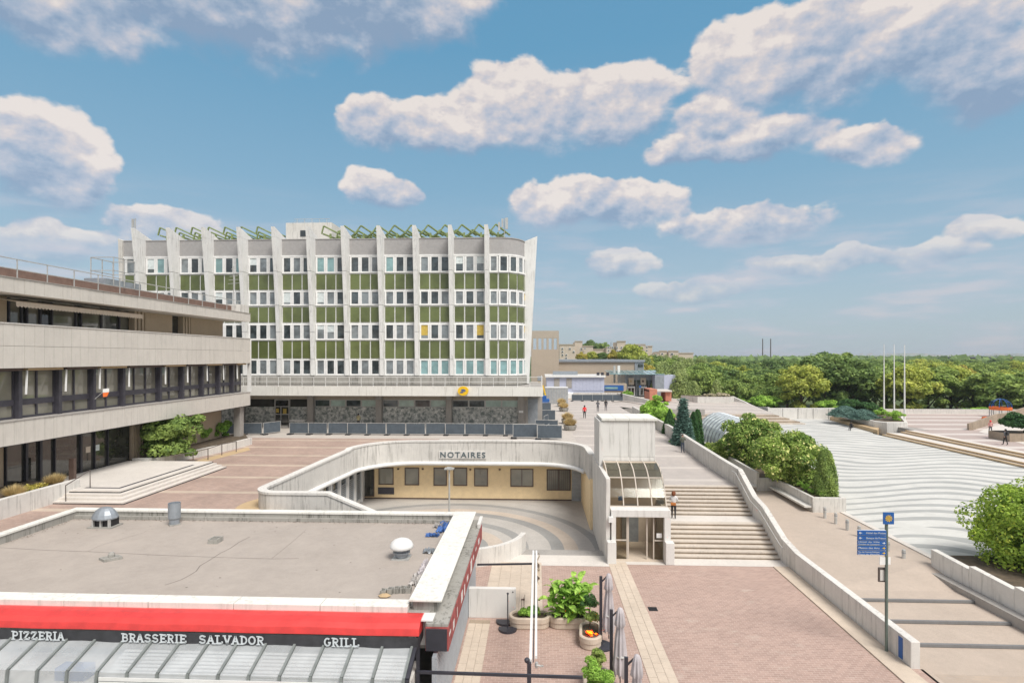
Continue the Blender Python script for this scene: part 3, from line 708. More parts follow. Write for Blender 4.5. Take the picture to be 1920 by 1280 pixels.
# planter on the path with bushes
pl = thing('long_planter', 'long concrete planter with bench ledge holding round bushes', 'planter', (19.5, 38.5, .8))
b_ = MB(); b_.box(18.6, 20.8, 38.5, 38.72, .6, 1.85); b_.box(18.6, 18.82, 38.73, 44.5, .6, 1.85); b_.box(20.58, 20.8, 38.73, 60, .6, 1.85)
b_.hexa([(17.2, 44.5, .6), (17.42, 44.5, .6), (17.42, 62, .6), (17.2, 62, .6)], [(17.2, 44.5, 2.3), (17.42, 44.5, 2.3), (17.42, 62, 2.6), (17.2, 62, 2.6)]); b_.box(17.43, 18.82, 44.5, 44.7, .6, 1.85)
b_.build('wall', 'conc', pl, bevel=.02)
MB().box(18.1, 18.59, 38.6, 44.4, 1.15, 1.27).box(16.8, 17.19, 44.4, 58, 1.15, 1.27).build('bench_ledge', 'conc_clean', pl)
b_ = MB(); b_.box(18.83, 20.57, 38.73, 44.6, .6, 1.72); b_.box(17.43, 20.57, 44.71, 61, .6, 1.75); b_.build('soil', 'soil', pl)
# near right planter wall
nr = thing('planter_wall', 'white concrete wall with low ledge under the big leafy tree', 'wall', (20, 27, .4))
A = P(1733, 1060, .6); C = Vector((20.6, 18, 0))
for k in range(5):
    y0_ = 29.2-k*2.3; y1_ = y0_-2.29; xa = 19.95+(29.2-y0_)*.06; xb = 19.95+(29.2-y1_)*.06
    MB().hexa([(xb, y1_, -.1), (xb+.3, y1_, -.1), (xa+.3, y0_, -.1), (xa, y0_, -.1)], [(xb, y1_, 1.45), (xb+.3, y1_, 1.45), (xa+.3, y0_, 1.6), (xa, y0_, 1.6)]).build('wall_panel', 'conc_clean', nr, bevel=.02)
MB().hexa([(20.3, 17.7, -.1), (20.62, 17.7, -.1), (19.94, 29.0, -.1), (19.5, 29.0, -.1)], [(20.2, 17.7, .5), (20.6, 17.7, .5), (19.92, 29.0, .66), (19.45, 29.0, .66)]).build('ledge', 'conc_grey', nr)
struct(MB().box(20.4, 34, 17.7, 29.2, -.1, 1.3).build('planting_bed', 'soil'))

# steps to the upper right plaza
XE = 45.7
es = thing('plaza_steps', 'wide honey stone steps rising from the wave plaza to the right plaza', 'steps', (XE, 60, ZW))
xs_ = [XE, XE+.55, XE+2.4, XE+2.95]
zs_ = [ZW+.19, ZW+.38, ZW+.57, ZR]
for k in range(4):
    x1_ = xs_[k+1] if k < 3 else XE+4.2
    bx('step', 'slab_w' if k % 2 else 'slab', es, xs_[k], x1_, 30, 76, .5, zs_[k])
    bx('nosing', 'honey', es, xs_[k]-.05, xs_[k]+.16, 30, 76, zs_[k]-.13, zs_[k]+.01)
rp_ = paving('right_plaza_paving', (.44, .36, .33), (.41, .34, .31), (.42, .36, .33), .3, .3, stain=.14, bandY=(5.2, 56, .30), bandc=(.58, .53, .49)); M['rplaza'] = rp_
struct(sheet('right_plaza', [(XE+4.2, 30), (150, 30), (150, 98), (XE+6, 98), (XE+6, 76), (XE+4.2, 76)], 'rplaza', zf=ZR))
struct(bx('right_plaza_base', 'conc_grey', None, XE+4.3, 150, 30, 99, -3, ZR-.02))
# back walls
bk = thing('back_wall', 'long low concrete wall closing the right plaza before the woods', 'wall', (90, 98, ZR))
for k in range(13):
    x0_ = PY(1640, 770, 98).x+k*5.0; bx('wall_panel', 'conc', bk, x0_, x0_+4.98, 98, 98.35, ZR-1, 2.45)
b2 = thing('plaza_wall', 'pale concrete wall at the far edge of the wave plaza', 'wall', (46, 97, ZW))
xa = PY(1440, 775, 96.6).x; n = 5; wd = (PY(1580, 775, 96.6).x-xa)/n
for k in range(n): bx('wall_panel', 'conc_clean', b2, xa+k*wd, xa+(k+1)*wd-.02, 96.6-.1*k, 97+.1*k, ZW-1, 2.65)
struct(bx('park_ledge', 'conc_grey', None, 40, 175, 98.5, 101, -3, 1.6))
# conifer planter
cp = thing('conifer_planter', 'angular pale concrete planter with spreading conifers by the flagpoles', 'planter', P(1655, 808, ZW))
poly = [P(1575, 786, 1.0), P(1640, 806, 1.0), P(1663, 806, 1.2), P(1702, 800, ZR), P(1690, 785, ZR), P(1600, 776, 1.0)]
poly = [(p_.x, p_.y) for p_ in poly]
MB().prism(poly, .5, 2.25).build('wall', 'conc_clean', cp, bevel=.02)
cen = (sum(p_[0] for p_ in poly)/6, sum(p_[1] for p_ in poly)/6)
MB().prism([(cen[0]+(x-cen[0])*.9, cen[1]+(y-cen[1])*.9) for x, y in poly], 2.2, 2.3).build('soil', 'soil', cp)
le = MB(); pa, pb = P(1556, 787, ZW), P(1645, 813, ZW); pc, pd = P(1650, 806, ZW), P(1575, 782, ZW)
le.hexa([(p_.x, p_.y, .5) for p_ in (pa, pb, pc, pd)], [(p_.x, p_.y, 1.4) for p_ in (pa, pb, pc, pd)])
tag(le.build('stone_bench', 'honey'), 'long honey stone ledge in front of the conifer planter', 'bench')
# flagpoles
fpole = None
for k, (px, py, lab) in enumerate(((1696, 793, 'bare flagpole nearest the steps, rightmost of three'), (1676.5, 785, 'bare flagpole in the middle of three'), (1657.5, 776, 'bare flagpole farthest back, leftmost of three'))):
    q = P(px, py, ZR)
    if k == 0:
        fpole = thing('flagpole', lab, 'flagpole', q, 'flagpoles on the right plaza')
        MB().tube([(0, 0, 0), (0, 0, 6), (0, 0, 11.4)], .13, 10, .05).build('pole', 'plastic_white', fpole, local=True)
        MB().lathe((0, 0, 0), [(.3, 0), (.3, .15), (.2, .2)], 12).build('base', 'rail', fpole, local=True)
    else: copy_tree(fpole, q, label=lab, sc=(1, 1, (11.3+(669-646)*q.y/1050-ZR)/11.4))
# ramp wall at right
rmp = thing('ramp_wall', 'brown topped retaining wall slanting across the right plaza', 'wall', P(1815, 806, ZR))
pts = [P(1815, 806, ZR), P(1822, 806, ZR), P(1850, 797, ZR), P(1868, 791, ZR), P(1886, 791, ZR), P(1925, 779, ZR), P(1990, 771, ZR)]
walls_path(MB(), [(p_.x, p_.y, ZR+.85+.12*k, ZR) for k, p_ in enumerate(pts)], .3).build('wall', 'riser', rmp)
struct(sheet('white_ramp', [tuple(P(1835, 809, ZR+.01)), tuple(P(1940, 838, ZR+.01)), tuple(P(2000, 800, ZR+.6)), tuple(P(1925, 790, ZR+.6)), tuple(P(1860, 799, ZR+.2))], 'slab_w'))
ep = thing('edge_planter', 'brown concrete planter with a dark round bush at the right edge', 'planter', P(1895, 827, ZR))
q = P(1893, 828, ZR); MB().box(q.x, q.x+9, q.y, q.y+3, ZR, ZR+.9).build('wall', 'riser', ep); MB().box(q.x+.2, q.x+8.8, q.y+.2, q.y+2.8, ZR+.88, ZR+.95).build('soil', 'soil', ep)
EDGEBUSH = Vector((q.x+1.8, q.y+1.2, ZR+.8))
# play structure
q = P(1876, 782, ZR); pg = thing('play_dome', 'climbing frame with blue arched dome over an orange ring', 'play structure', q)
b_ = MB(); b_.lathe((q.x, q.y, q.z), [(1.45, 1.2), (1.45, 1.65), (1.3, 1.65), (1.3, 1.2)], 20); b_.build('ring', 'orange', pg)
for k in range(4):
    t = k*math.pi/4; pts = [(q.x+1.4*math.cos(t)*math.cos(a_), q.y+1.4*math.sin(t)*math.cos(a_), q.z+1.65+1.3*math.sin(a_)) for a_ in [math.pi*j/10 for j in range(11)]]
    MB().tube(pts, .05, 6).build('arch', 'blue', pg)
for k in range(8):
    t = k*math.pi/4; MB().tube([(q.x+1.38*math.cos(t), q.y+1.38*math.sin(t), q.z), (q.x+1.38*math.cos(t), q.y+1.38*math.sin(t), q.z+1.2)], .05, 6).build('leg', 'grey_metal', pg)
q = P(1848, 790, ZR); tag(MB().lathe(q, [(.25, 0), (.55, .3), (.4, .7), (.1, .75)], 10).build('play_spring', 'orange'), 'small orange play figure beside the climbing frame', 'play figure')

# ================================================================== FAR TERRACES
struct(sheet('terrace', [(22, 91, 2.2), (38, 91, 2.2), (40, 116, Z3), (40, 160, Z3), (3.9, 160, Z3), (3.9, 120, Z3), (13.6, 120, Z3), (13.6, 96, 2.9)], 'walk'))
ts = thing('terrace_steps', 'low brown steps from the wave plaza up to the far terrace', 'steps', (35, 91, ZW))
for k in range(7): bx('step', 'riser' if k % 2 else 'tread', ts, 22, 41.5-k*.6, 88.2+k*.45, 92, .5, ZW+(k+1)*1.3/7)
gw = thing('grey_retaining_wall', 'dark grey retaining wall under the far terrace behind the maple', 'wall', (20, 92, 0))
A = P(1162, 752, Z3); bx('wall', 'conc_grey', gw, 14.2, 26.9, 90.5, 91, -1, 2.95); bx('opening', 'black', gw, 16, 22, 90.4, 90.49, .6, 2.2)
fp = thing('terrace_planter', 'long concrete planter filled with pale flowers on the far terrace', 'planter', (37, 104, 2.8))
A = PY(1308, 755, 104); C = PY(1368, 755, 104); pol = [(A.x, 104), (C.x, 104), (C.x+1.5, 106), (C.x-1, 108), (A.x-2, 108)]
MB().prism(pol, 2.2, 4.0).build('wall', 'conc', fp)
MB().prism([(x, y+.15) for x, y in pol], 3.9, 4.02).build('soil', 'soil', fp)
FP = (A.x, C.x)
tw = thing('terrace_wall', 'low white wall stepping down along the far edge of the terrace', 'wall', (44, 112, 2.5))
pts = [(q_.x, q_.y, q_.z, 0) for q_ in (PY(1255, 741, 124), PY(1310, 741, 118), PY(1372, 742, 108), PY(1395, 752, 106), PY(1415, 762, 103), PY(1441, 763, 97.3))]
walls_path(MB(), pts, .35).build('wall', 'conc_clean', tw)
# glazed barrel vault
bv = thing('barrel_skylight', 'ribbed white barrel vaulted skylight behind the bushes', 'skylight', (20.4, 60, ZW))
b_ = MB(); cx_ = 20.6
for (ya, yb) in [(56+k*1.0, 57+k*1.0) for k in range(8)]:
    for j in range(10):
        t0, t1 = math.pi*j/10, math.pi*(j+1)/10
        b_.face([(cx_-2.5*math.cos(t0), ya, 2.2+2.8*math.sin(t0)), (cx_-2.5*math.cos(t0), yb, 2.2+2.8*math.sin(t0)), (cx_-2.5*math.cos(t1), yb, 2.2+2.8*math.sin(t1)), (cx_-2.5*math.cos(t1), ya, 2.2+2.8*math.sin(t1))])
b_.build('vault', 'blind_w', bv)
for k in range(9):
    MB().tube([(cx_-2.55*math.cos(math.pi*j/12), 56+k, 2.2+2.85*math.sin(math.pi*j/12)) for j in range(13)], .06, 6).build('rib', 'grey_metal', bv)
MB().box(cx_-2.5, cx_+2.5, 56, 64, .8, 2.2).build('base', 'whitewall', bv)

# ================================================================== WHITE OFFICE BUILDING
M['win_d'] = glassy('frosted_green_glass', (.42, .55, .50), .12, .15)
YF = 65.0
wb = thing('office_building', 'white six storey post office block with green glass panels and roof lattice', 'building', (-25, YF, Z3))
XL, XR_, CYR = -49.3, -4.4, 3.0
body = [(XL, YF), (XR_, YF)]+[(XR_+CYR*math.sin(R(a)), YF+CYR-CYR*math.cos(R(a))) for a in range(10, 91, 10)]+[(XR_+CYR, 82), (XL, 82)]
MB().prism(body, 8.0, 23.2).build('wall', 'frame', wb)
at_ = [(x+(0 if x < -4.4 else .04), y-.05 if y < 80 else y) for x, y in body]
MB().prism(at_, 23.25, 25.1).build('attic', 'attic', wb)
MB().prism([(x+(0 if x < XR_ else .12), y-.14 if y < 80 else y) for x, y in body], 23.08, 23.25).build('cornice', 'frame', wb)
MB().prism([(x+(0 if x < XR_ else .1), y-.1 if y < 80 else y) for x, y in body], 25.1, 25.2).build('roof_edge', 'attic', wb)
MB().prism([(x+(0 if x < XR_ else .3), y-.3 if y < 80 else y) for x, y in body], 8.1, 9.1).build('plinth', 'conc_dirty', wb)  # dark tone is staining plus painted shade of the gap behind the railing
finpx = [262, 326, 391, 456, 520, 583.5, 648, 714, 780, 846, 913]
FX = [PY(p_, 580, 64.2).x for p_ in finpx]
PT = lambda z: .40+1.55*((z-9.1)/17.0)**1.4
lev = [9.1, 11.0, 14.2, 17.3, 21.2, 25.1]
for x in FX:
    b_ = MB()
    for za, zb in zip(lev, lev[1:]):
        b_.hexa([(x-.21, YF-PT(za), za+.04), (x+.21, YF-PT(za), za+.04), (x+.21, YF-.003, za+.04), (x-.21, YF-.003, za+.04)],
                [(x-.21, YF-PT(zb), zb), (x+.21, YF-PT(zb), zb), (x+.21, YF-.003, zb), (x-.21, YF-.003, zb)])
    b_.hexa([(x-.21, YF-PT(25.1), 25.115), (x+.21, YF-PT(25.1), 25.115), (x+.21, YF+1.6, 25.115), (x-.21, YF+1.6, 25.115)],
            [(x-.21, YF-PT(26.2), 26.25), (x+.21, YF-PT(26.2), 26.25), (x+.21, YF+1.5, 25.3), (x-.21, YF+1.5, 25.3)])
    b_.build('fin', 'fin', wb)
xe = XR_+CYR
MB().hexa([(xe-.1, 67.6, 8.1), (xe+.55, 67.6, 8.1), (xe+.55, 69, 8.1), (xe-.1, 69, 8.1)], [(xe-.1, 67.6, 25.2), (xe+1.55, 67.6, 25.85), (xe+1.55, 69, 25.85), (xe-.1, 69, 25.2)]).build('end_fin', 'fin', wb)
MB().hexa([(XL-.25, 64.9, 8), (XL, 64.9, 8), (XL, 70, 8), (XL-.25, 70, 8)], [(XL-.5, 64.7, 25.4), (XL, 64.7, 25.2), (XL, 70, 25.2), (XL-.5, 70, 25.4)]).build('end_fin', 'conc', wb)
# window units
def winmesh(name, w, h, mw, top, th=.12):
    b_ = MB(); b_.box(-w/2, w/2, -th, 0, 0, mw); b_.box(-w/2, w/2, -th, 0, h-top, h); b_.box(-w/2, -w/2+mw*1.6, -th, 0, mw, h-top); b_.box(w/2-mw*1.6, w/2, -th, 0, mw, h-top)
    me = bpy.data.meshes.new(name); me.from_pydata(b_.v, [], b_.f); me.materials.append(M['frame']); return me
rows = [(9.2, 1.78), (13.35, 1.78), (17.4, 1.62), (21.2, 1.86)]
grows = [(11.1, 2.12), (15.35, 1.85), (19.2, 1.85)]
UW = 1.19
wms = [winmesh('window', UW-.02, h, .12, .1) for z, h in rows]
def pane_mesh(h, mat): return boxmesh('pane', -UW/2+.19, UW/2-.19, -.05, -.02, .12, h-.1, mat)
pms = {(i, mt): pane_mesh(h, mt) for i, (z, h) in enumerate(rows) for mt in ('win_a', 'win_b', 'win_c')}
gms = [boxmesh('green_panel', -UW/2+.07, UW/2-.07, -.07, -.004, 0.04, h-.04, 'green_panel') for z, h in grows]
sill = boxmesh('sill', -UW/2, UW/2, -.16, 0, -.06, 0, 'frame')
units = []
for a, c in zip([XL]+FX, FX+[None]):
    if c is None: break
    aa = a+.25 if a != XL else a+.1
    n_ = 3 if a != XL else 1
    wdt = (c-.22-aa)
    for k in range(n_): units.append((aa+wdt*(k+.5)/n_, YF, 0, wdt/n_/UW))
xx = FX[-1]+.22; units.append((xx+(XR_-xx)*.5, YF, 0, (XR_-xx)/UW if XR_-xx > .6 else .6))
for a in (12, 34.5, 57, 79): units.append((XR_+CYR*math.sin(R(a)), YF+CYR-CYR*math.cos(R(a)), R(a), .98))
rnd = random.Random(3)
for (x, y, rz, sx) in units:
    for i, (z, h) in enumerate(rows):
        w_ = inst('window', wms[i], (x, y-.002, z), wb, (0, 0, rz), (sx, 1, 1))
        r_ = rnd.random(); mt = 'win_a' if r_ < .38 else 'win_b'
        if i == 0 and x > -14 : mt = 'win_c'
        if i == 3 and r_ > .8: mt = 'win_c'
        o = bpy.data.objects.new('pane', pms[(i, mt)]); COL.objects.link(o); o.parent = w_
        if rnd.random() < .16 and mt != 'win_c':
            hh = rnd.choice([.5, .8, 1.2]); bl_ = boxmesh('blind', -UW/2+.2, UW/2-.2, -.056, -.052, h-.1-hh, h-.1, 'blind' if rnd.random() < .2 else 'blind_w')
            o = bpy.data.objects.new('blind', bl_); COL.objects.link(o); o.parent = w_
    for i, (z, h) in enumerate(grows):
        inst('green_panel', gms[i], (x, y-.002, z), wb, (0, 0, rz), (sx, 1, 1))
    for z, h in rows: inst('sill', sill, (x, y, z+.0), wb, (0, 0, rz), (sx*1.02, 1, 1))
# roof lattice
LBm = []
ph = 2.02; xstart = PY(318, 418, 67).x
for k in range(23):
    x = xstart-.9+k*ph
    if x > -3.6: break
    pent = PY(535, 420, 70).x-1 < x < PY(625, 420, 70).x-1.6
    if pent: continue
    right_ = x > -25; up_ = .75 if right_ else .25
    for dep, (y, off) in enumerate(((66.2, 0), (68.4, 1.0), (70.6, .1), (72.8, 1.1))):
        zt = 27.0-dep*.12; w_ = (.26, .34, .42, .5)[dep]
        if x+off+ph > -3.0: continue
        LBm += [((x+off, y, 26.05-dep*.1), (x+off+up_, y, zt), .14, .14), ((x+off+up_, y, zt), (x+off+ph+.35, y+1.2, 25.95), w_, .12)]
        if dep < 2: LBm += [((x+off+.1, y+.2, 26.1), (x+off+ph*1.15, y+2.4, 25.4), .3, .12)]
    if right_: LBm += [((x+ph*1.0, 66.5, 26.15), (x+.2, 67.6, 25.3), .24, .14)]
    LBm.append(((x+ph*.5, 66.4, 25.2), (x+ph*.5, 66.4, 26.1), .2, .2))
lat = plain('green_lattice', (.21, .27, .10), .6, var=.25); M['lattice'] = lat
for a, c, w_, h_ in LBm: MB().bar(a, c, w_, h_).build('lattice_beam', 'lattice', wb)
for k in range(9):
    x = xstart+1+k*2*ph
    if x > -6 or PY(520, 420, 70).x < x < PY(610, 420, 70).x: continue
    MB().hexa([(x, 67, 25.6), (x+2.8, 68.6, 25.4), (x+3.2, 71, 25.5), (x+.3, 70, 26.2)], [(x, 67, 25.66), (x+2.8, 68.6, 25.46), (x+3.2, 71, 25.56), (x+.3, 70, 26.26)]).build('lattice_panel', 'lattice', wb)
# roof penthouse
A = PY(536, 418, 68.5); C = PY(622, 446, 68.5)
ph_ = bx('penthouse', 'conc_clean', wb, A.x, C.x, 68.5, 74, 25.1, A.z)
q = PY(563, 432, 68.45); q2 = PY(577, 443, 68.45); bx('window', 'win_a', ph_, q.x, q2.x, 68.44, 68.49, q2.z, q.z)
rl = MB()
for k in range(5): x = A.x+1+k*(C.x-A.x-2)/4; rl.bar((x, 69.5, A.z), (x, 69.5, A.z+.7), .04)
rl.bar((A.x+.6, 69.5, A.z+.7), (C.x-.6, 69.5, A.z+.7), .04); rl.bar((A.x+.6, 69.5, A.z+.4), (C.x-.6, 69.5, A.z+.4), .03); rl.build('railing', 'rail', ph_)
for k, (px, py, h_) in enumerate(((254, 425, 1.0), (946, 446, 2.3))):
    q = PY(px, py, 65.5); a_ = MB().bar((q.x, 65.5, q.z-.2), (q.x, 65.5, q.z+h_), .07)
    a_.box(q.x-.35, q.x-.12, 65.3, 65.5, q.z+h_-1.1, q.z+h_-.1)
    if k: a_.box(q.x+.1, q.x+.4, 65.3, 65.5, q.z+h_-1.3, q.z+h_); a_.box(q.x-.75, q.x-.5, 65.3, 65.5, q.z+h_-1.5, q.z+h_-.5)
    a_.build('antenna', 'rail', wb)
# canopy slab and railing
XC = .75
for k, x in enumerate(np.arange(-50, XC-.1, 3.65)):
    bx('canopy_panel', 'coping', wb, x, min(x+3.63, XC), 60.5, 60.75, 7.05, 8.05)
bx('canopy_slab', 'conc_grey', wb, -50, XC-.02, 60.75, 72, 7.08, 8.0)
rl = MB()
for x in np.arange(-49.5, XC, 1.32): rl.bar((x, 60.62, 8.05), (x, 60.62, 9.12), .045)
for z in (9.12, 8.6): rl.bar((-49.5, 60.62, z), (XC, 60.62, z), .045)
for y in (62, 63.5, 65): rl.bar((XC-.1, y, 8.05), (XC-.1, y, 9.12), .045)
rl.bar((XC-.1, 60.62, 9.12), (XC-.1, 66, 9.12), .045)
rl.build('railing', 'plastic_white', wb)
# yellow oval sign with blue bird mark
q = PY(868.5, 732.5, 60.3)
sgn = MB(); sgn.tube([(q.x, 60.1, q.z), (q.x, 60.48, q.z)], .5, 24); o_ = sgn.build('oval_sign', 'yellow', wb)
for v_ in o_.data.vertices: v_.co.x = (v_.co.x-(q.x-org(wb).x))*1.15+(q.x-org(wb).x)
mk = MB()
mk.face([(q.x-.32, 60.07, q.z-.10), (q.x+.10, 60.07, q.z-.10), (q.x+.34, 60.07, q.z+.02), (q.x-.12, 60.07, q.z+.0)])
mk.face([(q.x-.18, 60.07, q.z+.06), (q.x+.34, 60.07, q.z+.06), (q.x+.1, 60.07, q.z+.20), (q.x-.22, 60.07, q.z+.16)])
mk.face([(q.x-.34, 60.07, q.z-.2), (q.x+.05, 60.07, q.z-.22), (q.x-.05, 60.07, q.z-.14), (q.x-.3, 60.07, q.z-.14)])
ob = mk.build('bird_mark', 'blue', o_); 
# ground floor
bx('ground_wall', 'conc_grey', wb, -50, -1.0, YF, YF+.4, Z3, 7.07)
bx('east_wall', 'sand_dark', wb, -1.4, -1.0, 65.41, 82, Z3, 7.07)
bx('lintel', 'sand_dark', wb, -50, -1.0, YF-.12, YF-.002, 6.32, 7.07)
pil = [452, 583, 711, 842, 977]
px_ = [PY(p_, 780, 64.6).x for p_ in pil]
for x in [px_[0]-7.5]+px_: bx('pilaster', 'conc_grey', wb, x-.33, x+.33, 64.3, YF-.13, Z3, 7.06)
for x, c in zip([px_[0]-7.5]+px_, px_):
    xa, xb = x+.34, c-.34
    if c == px_[1]:
        d0, d1 = PY(516, 780, 65).x, PY(544, 780, 65).x
        bx('marble_panel', 'marble', wb, xa, d0-.06, YF-.1, YF-.002, Z3, 5.42); bx('marble_panel', 'marble', wb, d1+.06, xb, YF-.1, YF-.002, Z3, 5.42)
        bx('transom_glass', 'glass_dark', wb, xa, d0-.06, YF-.06, YF-.002, 5.43, 6.31); bx('transom_glass', 'glass_dark', wb, d1+.06, xb, YF-.06, YF-.002, 5.43, 6.31)
        dr = MB(); dr.box(d0, d0+.1, YF-.2, YF-.002, Z3, 6.31); dr.box(d1-.1, d1, YF-.2, YF-.002, Z3, 6.31); dr.box(d0+.72, d0+.8, YF-.2, YF-.002, Z3, 5.5)
        for z in (3.22, 4.5, 5.42, 6.22): dr.box(d0+.1, d1-.1, YF-.18, YF-.002, z, z+.09)
        d_ = dr.build('door', 'rail', wb); bx('pane', 'glass_dark', d_, d0+.1, d1-.1, YF-.1, YF-.05, Z3, 6.3)
        bx('poster', 'blind', d_, d0+.15, d0+.5, YF-.13, YF-.11, 4.75, 5.2); bx('poster', 'blind', d_, d0+1.0, d0+1.4, YF-.13, YF-.11, 4.6, 5.2)
        bx('doorstep', 'conc_clean', wb, d0-.4, d1+.4, 63.4, YF-.21, Z3-.02, Z3+.16)
        continue
    bx('marble_panel', 'marble', wb, xa, xb, YF-.1, YF-.002, Z3, 5.42)
    n_ = 4
    for k in range(n_):
        a, e = xa+(xb-xa)*k/n_, xa+(xb-xa)*(k+1)/n_
        fr = MB(); fr.box(a, e-.02, YF-.1, YF-.004, 5.44, 5.52); fr.box(a, e-.02, YF-.1, YF-.004, 6.22, 6.30); fr.box(a, a+.08, YF-.1, YF-.004, 5.52, 6.22); fr.box(e-.1, e-.02, YF-.1, YF-.004, 5.52, 6.22)
        f_ = fr.build('window', 'rail', wb); bx('pane', 'win_d' if rnd.random() < .7 else 'win_a', f_, a+.08, e-.1, YF-.06, YF-.03, 5.52, 6.22)
bx('notice_plate', 'plastic_white', wb, px_[-1]-.25, px_[-1]+.25, 64.26, 64.29, 4.9, 5.15)
bx('white_table', 'plastic_white', wb, PY(548, 790, 64).x, PY(575, 790, 64).x, 63.2, 64, 3.95, 4.05)
bx('side_door', 'grey_metal', wb, -.98, .2, 66.5, 66.6, Z3, 6.3); bx('back_wall', 'conc_grey', wb, -.98, .75, 66.61, 67, Z3, 7.07)

# ================================================================== LEFT BUILDING
XB, YE = -27.9, 53.6
lb = thing('banded_building', 'low office building with cream concrete bands and dark strip windows', 'building', (XB, YE, Z3))
def panels(z0, z1, x=XB, pitch=.62, y0=21.0):
    n_ = int((YE-y0)/pitch); me = boxmesh('panel', -.08, 0, .008, pitch-.008, 0, z1-z0, 'conc_warm')
    for k in range(n_): inst('panel', me, (x+random.uniform(-.006, .006), YE-(k+1)*pitch, z0), lb)
    bx('band_core', 'conc_warm', lb, x-2.6, x-.09, y0, YE-.01, z0+.01, z1-.01)
panels(6.6, 7.84); panels(10.7, 11.88); panels(11.895, 13.06); panels(14.72, 15.5)
bx('band_coping', 'conc_clean', lb, XB-.5, XB+.04, 21, YE+.02, 13.065, 13.12); bx('band_coping', 'conc_grey', lb, XB-.5, XB+.04, 21, YE+.02, 15.505, 15.56)
bx('band_coping', 'conc_grey', lb, XB-.9, XB+.03, 21, YE+.02, 7.845, 7.9)
bx('corner_trim', 'plastic_white', lb, XB-.3, XB+.05, YE+.001, YE+.1, 7.9, 13.0)
bx('core', 'dark_frame', lb, -45, -30.6, 21, YE-.3, Z3, 14.8)
bx('roof_slab', 'roof_edge', lb, -45, -28.9, 21, YE-.6, 15.3, 16.15)
bx('roof_parapet', 'conc_clean', lb, -30.5, XB-.15, YE-1.6, YE-.05, 15.57, 16.3)
bx('floor_slab', 'conc_grey', lb, -30.6, -28.0, 21, YE-.05, 10.71, 10.76)
# railing
rl = MB()
for y in np.arange(22, YE-.8, 1.9): rl.bar((-28.5, y, 15.6), (-28.5, y, 16.65), .045)
rl.bar((-28.5, 21, 16.65), (-28.5, YE-.6, 16.65), .05); rl.bar((-28.5, 21, 16.1), (-28.5, YE-.6, 16.1), .04)
rl.build('railing', 'rail', lb)
q = PX(215, 545, -29.5); cg = MB()
for dx_ in (-.8, .8):
    for dy_ in (-1, 0, 1): cg.bar((-29.6+dx_, q.y+dy_, 16.2), (-29.6+dx_, q.y+dy_, 18.1), .05)
for z in (17.2, 18.1):
    for dx_ in (-.8, .8): cg.bar((-29.6+dx_, q.y-1, z), (-29.6+dx_, q.y+1, z), .05)
    for dy_ in (-1, 1): cg.bar((-30.4, q.y+dy_, z), (-28.8, q.y+dy_, z), .05)
cg.build('ladder_cage', 'rail', lb); bx('roof_unit', 'grey_metal', lb, -30.4, -28.9, q.y-1.6, q.y+1.8, 16.16, 16.6)
q = PX(438, 545, -29); an = MB().bar((q.x, q.y, 16), (q.x, q.y, 20), .05)
for k in range(5): an.bar((q.x-.5+.08*k, q.y-.1, 18.3+k*.35), (q.x+.5-.08*k, q.y+.1, 18.4+k*.35), .03)
an.build('tv_antenna', 'rail', lb)
# middle strip windows
Yc = [22, 24.6, 27.1, 29.7, 32.3, 34.9, 37.5, 41.3, 44, 46.7, 49.2, 51.5, 53.4]
XG = -28.75
for i, (a, c) in enumerate(zip(Yc, Yc[1:])):
    bx('mullion', 'dark_frame', lb, XG, -28.4, a-.11, a+.11, 7.9, 10.69)
    n_ = 3 if c-a > 3 else 2; t = .09
    fr = MB(); ya, yc = a+.14, c-.14
    for z0, z1 in ((7.91, 8.02), (8.62, 8.95), (10.5, 10.68)): fr.box(XG-.08, XG+.1, ya, yc, z0, z1)
    for k in range(n_+1):
        y = ya+(yc-ya)*k/n_; fr.box(XG-.07, XG+.09, max(ya, y-t/2), min(yc, y+t/2), 8.02, 10.5)
    f_ = fr.build('window', 'dark_frame', lb)
    for k in range(n_):
        y0_, y1_ = ya+(yc-ya)*k/n_+.03, ya+(yc-ya)*(k+1)/n_-.03
        bx('pane', 'glass_mid', f_, XG-.03, XG, y0_, y1_, 8.95, 10.5); bx('pane', 'glass_mid', f_, XG-.03, XG, y0_, y1_, 8.0, 8.64)
    if i >= 3:
        MB().bar((-28.2, a+.18, 10.6), (-27.98, a-.12, 9.25), .07).build('blind_arm', 'plastic_white', lb)
    bx('blind_cassette', 'honey' if i % 2 else 'brown_trim', lb, -28.4, -28.1, ya, yc, 10.55, 10.69)
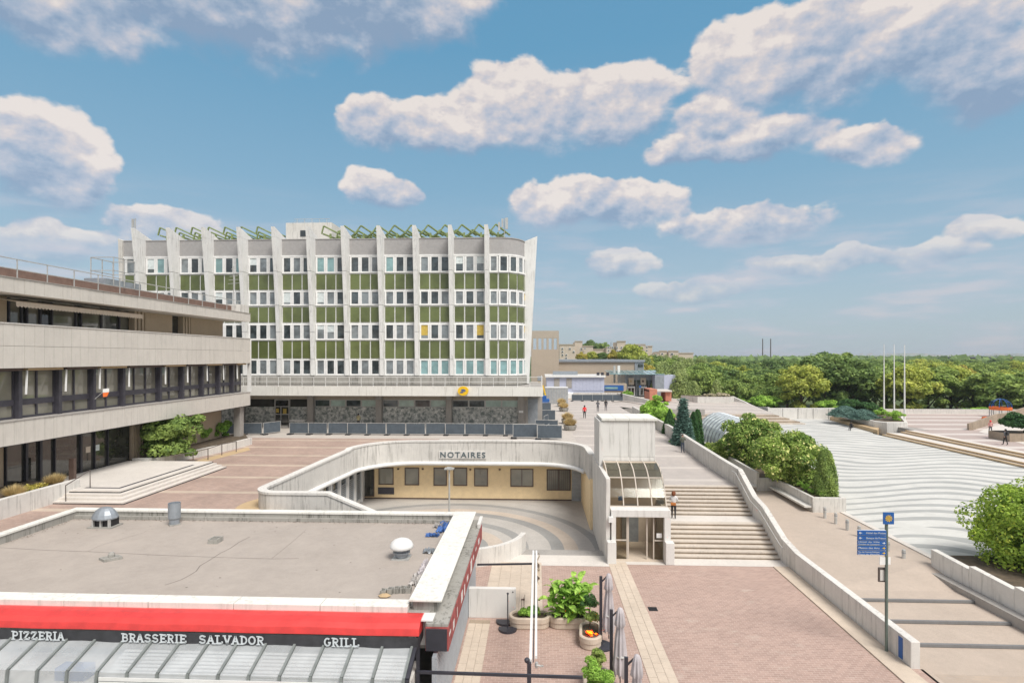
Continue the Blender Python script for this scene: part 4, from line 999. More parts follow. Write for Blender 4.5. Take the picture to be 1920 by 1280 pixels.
# top storey set back
XT = -30.0
def seg(pa, pb, z0, z1, name, mat, x=XT, d=.3):
    ya, yb = PX(pa, 640, x).y, PX(pb, 640, x).y
    return bx(name, mat, lb, x-d, x, ya+.01, yb-.01, z0, z1)
def ribs(pa, pb, z0, z1):
    ya, yb = PX(pa, 640, XT).y, PX(pb, 640, XT).y; b_ = MB().box(XT-.4, XT-.1, ya, yb, z0, z1)
    n_ = max(3, int((yb-ya)/.3))
    for k in range(n_): b_.box(XT-.1, XT+.06, ya+(yb-ya)*k/n_, ya+(yb-ya)*(k+.55)/n_, z0, z1)
    return b_.build('ribbed_pier', 'rib_wall', lb)
for z0, z1 in ((13.0, 14.75),):
    seg(-120, 13, z0, z1, 'brown_wall', 'brown_wall')
    g_px = [14, 38, 48, 73, 95, 140, 150, 188, 222, 250]
    for k_, (a, c) in enumerate(zip(g_px, g_px[1:])):
        o_ = seg(a, c, z0, z1, 'glazing', 'glass_dark' if k_ % 2 else 'glass_mid', x=XT-.5)
        bx('glazing_bar', 'dark_frame', lb, XT-.5, XT-.38, PX(a, 640, XT-.5).y-.05, PX(a, 640, XT-.5).y+.06, z0, z1)
    ribs(251, 272, z0, z1); seg(272, 323, z0, z1, 'brown_wall', 'brown_wall'); seg(323, 342, z0, z1, 'glazing', 'glass_dark', x=XT-.4)
    ribs(342, 358, z0, z1); seg(358, 418, z0, z1, 'brown_wall', 'brown_wall')
ya, yb = PX(30, 560, -28.6).y, PX(268, 590, -28.6).y
MB().hexa([(-29.9, ya, 14.55), (-28.6, ya, 14.32), (-28.6, yb, 14.32), (-29.9, yb, 14.55)], [(-29.9, ya, 14.6), (-28.6, ya, 14.37), (-28.6, yb, 14.37), (-29.9, yb, 14.6)]).build('awning', 'cream', lb)
va = MB(); n_ = 44
for k in range(n_):
    y0_, y1_ = ya+(yb-ya)*k/n_, ya+(yb-ya)*(k+1)/n_
    va.face([(-28.59, y0_, 14.37), (-28.59, y1_, 14.37), (-28.59, y1_, 14.12), (-28.59, (y0_+y1_)/2, 14.04), (-28.59, y0_, 14.12)])
va.build('awning_valance', 'cream', lb)
# ground floor
z0, z1 = Z3, 6.62
seg(-60, 7, z0, z1, 'brown_wall', 'brown_wall')
gpx = [8, 45, 72, 100, 148, 175, 200, 243]
for a, c in zip(gpx, gpx[1:]):
    ya, yb = PX(a, 850, XT).y, PX(c, 850, XT).y
    fr = MB(); w_ = .16 if a in (45, 72, 148) else .06
    fr.box(XT-.1, XT+.12, ya, ya+w_, z0, z1); fr.box(XT-.1, XT+.05, ya+w_, yb, z0, z0+.12)
    f_ = fr.build('shop_window', 'dark_metal', lb); bx('pane', 'glass_dark', f_, XT-.06, XT-.02, ya+w_, yb, z0+.12, z1)
for px, mt in ((182, 'blind_w'), (165, 'cream')):
    y = PX(px, 850, XT).y; bx('notice', mt, lb, XT+.0, XT+.01, y-.2, y+.2, 4.9, 5.3)
ribs(247, 272, z0, z1); seg(272, 335, z0, z1, 'brown_wall', 'brown_wall'); seg(335, 343, z0, z1, 'glazing', 'glass_dark', x=XT-.4)
ribs(343, 358, z0, z1); seg(358, 415, z0, z1, 'brown_wall', 'brown_wall')
bx('corner_post', 'conc_grey', lb, XB-1.0, XB-.4, YE-1.2, YE-.5, z0, 6.6)
bx('soffit', 'dark_frame', lb, -30.3, XB-.1, 21, YE-.05, 6.55, 6.59)
q = PX(193, 748, -28.0); MB().face([(-27.9, q.y-.3, 9.2), (-27.5, q.y+.2, 9.3), (-27.5, q.y+.1, 8.7), (-27.75, q.y-.2, 8.5)])
fl = thing('flag', 'small white and orange pennant hanging outside the strip windows', 'flag', (-28.0, q.y, 8.6))
MB().hexa([(-27.9, q.y-.14, 9.0), (-27.66, q.y+.08, 9.03), (-27.66, q.y+.10, 9.03), (-27.9, q.y-.12, 9.0)], [(-27.9, q.y-.14, 9.24), (-27.66, q.y+.08, 9.27), (-27.66, q.y+.10, 9.27), (-27.9, q.y-.12, 9.24)]).build('cloth', 'plastic_white', fl)
MB().hexa([(-27.88, q.y-.14, 8.72), (-27.74, q.y, 8.74), (-27.74, q.y+.02, 8.74), (-27.88, q.y-.12, 8.72)], [(-27.9, q.y-.14, 8.99), (-27.66, q.y+.08, 9.02), (-27.66, q.y+.10, 9.02), (-27.9, q.y-.12, 8.99)]).build('orange_stripe', 'orange', fl)
MB().bar((-28.3, q.y-.3, 8.6), (-27.75, q.y+.08, 9.3), .025).build('staff', 'rail', fl)
# entrance steps
en = thing('entrance_steps', 'white stone entrance platform with black edged steps before the left building', 'steps', (-25, 34, Z3))
for k in range(4):
    x1_ = -22.6-k*.33; y0_ = 29.75+k*.36
    bx('step', 'slab_w', en, -29.9, x1_, y0_, 40.0-k*.05, Z3-.05 if k == 0 else Z3+k*.125-.02, Z3+(k+1)*.125)
    if k in (0, 3): bx('black_edge', 'black', en, -28, x1_+.012, y0_-.012, 40.0, Z3+(k)*.125-.005, Z3+k*.125+.055)
bx('inlay', 'dark_frame', en, -24.25, -24.05, 31.4, 38.5, Z3+.5, Z3+.506); bx('inlay', 'dark_frame', en, -26.2, -24.26, 31.4, 31.6, Z3+.5, Z3+.506)
rl = MB().tube([(-26.0, 29.9, Z3+.1), (-26.0, 29.9, Z3+1.0), (-26.0, 31.6, Z3+1.5), (-26, 31.6, Z3+.5)], .03, 6); tag(rl.build('stair_rail', 'rail_dark'), 'thin bronze handrail on the entrance steps', 'handrail')
# near planter wall
pw2 = thing('planter_box', 'cream concrete planter wall with straw grasses left of the entrance steps', 'planter', (-26.6, 28, Z3))
for k in range(3):
    y = 31.6-k*3.1; MB().hexa([(-26.9, y-3.08, Z3-.1), (-26.6, y-3.08, Z3-.1), (-26.6, y, Z3-.1), (-26.9, y, Z3-.1)], [(-26.9, y-3.08, 4.2), (-26.6, y-3.08, 4.2), (-26.6, y, 4.2), (-26.9, y, 4.2)]).build('wall_panel', 'conc_clean', pw2, bevel=.02)
bx('soil', 'soil', pw2, -29.9, -26.91, 22.3, 31.6, Z3, 4.02)
# far planter along ramp
pts = [P(250, 874, Z3), P(293, 874, Z3), P(345, 862, Z3), P(420, 846, Z3), P(470, 833, Z3)]
p3 = thing('garden_wall', 'low cream wall with shrubs between the entrance and the post office', 'planter', pts[2])
walls_path(MB(), [(a.x, a.y, Z3+.62+.0*k, Z3-.1) for k, a in enumerate(pts)], .3).build('wall', 'conc_clean', p3)
MB().prism([(a.x-.15, a.y) for a in pts]+[(-29.95, 56), (-29.95, 42)], Z3, Z3+.5).build('soil', 'soil', p3)
bx('grey_box', 'rail', p3, pts[1].x-.6, pts[1].x-.1, pts[1].y-.7, pts[1].y-.3, Z3, Z3+.7)
rp = [P(330, 876, Z3), P(362, 870, Z3), P(390, 862, Z3), P(416, 853, Z3), P(443, 847, Z3)]
b_ = MB()
for a in rp: b_.bar((a.x, a.y, Z3), (a.x, a.y, Z3+.9), .05)
b_.tube([(a.x, a.y, Z3+.9) for a in rp], .03, 6); tag(b_.build('ramp_rail', 'rail_dark'), 'bronze handrail along the small ramp beside the garden wall', 'handrail')
struct(sheet('ramp_curb', [tuple(P(300, 880, Z3+.012)), tuple(P(330, 880, Z3+.012)), tuple(P(470, 843, Z3+.012)), tuple(P(465, 838, Z3+.012))], 'honey'))
q = P(136, 900, Z3+.5); tag(bx('totem', 'brown_trim', None, q.x-.16, q.x+.16, q.y-.1, q.y+.1, Z3+.5, Z3+1.85), 'narrow dark brown totem standing at the glazed entrance', 'totem')

# ================================================================== PIZZERIA
pz = thing('pizzeria', 'flat roofed pizzeria with red awning and glazed veranda', 'restaurant', (-3, 17, 0))
PX0, PX1, PY0, PY1 = -23.2, -2.95, 17.2, 27.3
ZRf = 3.28
roof = MB().box(PX0+.3, PX1-.1, PY0+.4, PY1-.3, 2.9, ZRf).build('roof_membrane', 'bitumen', pz)
bx('back_parapet', 'conc_dirty', pz, PX0, -3.95, PY1-.32, PY1, 0, 3.62); bx('left_parapet', 'conc_dirty', pz, PX0, PX0+.32, 16.5, PY1-.33, 0, 3.62)
for k in range(6): x = PX0-.04+k*3.22; bx('back_coping', 'coping', pz, x, x+3.2, PY1-.36, PY1+.08, 3.621, 3.70)
for k in range(3): bx('left_coping', 'coping', pz, PX0-.06, PX0+.36, 16.4+k*3.5, 16.4+k*3.5+3.47, 3.621, 3.70)
bx('roof_kerb', 'conc_dirty', pz, PX0+.32, -3.95, PY1-.5, PY1-.321, ZRf, ZRf+.16)
nseg = 7; 
for k in range(nseg):
    w_ = (-3.95+23.2)/nseg; bx('front_coping', 'coping', pz, PX0+k*w_, PX0+(k+1)*w_-.02, 17.12, 17.66, 3.40, 3.60, bevel=.015)
bx('front_fascia', 'conc_grey', pz, PX0, -3.3, 17.2, 17.6, 2.3, 3.39)
bx('east_wall', 'corr', pz, -3.05, -2.95, 16.3, PY1, 0, 2.5); cor = MB()
for k in range(18): cor.box(-2.95, -2.925, 16.35, PY1-.1, .05+k*.14, .12+k*.14)
cor.build('corrugation', 'corr', pz)
bx('east_ledge', 'conc_dirty', pz, -3.3, -2.62, 16.6, PY1, 3.26, 3.34); bx('ledge_kerb', 'whitewall', pz, -2.75, -2.6, 26.0, PY1+.1, 3.34, 3.5)
bx('east_fascia', 'plastic_white', pz, -3.9, -3.3, 17.0, PY1, 2.5, 3.3)
for k, (y0_, y1_) in enumerate(((17.25, 21.6), (21.62, 27.25))): bx('capping_board', 'coping', pz, -3.95, -2.92, y0_, y1_, 3.70, 3.76, bevel=.01)
bx('capping_base', 'conc_dirty', pz, -3.85, -3.1, 17.4, PY1, 3.3, 3.695)
sb = bx('sign_box', 'red_sign', pz, -3.29, -2.6, 16.55, 26.9, 2.56, 3.25)
bx('sign_end', 'dark_metal', sb, -3.27, -2.64, 16.50, 16.549, 2.58, 3.22)
0 and text('lettering', 'BRASSERIE', .36, 'text_white', (-2.59, 21.7, 2.72), (R(90), 0, R(90)), sb, bold=.01)
for k in range(11): y_ = 16.8+k*.9+random.uniform(-.3, .3); bx('sign_patch', 'plastic_white', sb, -2.6, -2.594, y_, y_+random.uniform(.05, .5), 2.65+random.uniform(0, .3), random.uniform(2.95, 3.2))
bx('leaning_board', 'plastic_white', pz, -3.5, -3.1, 16.7, 17.2, 3.36, 3.4)
# awning
ap = [(17.18, 3.40), (16.98, 3.46), (16.76, 3.45), (16.55, 3.38), (16.42, 3.26), (16.36, 3.08)]
for (ya, za), (yb, zb) in zip(ap, ap[1:]): pass
b_ = MB()
for (ya, za), (yb, zb) in zip(ap, ap[1:]):
    for k in range(66):
        xa_, xb_ = PX0+(-3.45-PX0)*k/66, PX0+(-3.45-PX0)*(k+1)/66
        sg_ = lambda x, y: -.028*(1-abs(math.cos((x-PX0)*math.pi/3.28)))*min(1, (17.2-y)*2.5)*(1 if y > 16.4 else .4)
        b_.face([(xa_, ya, za+sg_(xa_, ya)), (xa_, yb, zb+sg_(xa_, yb)), (xb_, yb, zb+sg_(xb_, yb)), (xb_, ya, za+sg_(xb_, ya))])
b_.face([(-3.45, 17.18, 2.9), (-3.45, 17.18, 3.42)]+[(-3.45, y, z) for y, z in ap[1:]]+[(-3.45, 16.3, 2.95)])
aw = b_.build('awning', 'red', pz)
vb = MB(); nv = 60
for k in range(nv):
    x0_, x1_ = PX0+(-3.45-PX0)*k/nv, PX0+(-3.45-PX0)*(k+1)/nv
    f1 = lambda x: 16.31+.02*math.sin(x*3.1)
    f2 = lambda x: 2.73+.025*math.sin(x*2.3+1)
    vb.face([(x0_, 16.29, 3.085), (x0_, f1(x0_), f2(x0_)), (x1_, f1(x1_), f2(x1_)), (x1_, 16.29, 3.085)])
vb.face([(-3.45, 16.29, 3.085), (-3.45, 16.31, 2.73), (-3.44, 17.1, 2.8), (-3.44, 17.1, 3.0)])
va = vb.build('valance', 'black_canvas', aw)
def cv(cx, cy, rx, ry, a0, a1, n=10): return [(cx+rx*math.cos(R(a0+(a1-a0)*k/n)), cy+ry*math.sin(R(a0+(a1-a0)*k/n))) for k in range(n+1)]
# letters drawn as strokes in a unit box: (polylines, serifs (x, y, width))
GL = {'I': ([[(.5, 0), (.5, 1)]], [(.5, 0, .8), (.5, 1, .8)]),
 'L': ([[(.3, 0), (.3, 1)], [(.3, .06), (.92, .06), (.92, .3)]], [(.3, 0, .5), (.3, 1, .56)]),
 'E': ([[(.28, 0), (.28, 1)], [(.28, .06), (.92, .06), (.92, .28)], [(.28, .94), (.9, .94), (.9, .74)], [(.28, .5), (.68, .5)], [(.68, .38), (.68, .62)]], [(.24, 0, .4), (.24, 1, .4)]),
 'P': ([[(.28, 0), (.28, 1)], [(.28, .94), (.6, .94)]+cv(.6, .7, .26, .24, 90, -90)+[(.28, .46)]], [(.28, 0, .5), (.22, 1, .4)]),
 'R': ([[(.26, 0), (.26, 1)], [(.26, .94), (.56, .94)]+cv(.56, .72, .26, .22, 90, -90)+[(.26, .5)], [(.5, .5), (.82, .04)]], [(.26, 0, .46), (.22, 1, .4), (.86, 0, .3)]),
 'B': ([[(.26, 0), (.26, 1)], [(.26, .94), (.56, .94)]+cv(.56, .74, .24, .2, 90, -90)+[(.26, .54)], [(.56, .54)]+cv(.58, .3, .28, .24, 90, -90)+[(.26, .06)]], [(.22, 0, .4), (.22, 1, .4)]),
 'D': ([[(.26, 0), (.26, 1)], [(.26, .94), (.46, .94)]+cv(.46, .5, .4, .44, 90, -90)+[(.26, .06)]], [(.22, 0, .4), (.22, 1, .4)]),
 'O': ([cv(.5, .5, .38, .45, 0, 360, 18)], []),
 'S': ([cv(.5, .72, .3, .22, 20, 250, 10)+cv(.5, .28, .32, .23, 90, -160, 10)[1:]], [(.84, .86, .12), (.16, .16, .12)]),
 'Z': ([[(.14, .7), (.14, .94), (.84, .94), (.16, .06), (.88, .06), (.88, .32)]], []),
 'A': ([[(.14, 0), (.5, 1), (.86, 0)], [(.28, .34), (.74, .34)]], [(.14, 0, .4), (.88, 0, .4)]),
 'V': ([[(.14, 1), (.5, 0), (.86, 1)]], [(.14, 1, .4), (.88, 1, .4)]),
 'G': ([cv(.5, .5, .37, .45, 50, 330, 14)+[(.84, .44)], [(.58, .44), (.98, .44)]], [])}
def lets(body, pa, pb, pyc):
    A = PY(pa, pyc, 16.24); C = PY(pb, pyc, 16.24); w = C.x-A.x; n_ = len(body)
    units_ = [.6 if c_ == 'I' else 1.0 for c_ in body]; tot_ = sum(units_); x = A.x; H_ = .235
    for c_, u_ in zip(body, units_):
        cw_ = w*u_/tot_; b_ = MB(); pl_, sf_ = GL[c_]; m_ = .94
        X_ = lambda t: x+cw_*t*m_
        Z_ = lambda t: 2.795+H_*t
        for k_, line_ in enumerate(pl_):
            for q0, q1 in zip(line_, line_[1:]): b_.bar((X_(q0[0]), 16.245, Z_(q0[1])), (X_(q1[0]), 16.245, Z_(q1[1])), .045 if k_ else .05, .006+.001*k_, up=(0, 1, 0))
        for sx_, sy_, sw_ in sf_: b_.box(X_(sx_)-cw_*sw_/2, X_(sx_)+cw_*sw_/2, 16.238, 16.252, Z_(sy_)-.014, Z_(sy_)+.014)
        b_.build('letter', 'text_white', va)
        x += cw_
lets('PIZZERIA', 21, 121, 1186); lets('BRASSERIE', 227, 350, 1196); lets('SALVADOR', 372, 496, 1200); lets('GRILL', 607, 674, 1206)
# veranda
vr = thing('veranda', 'sloping glazed veranda with grey bars below the red awning', 'veranda', (-13, 15.8, 0))
bars = [-13.27+k*.875 for k in range(-11, 12)]
bars = [x for x in bars if x < -3.6]
zk, yk = 2.40, 15.32
for x in bars:
    MB().bar((x, 16.35, 2.78), (x, yk, zk), .07, .09).bar((x, yk, zk+.02), (x, yk-.12, 1.2), .07, .09).build('glazing_bar', 'rail_g', vr) if 'rail_g' in M else MB().bar((x, 16.35, 2.78), (x, yk, zk), .07, .09).bar((x, yk, zk+.02), (x, yk-.12, 1.2), .07, .09).build('glazing_bar', 'grey_metal', vr)
pme = MB(); pme.hexa([(.045, yk-15.8, zk-.01), (.83, yk-15.8, zk-.01), (.83, 16.35-15.8, 2.75), (.045, 16.35-15.8, 2.75)], [(.045, yk-15.8, zk), (.83, yk-15.8, zk), (.83, 16.35-15.8, 2.76), (.045, 16.35-15.8, 2.76)])
pm = bpy.data.meshes.new('roof_pane'); pm.from_pydata(pme.v, [], pme.f); pm.materials.append(M['veranda'])
pme = MB(); pme.hexa([(.045, yk-.12-15.8, 1.2), (.83, yk-.12-15.8, 1.2), (.83, yk-.11-15.8, 1.2), (.045, yk-.11-15.8, 1.2)], [(.045, yk-15.8, zk), (.83, yk-15.8, zk), (.83, yk+.01-15.8, zk), (.045, yk+.01-15.8, zk)])
pm2 = bpy.data.meshes.new('front_pane'); pm2.from_pydata(pme.v, [], pme.f); pm2.materials.append(M['veranda'])
for x in bars[:-1]:
    inst('roof_pane', pm, (x, 15.8, 0), vr); inst('front_pane', pm2, (x, 15.8, 0), vr)
for k in range(8):
    y = 15.40+k*.118; bx('blind_slat', 'plastic_white', vr, -12.3, -3.7, y, y+.09, 2.28+.36*(y-15.32)/1.0-.1, 2.30+.36*(y-15.32)/1.0-.1)
for k in range(8):
    bx('blind_slat', 'plastic_white', vr, -12.3, -3.7, 15.24, 15.26, 2.20-k*.13, 2.30-k*.13)
bx('interior', 'conc_clean', vr, PX0, -3.6, 15.5, 17.1, .9, 1.95); bx('blue_box', 'blue', vr, -13.9, -13.0, 15.6, 16.0, 1.96, 2.3); bx('interior_wall', 'dark_frame', vr, PX0, -12.4, 17.11, 17.19, 1.3, 2.3)
MB().bar((-3.55, 16.4, 2.75), (-3.55, yk, zk), .1).bar((-3.55, yk, zk), (-3.55, yk, .8), .1).bar((-3.5, 16.5, 3.0), (-3.5, 16.5, 0), .1).build('end_frame', 'dark_metal', vr)
# roof equipment
def rooflet(name, lab, cat, px, py): 
    q = P(px, py, ZRf); return q, thing(name, lab, cat, q)
q, t_ = rooflet('cowl_vent', 'dark grey domed extractor cowl at the back of the pizzeria roof', 'roof vent', 197, 987)
bx('base', 'conc_dirty', t_, q.x-.62, q.x+.55, q.y-.35, q.y+.45, ZRf, ZRf+.06)
for dx_ in (-.42, -.04, .36): bx('leg', 'rail', t_, q.x+dx_, q.x+dx_+.08, q.y-.3, q.y-.2, ZRf+.06, ZRf+.42)
bx('dark_core', 'black', t_, q.x-.4, q.x+.42, q.y-.18, q.y+.35, ZRf+.06, ZRf+.42)
MB().lathe((q.x, q.y, ZRf), [(.56, .40), (.58, .46), (.52, .62), (.40, .80), (.26, .90), (.1, .93)], 12, sy=.8).build('cowl', 'grey_metal', t_)
q, t_ = rooflet('flue_pipe', 'pale grey cylindrical flue beside the rear roof parapet', 'roof vent', 327, 983)
MB().lathe(q, [(.33, 0), (.33, .05)], 4).build('base', 'conc_dirty', t_); MB().lathe(q, [(.22, .05), (.22, .28), (.25, .3), (.27, .34), (.27, 1.05), (.25, 1.05), (.25, .8)], 18).build('pipe', 'grey_metal', t_)
q, t_ = rooflet('hollow_block', 'single hollow concrete block lying on the pizzeria roof', 'concrete block', 404, 1016)
for dx_ in (-.2, .16): bx('web', 'conc_dirty', t_, q.x+dx_, q.x+dx_+.05, q.y-.25, q.y+.25, ZRf, ZRf+.2)
for dy_ in (-.25, -.02, .2): bx('web', 'conc_dirty', t_, q.x-.15, q.x+.16, q.y+dy_, q.y+dy_+.05, ZRf, ZRf+.19)
q, t_ = rooflet('slab_weight', 'square concrete slab with small cap lying on the pizzeria roof', 'concrete slab', 208, 1048)
o_ = MB().hexa([(q.x-.42, q.y-.1, ZRf), (q.x+.0, q.y-.35, ZRf), (q.x+.45, q.y+.05, ZRf), (q.x+.02, q.y+.33, ZRf)], [(q.x-.42, q.y-.1, ZRf+.1), (q.x+.0, q.y-.35, ZRf+.1), (q.x+.45, q.y+.05, ZRf+.1), (q.x+.02, q.y+.33, ZRf+.1)]).build('slab', 'conc_dirty', t_)
MB().lathe((q.x+.02, q.y, ZRf+.1), [(.12, 0), (.12, .1), (.08, .18), (.02, .2)], 8).build('cap', 'conc_dirty', t_)
q, t_ = rooflet('mushroom_vent', 'white domed mushroom vent on a square plate', 'roof vent', 753, 1046)
bx('base_plate', 'rail', t_, q.x-.34, q.x+.34, q.y-.3, q.y+.32, ZRf, ZRf+.05)
MB().lathe(q, [(.2, .05), (.24, .1), (.26, .22), (.34, .24), (.34, .28), (.25, .3), (.25, .48)], 18).build('neck', 'grey_metal', t_)
MB().lathe(q, [(.44, .42), (.47, .46), (.46, .54), (.40, .65), (.30, .73), (.16, .785), (.02, .80)], 24).build('dome', 'plastic_white', t_, smooth=True)
# perforated bricks near the corner
for k in range(2):
    q = P(745-k*24, 1113+k*5, ZRf); t_ = thing('hollow_block', ('curved row of hollow blocks beside the capping board' if k == 0 else 'broken terracotta piece left of the hollow blocks'), 'concrete block' if k == 0 else 'rubble', q)
    if k == 0:
        for j in range(5):
            a = j*.18-.3; x = q.x-.45+j*.2; y = q.y+.06*j-.05*(j-2)**2*.4
            o_ = MB(); o_.box(x-.09, x-.06, y-.12, y+.12, ZRf, ZRf+.18); o_.box(x+.06, x+.09, y-.12, y+.12, ZRf, ZRf+.18); o_.box(x-.06, x+.06, y-.12, y-.09, ZRf, ZRf+.18); o_.box(x-.06, x+.06, y+.09, y+.12, ZRf, ZRf+.18); o_.build('block', 'conc_dirty', t_)
    else:
        MB().lathe(q, [(.1, 0), (.16, .04), (.07, .1)], 6, sx=1.4).build('piece', 'honey', t_)
# roof seams and cracks
def strip(pts, w, nm, z=ZRf+.004, par=None, mat='crack'):
    b_ = MB(); q = [P(a, c, z) for a, c in pts]
    for a, c in zip(q, q[1:]):
        d = (c-a).normalized(); n_ = Vector((-d.y, d.x, 0))*w/2
        b_.face([a-n_, c-n_, c+n_, a+n_])
    return b_.build(nm, mat, par)
strip([(0, 1026), (90, 1031), (168, 1033.5), (300, 1040), (420, 1044.5), (512, 1047), (560, 1046)], .022, 'seam', par=pz)
strip([(310, 1096), (340, 1086), (355, 1078), (368, 1070), (375, 1060), (392, 1050), (412, 1037), (432, 1027), (448, 1016), (468, 1006)], .03, 'crack', par=pz)
strip([(510, 1046), (535, 1026), (560, 1005), (574, 992)], .015, 'crack', par=pz)
strip([(165, 1033), (185, 1023), (225, 1011), (275, 996)], .013, 'crack', par=pz)
sp = MB(); rr = random.Random(5)
for k in range(60):
    px, py = rr.uniform(10, 760), rr.choice([rr.uniform(985, 1000), rr.uniform(1000, 1118)]); q = P(px, py, ZRf+.003); s_ = rr.uniform(.01, .04)
    sp.face([(q.x+s_*math.cos(t)*rr.uniform(.6, 1.6), q.y+s_*math.sin(t), q.z) for t in [j*math.pi/3 for j in range(6)]])
sp_ = sp.build('roof_specks', 'crack', pz); sp_['kind'] = 'stuff'
lf_ = MB()
for k in range(700):
    x = rr.uniform(PX0+.4, -4.1); y = PY1-.5-abs(rr.gauss(0, .10)); z = ZRf+.005+rr.random()*.02; s_ = rr.uniform(.012, .04); a = rr.random()*6
    lf_.face([(x+s_*math.cos(a), y+s_*math.sin(a), z), (x-s_*math.sin(a), y+s_*math.cos(a), z+.01), (x-s_*math.cos(a), y-s_*math.sin(a), z)])
for k in range(200):
    x = PX0+.4+abs(rr.gauss(0, .12)); y = rr.uniform(18, PY1-.4); z = ZRf+.01; s_ = rr.uniform(.015, .04); a = rr.random()*6
    lf_.face([(x+s_*math.cos(a), y+s_*math.sin(a), z), (x-s_*math.sin(a), y+s_*math.cos(a), z+.01), (x-s_*math.cos(a), y-s_*math.sin(a), z)])
o_ = lf_.build('dry_leaves', 'brown_trim'); o_['kind'] = 'stuff'
# rags and tarpaulin: crumpled sheets
def rag(name, lab, mat, cx_, cy_, w, l, z, seed, cat='cloth'):
    r_ = random.Random(seed); n_ = 12; b_ = MB(); H = {}
    for i in range(n_+1):
        for j in range(n_+1):
            u, v = i/n_-.5, j/n_-.5; e = 1+.25*math.sin(i*1.7+seed)+.2*math.sin(j*2.3+seed*2)
            H[i, j] = (cx_+u*w*e+r_.uniform(-.02, .02), cy_+v*l*(1+.2*math.sin(i+seed))+r_.uniform(-.02, .02), z+abs(.09*math.sin(i*1.9+j*.8+seed)+.06*math.sin(j*2.7+seed)+r_.uniform(-.04, .04))+.01)
    for i in range(n_):
        for j in range(n_): b_.face([H[i, j], H[i+1, j], H[i+1, j+1], H[i, j+1]])
    o = b_.build(name, mat, smooth=False); return tag(o, lab, cat)
q = P(830, 990, ZRf); rag('tarpaulin', 'crumpled blue tarpaulin against the white capping board', 'blue_cloth', q.x, q.y, .35, 1.4, ZRf, 1, 'tarpaulin')
q = P(812, 1005, ZRf); rag('tarpaulin', 'blue tarpaulin corner spread on the roof below the larger heap', 'blue_cloth', q.x, q.y, .5, .3, ZRf, 2, 'tarpaulin')
q = P(828, 983, ZRf+.1); rag('rag', 'grey rag heap beside the blue tarpaulin at the rear corner', 'grey_cloth', q.x-.15, q.y, .4, .5, ZRf, 3)
q = P(808, 1035, ZRf); rag('rag', 'blue grey rag lying right of the mushroom vent', 'grey_metal', q.x, q.y, .7, .4, ZRf, 4)
q = P(800, 1062, ZRf); rag('rag', 'long whitish rag trailing along the capping board', 'cloth', q.x-.02, q.y-.2, .35, 1.5, ZRf, 5)
q = P(782, 1090, ZRf); rag('rag', 'greyish rag at the front end of the capping board', 'grey_cloth', q.x, q.y, .4, .8, ZRf, 6)

# ================================================================== FENCES, UPPER PLAZA OBJECTS
def fence_panel():
    t = thing('fence_panel', '', 'fence', (0, 0, 0), 'mesh panels of the site fence')
    b_ = MB().bar((0, 0, .12), (0, 0, 1.25), .04).bar((1.98, 0, .12), (1.98, 0, 1.25), .04).bar((0, 0, 1.25), (1.98, 0, 1.25), .04).bar((0, 0, .14), (1.98, 0, .14), .03)
    b_.build('frame', 'rail', t, local=True)
    MB().box(.02, 1.96, -.01, .01, .16, 1.2).build('netting', 'mesh_fence', t, local=True)
    MB().box(-.18, .3, -.35, .35, 0, .12).build('foot', 'black', t, local=True)
    return t
fz = fence_panel(); fy = 57.5
fx = [PY(543, 817, fy).x+k*2.05 for k in range(13)]
for k, x in enumerate(fx):
    o = fz if k == 0 else copy_tree(fz, (x, fy, Z3))
    o.location = (x, fy+random.uniform(-.08, .08), Z3); o.rotation_euler = (0, 0, R(random.uniform(-2.5, 2.5)))
    o['label'] = 'dark netted fence panel in the straight row before the marble wall'
for k, (px, rz) in enumerate(((418, 0), (456, 0), (494, 60))):
    copy_tree(fz, P(px, 815, Z3), rz=R(rz), label=('fence panel at the planter corner left of the post office door', 'middle fence panel left of the post office door', 'fence panel turned inwards beside the post office door')[k])
for k, (px, py, rz, lab) in enumerate(((962, 822, 2, 'fence panel at the right end of the row, nearest the plaza'), (1004, 812, -3, 'leaning dark hoarding at the right corner of the site fence'), (1006, 790, 8, 'second hoarding back beside the dry planters'), (1003, 773, 10, 'third hoarding back under the canopy end'), (1008, 824, 0, 'low hoarding lying in front of the fence corner'))):
    copy_tree(fz, P(px, py, Z3), rz=R(rz), label=lab, sc=(1.2, 1, 1.15))
q = P(1040, 822, Z3)
for k, (px, py, rz) in enumerate(((1020, 800, 75), (1024, 822, 80))): copy_tree(fz, P(px, py, Z3), rz=R(rz), label=('side hoarding running back from the fence corner', 'side hoarding closing the fence corner')[k])
# fence in front of far planter
for k in range(5): copy_tree(fz, P(1072+k*19, 752, Z3), rz=0, label='grey mesh panel in front of the long concrete planter at the back of the plaza', sc=(.98, 1, 1.0))
# dry planters
def bowl(px, py, lab, r=.75):
    q = P(px, py, Z3); t = thing('plant_pot', lab, 'planter', q, 'concrete pots with dry grass on the upper plaza')
    MB().lathe(q, [(r*.7, 0), (r*.85, .1), (r, .45), (r, .55), (r*.9, .55), (r*.85, .5)], 14).build('pot', 'conc_dirty', t)
    return q, t
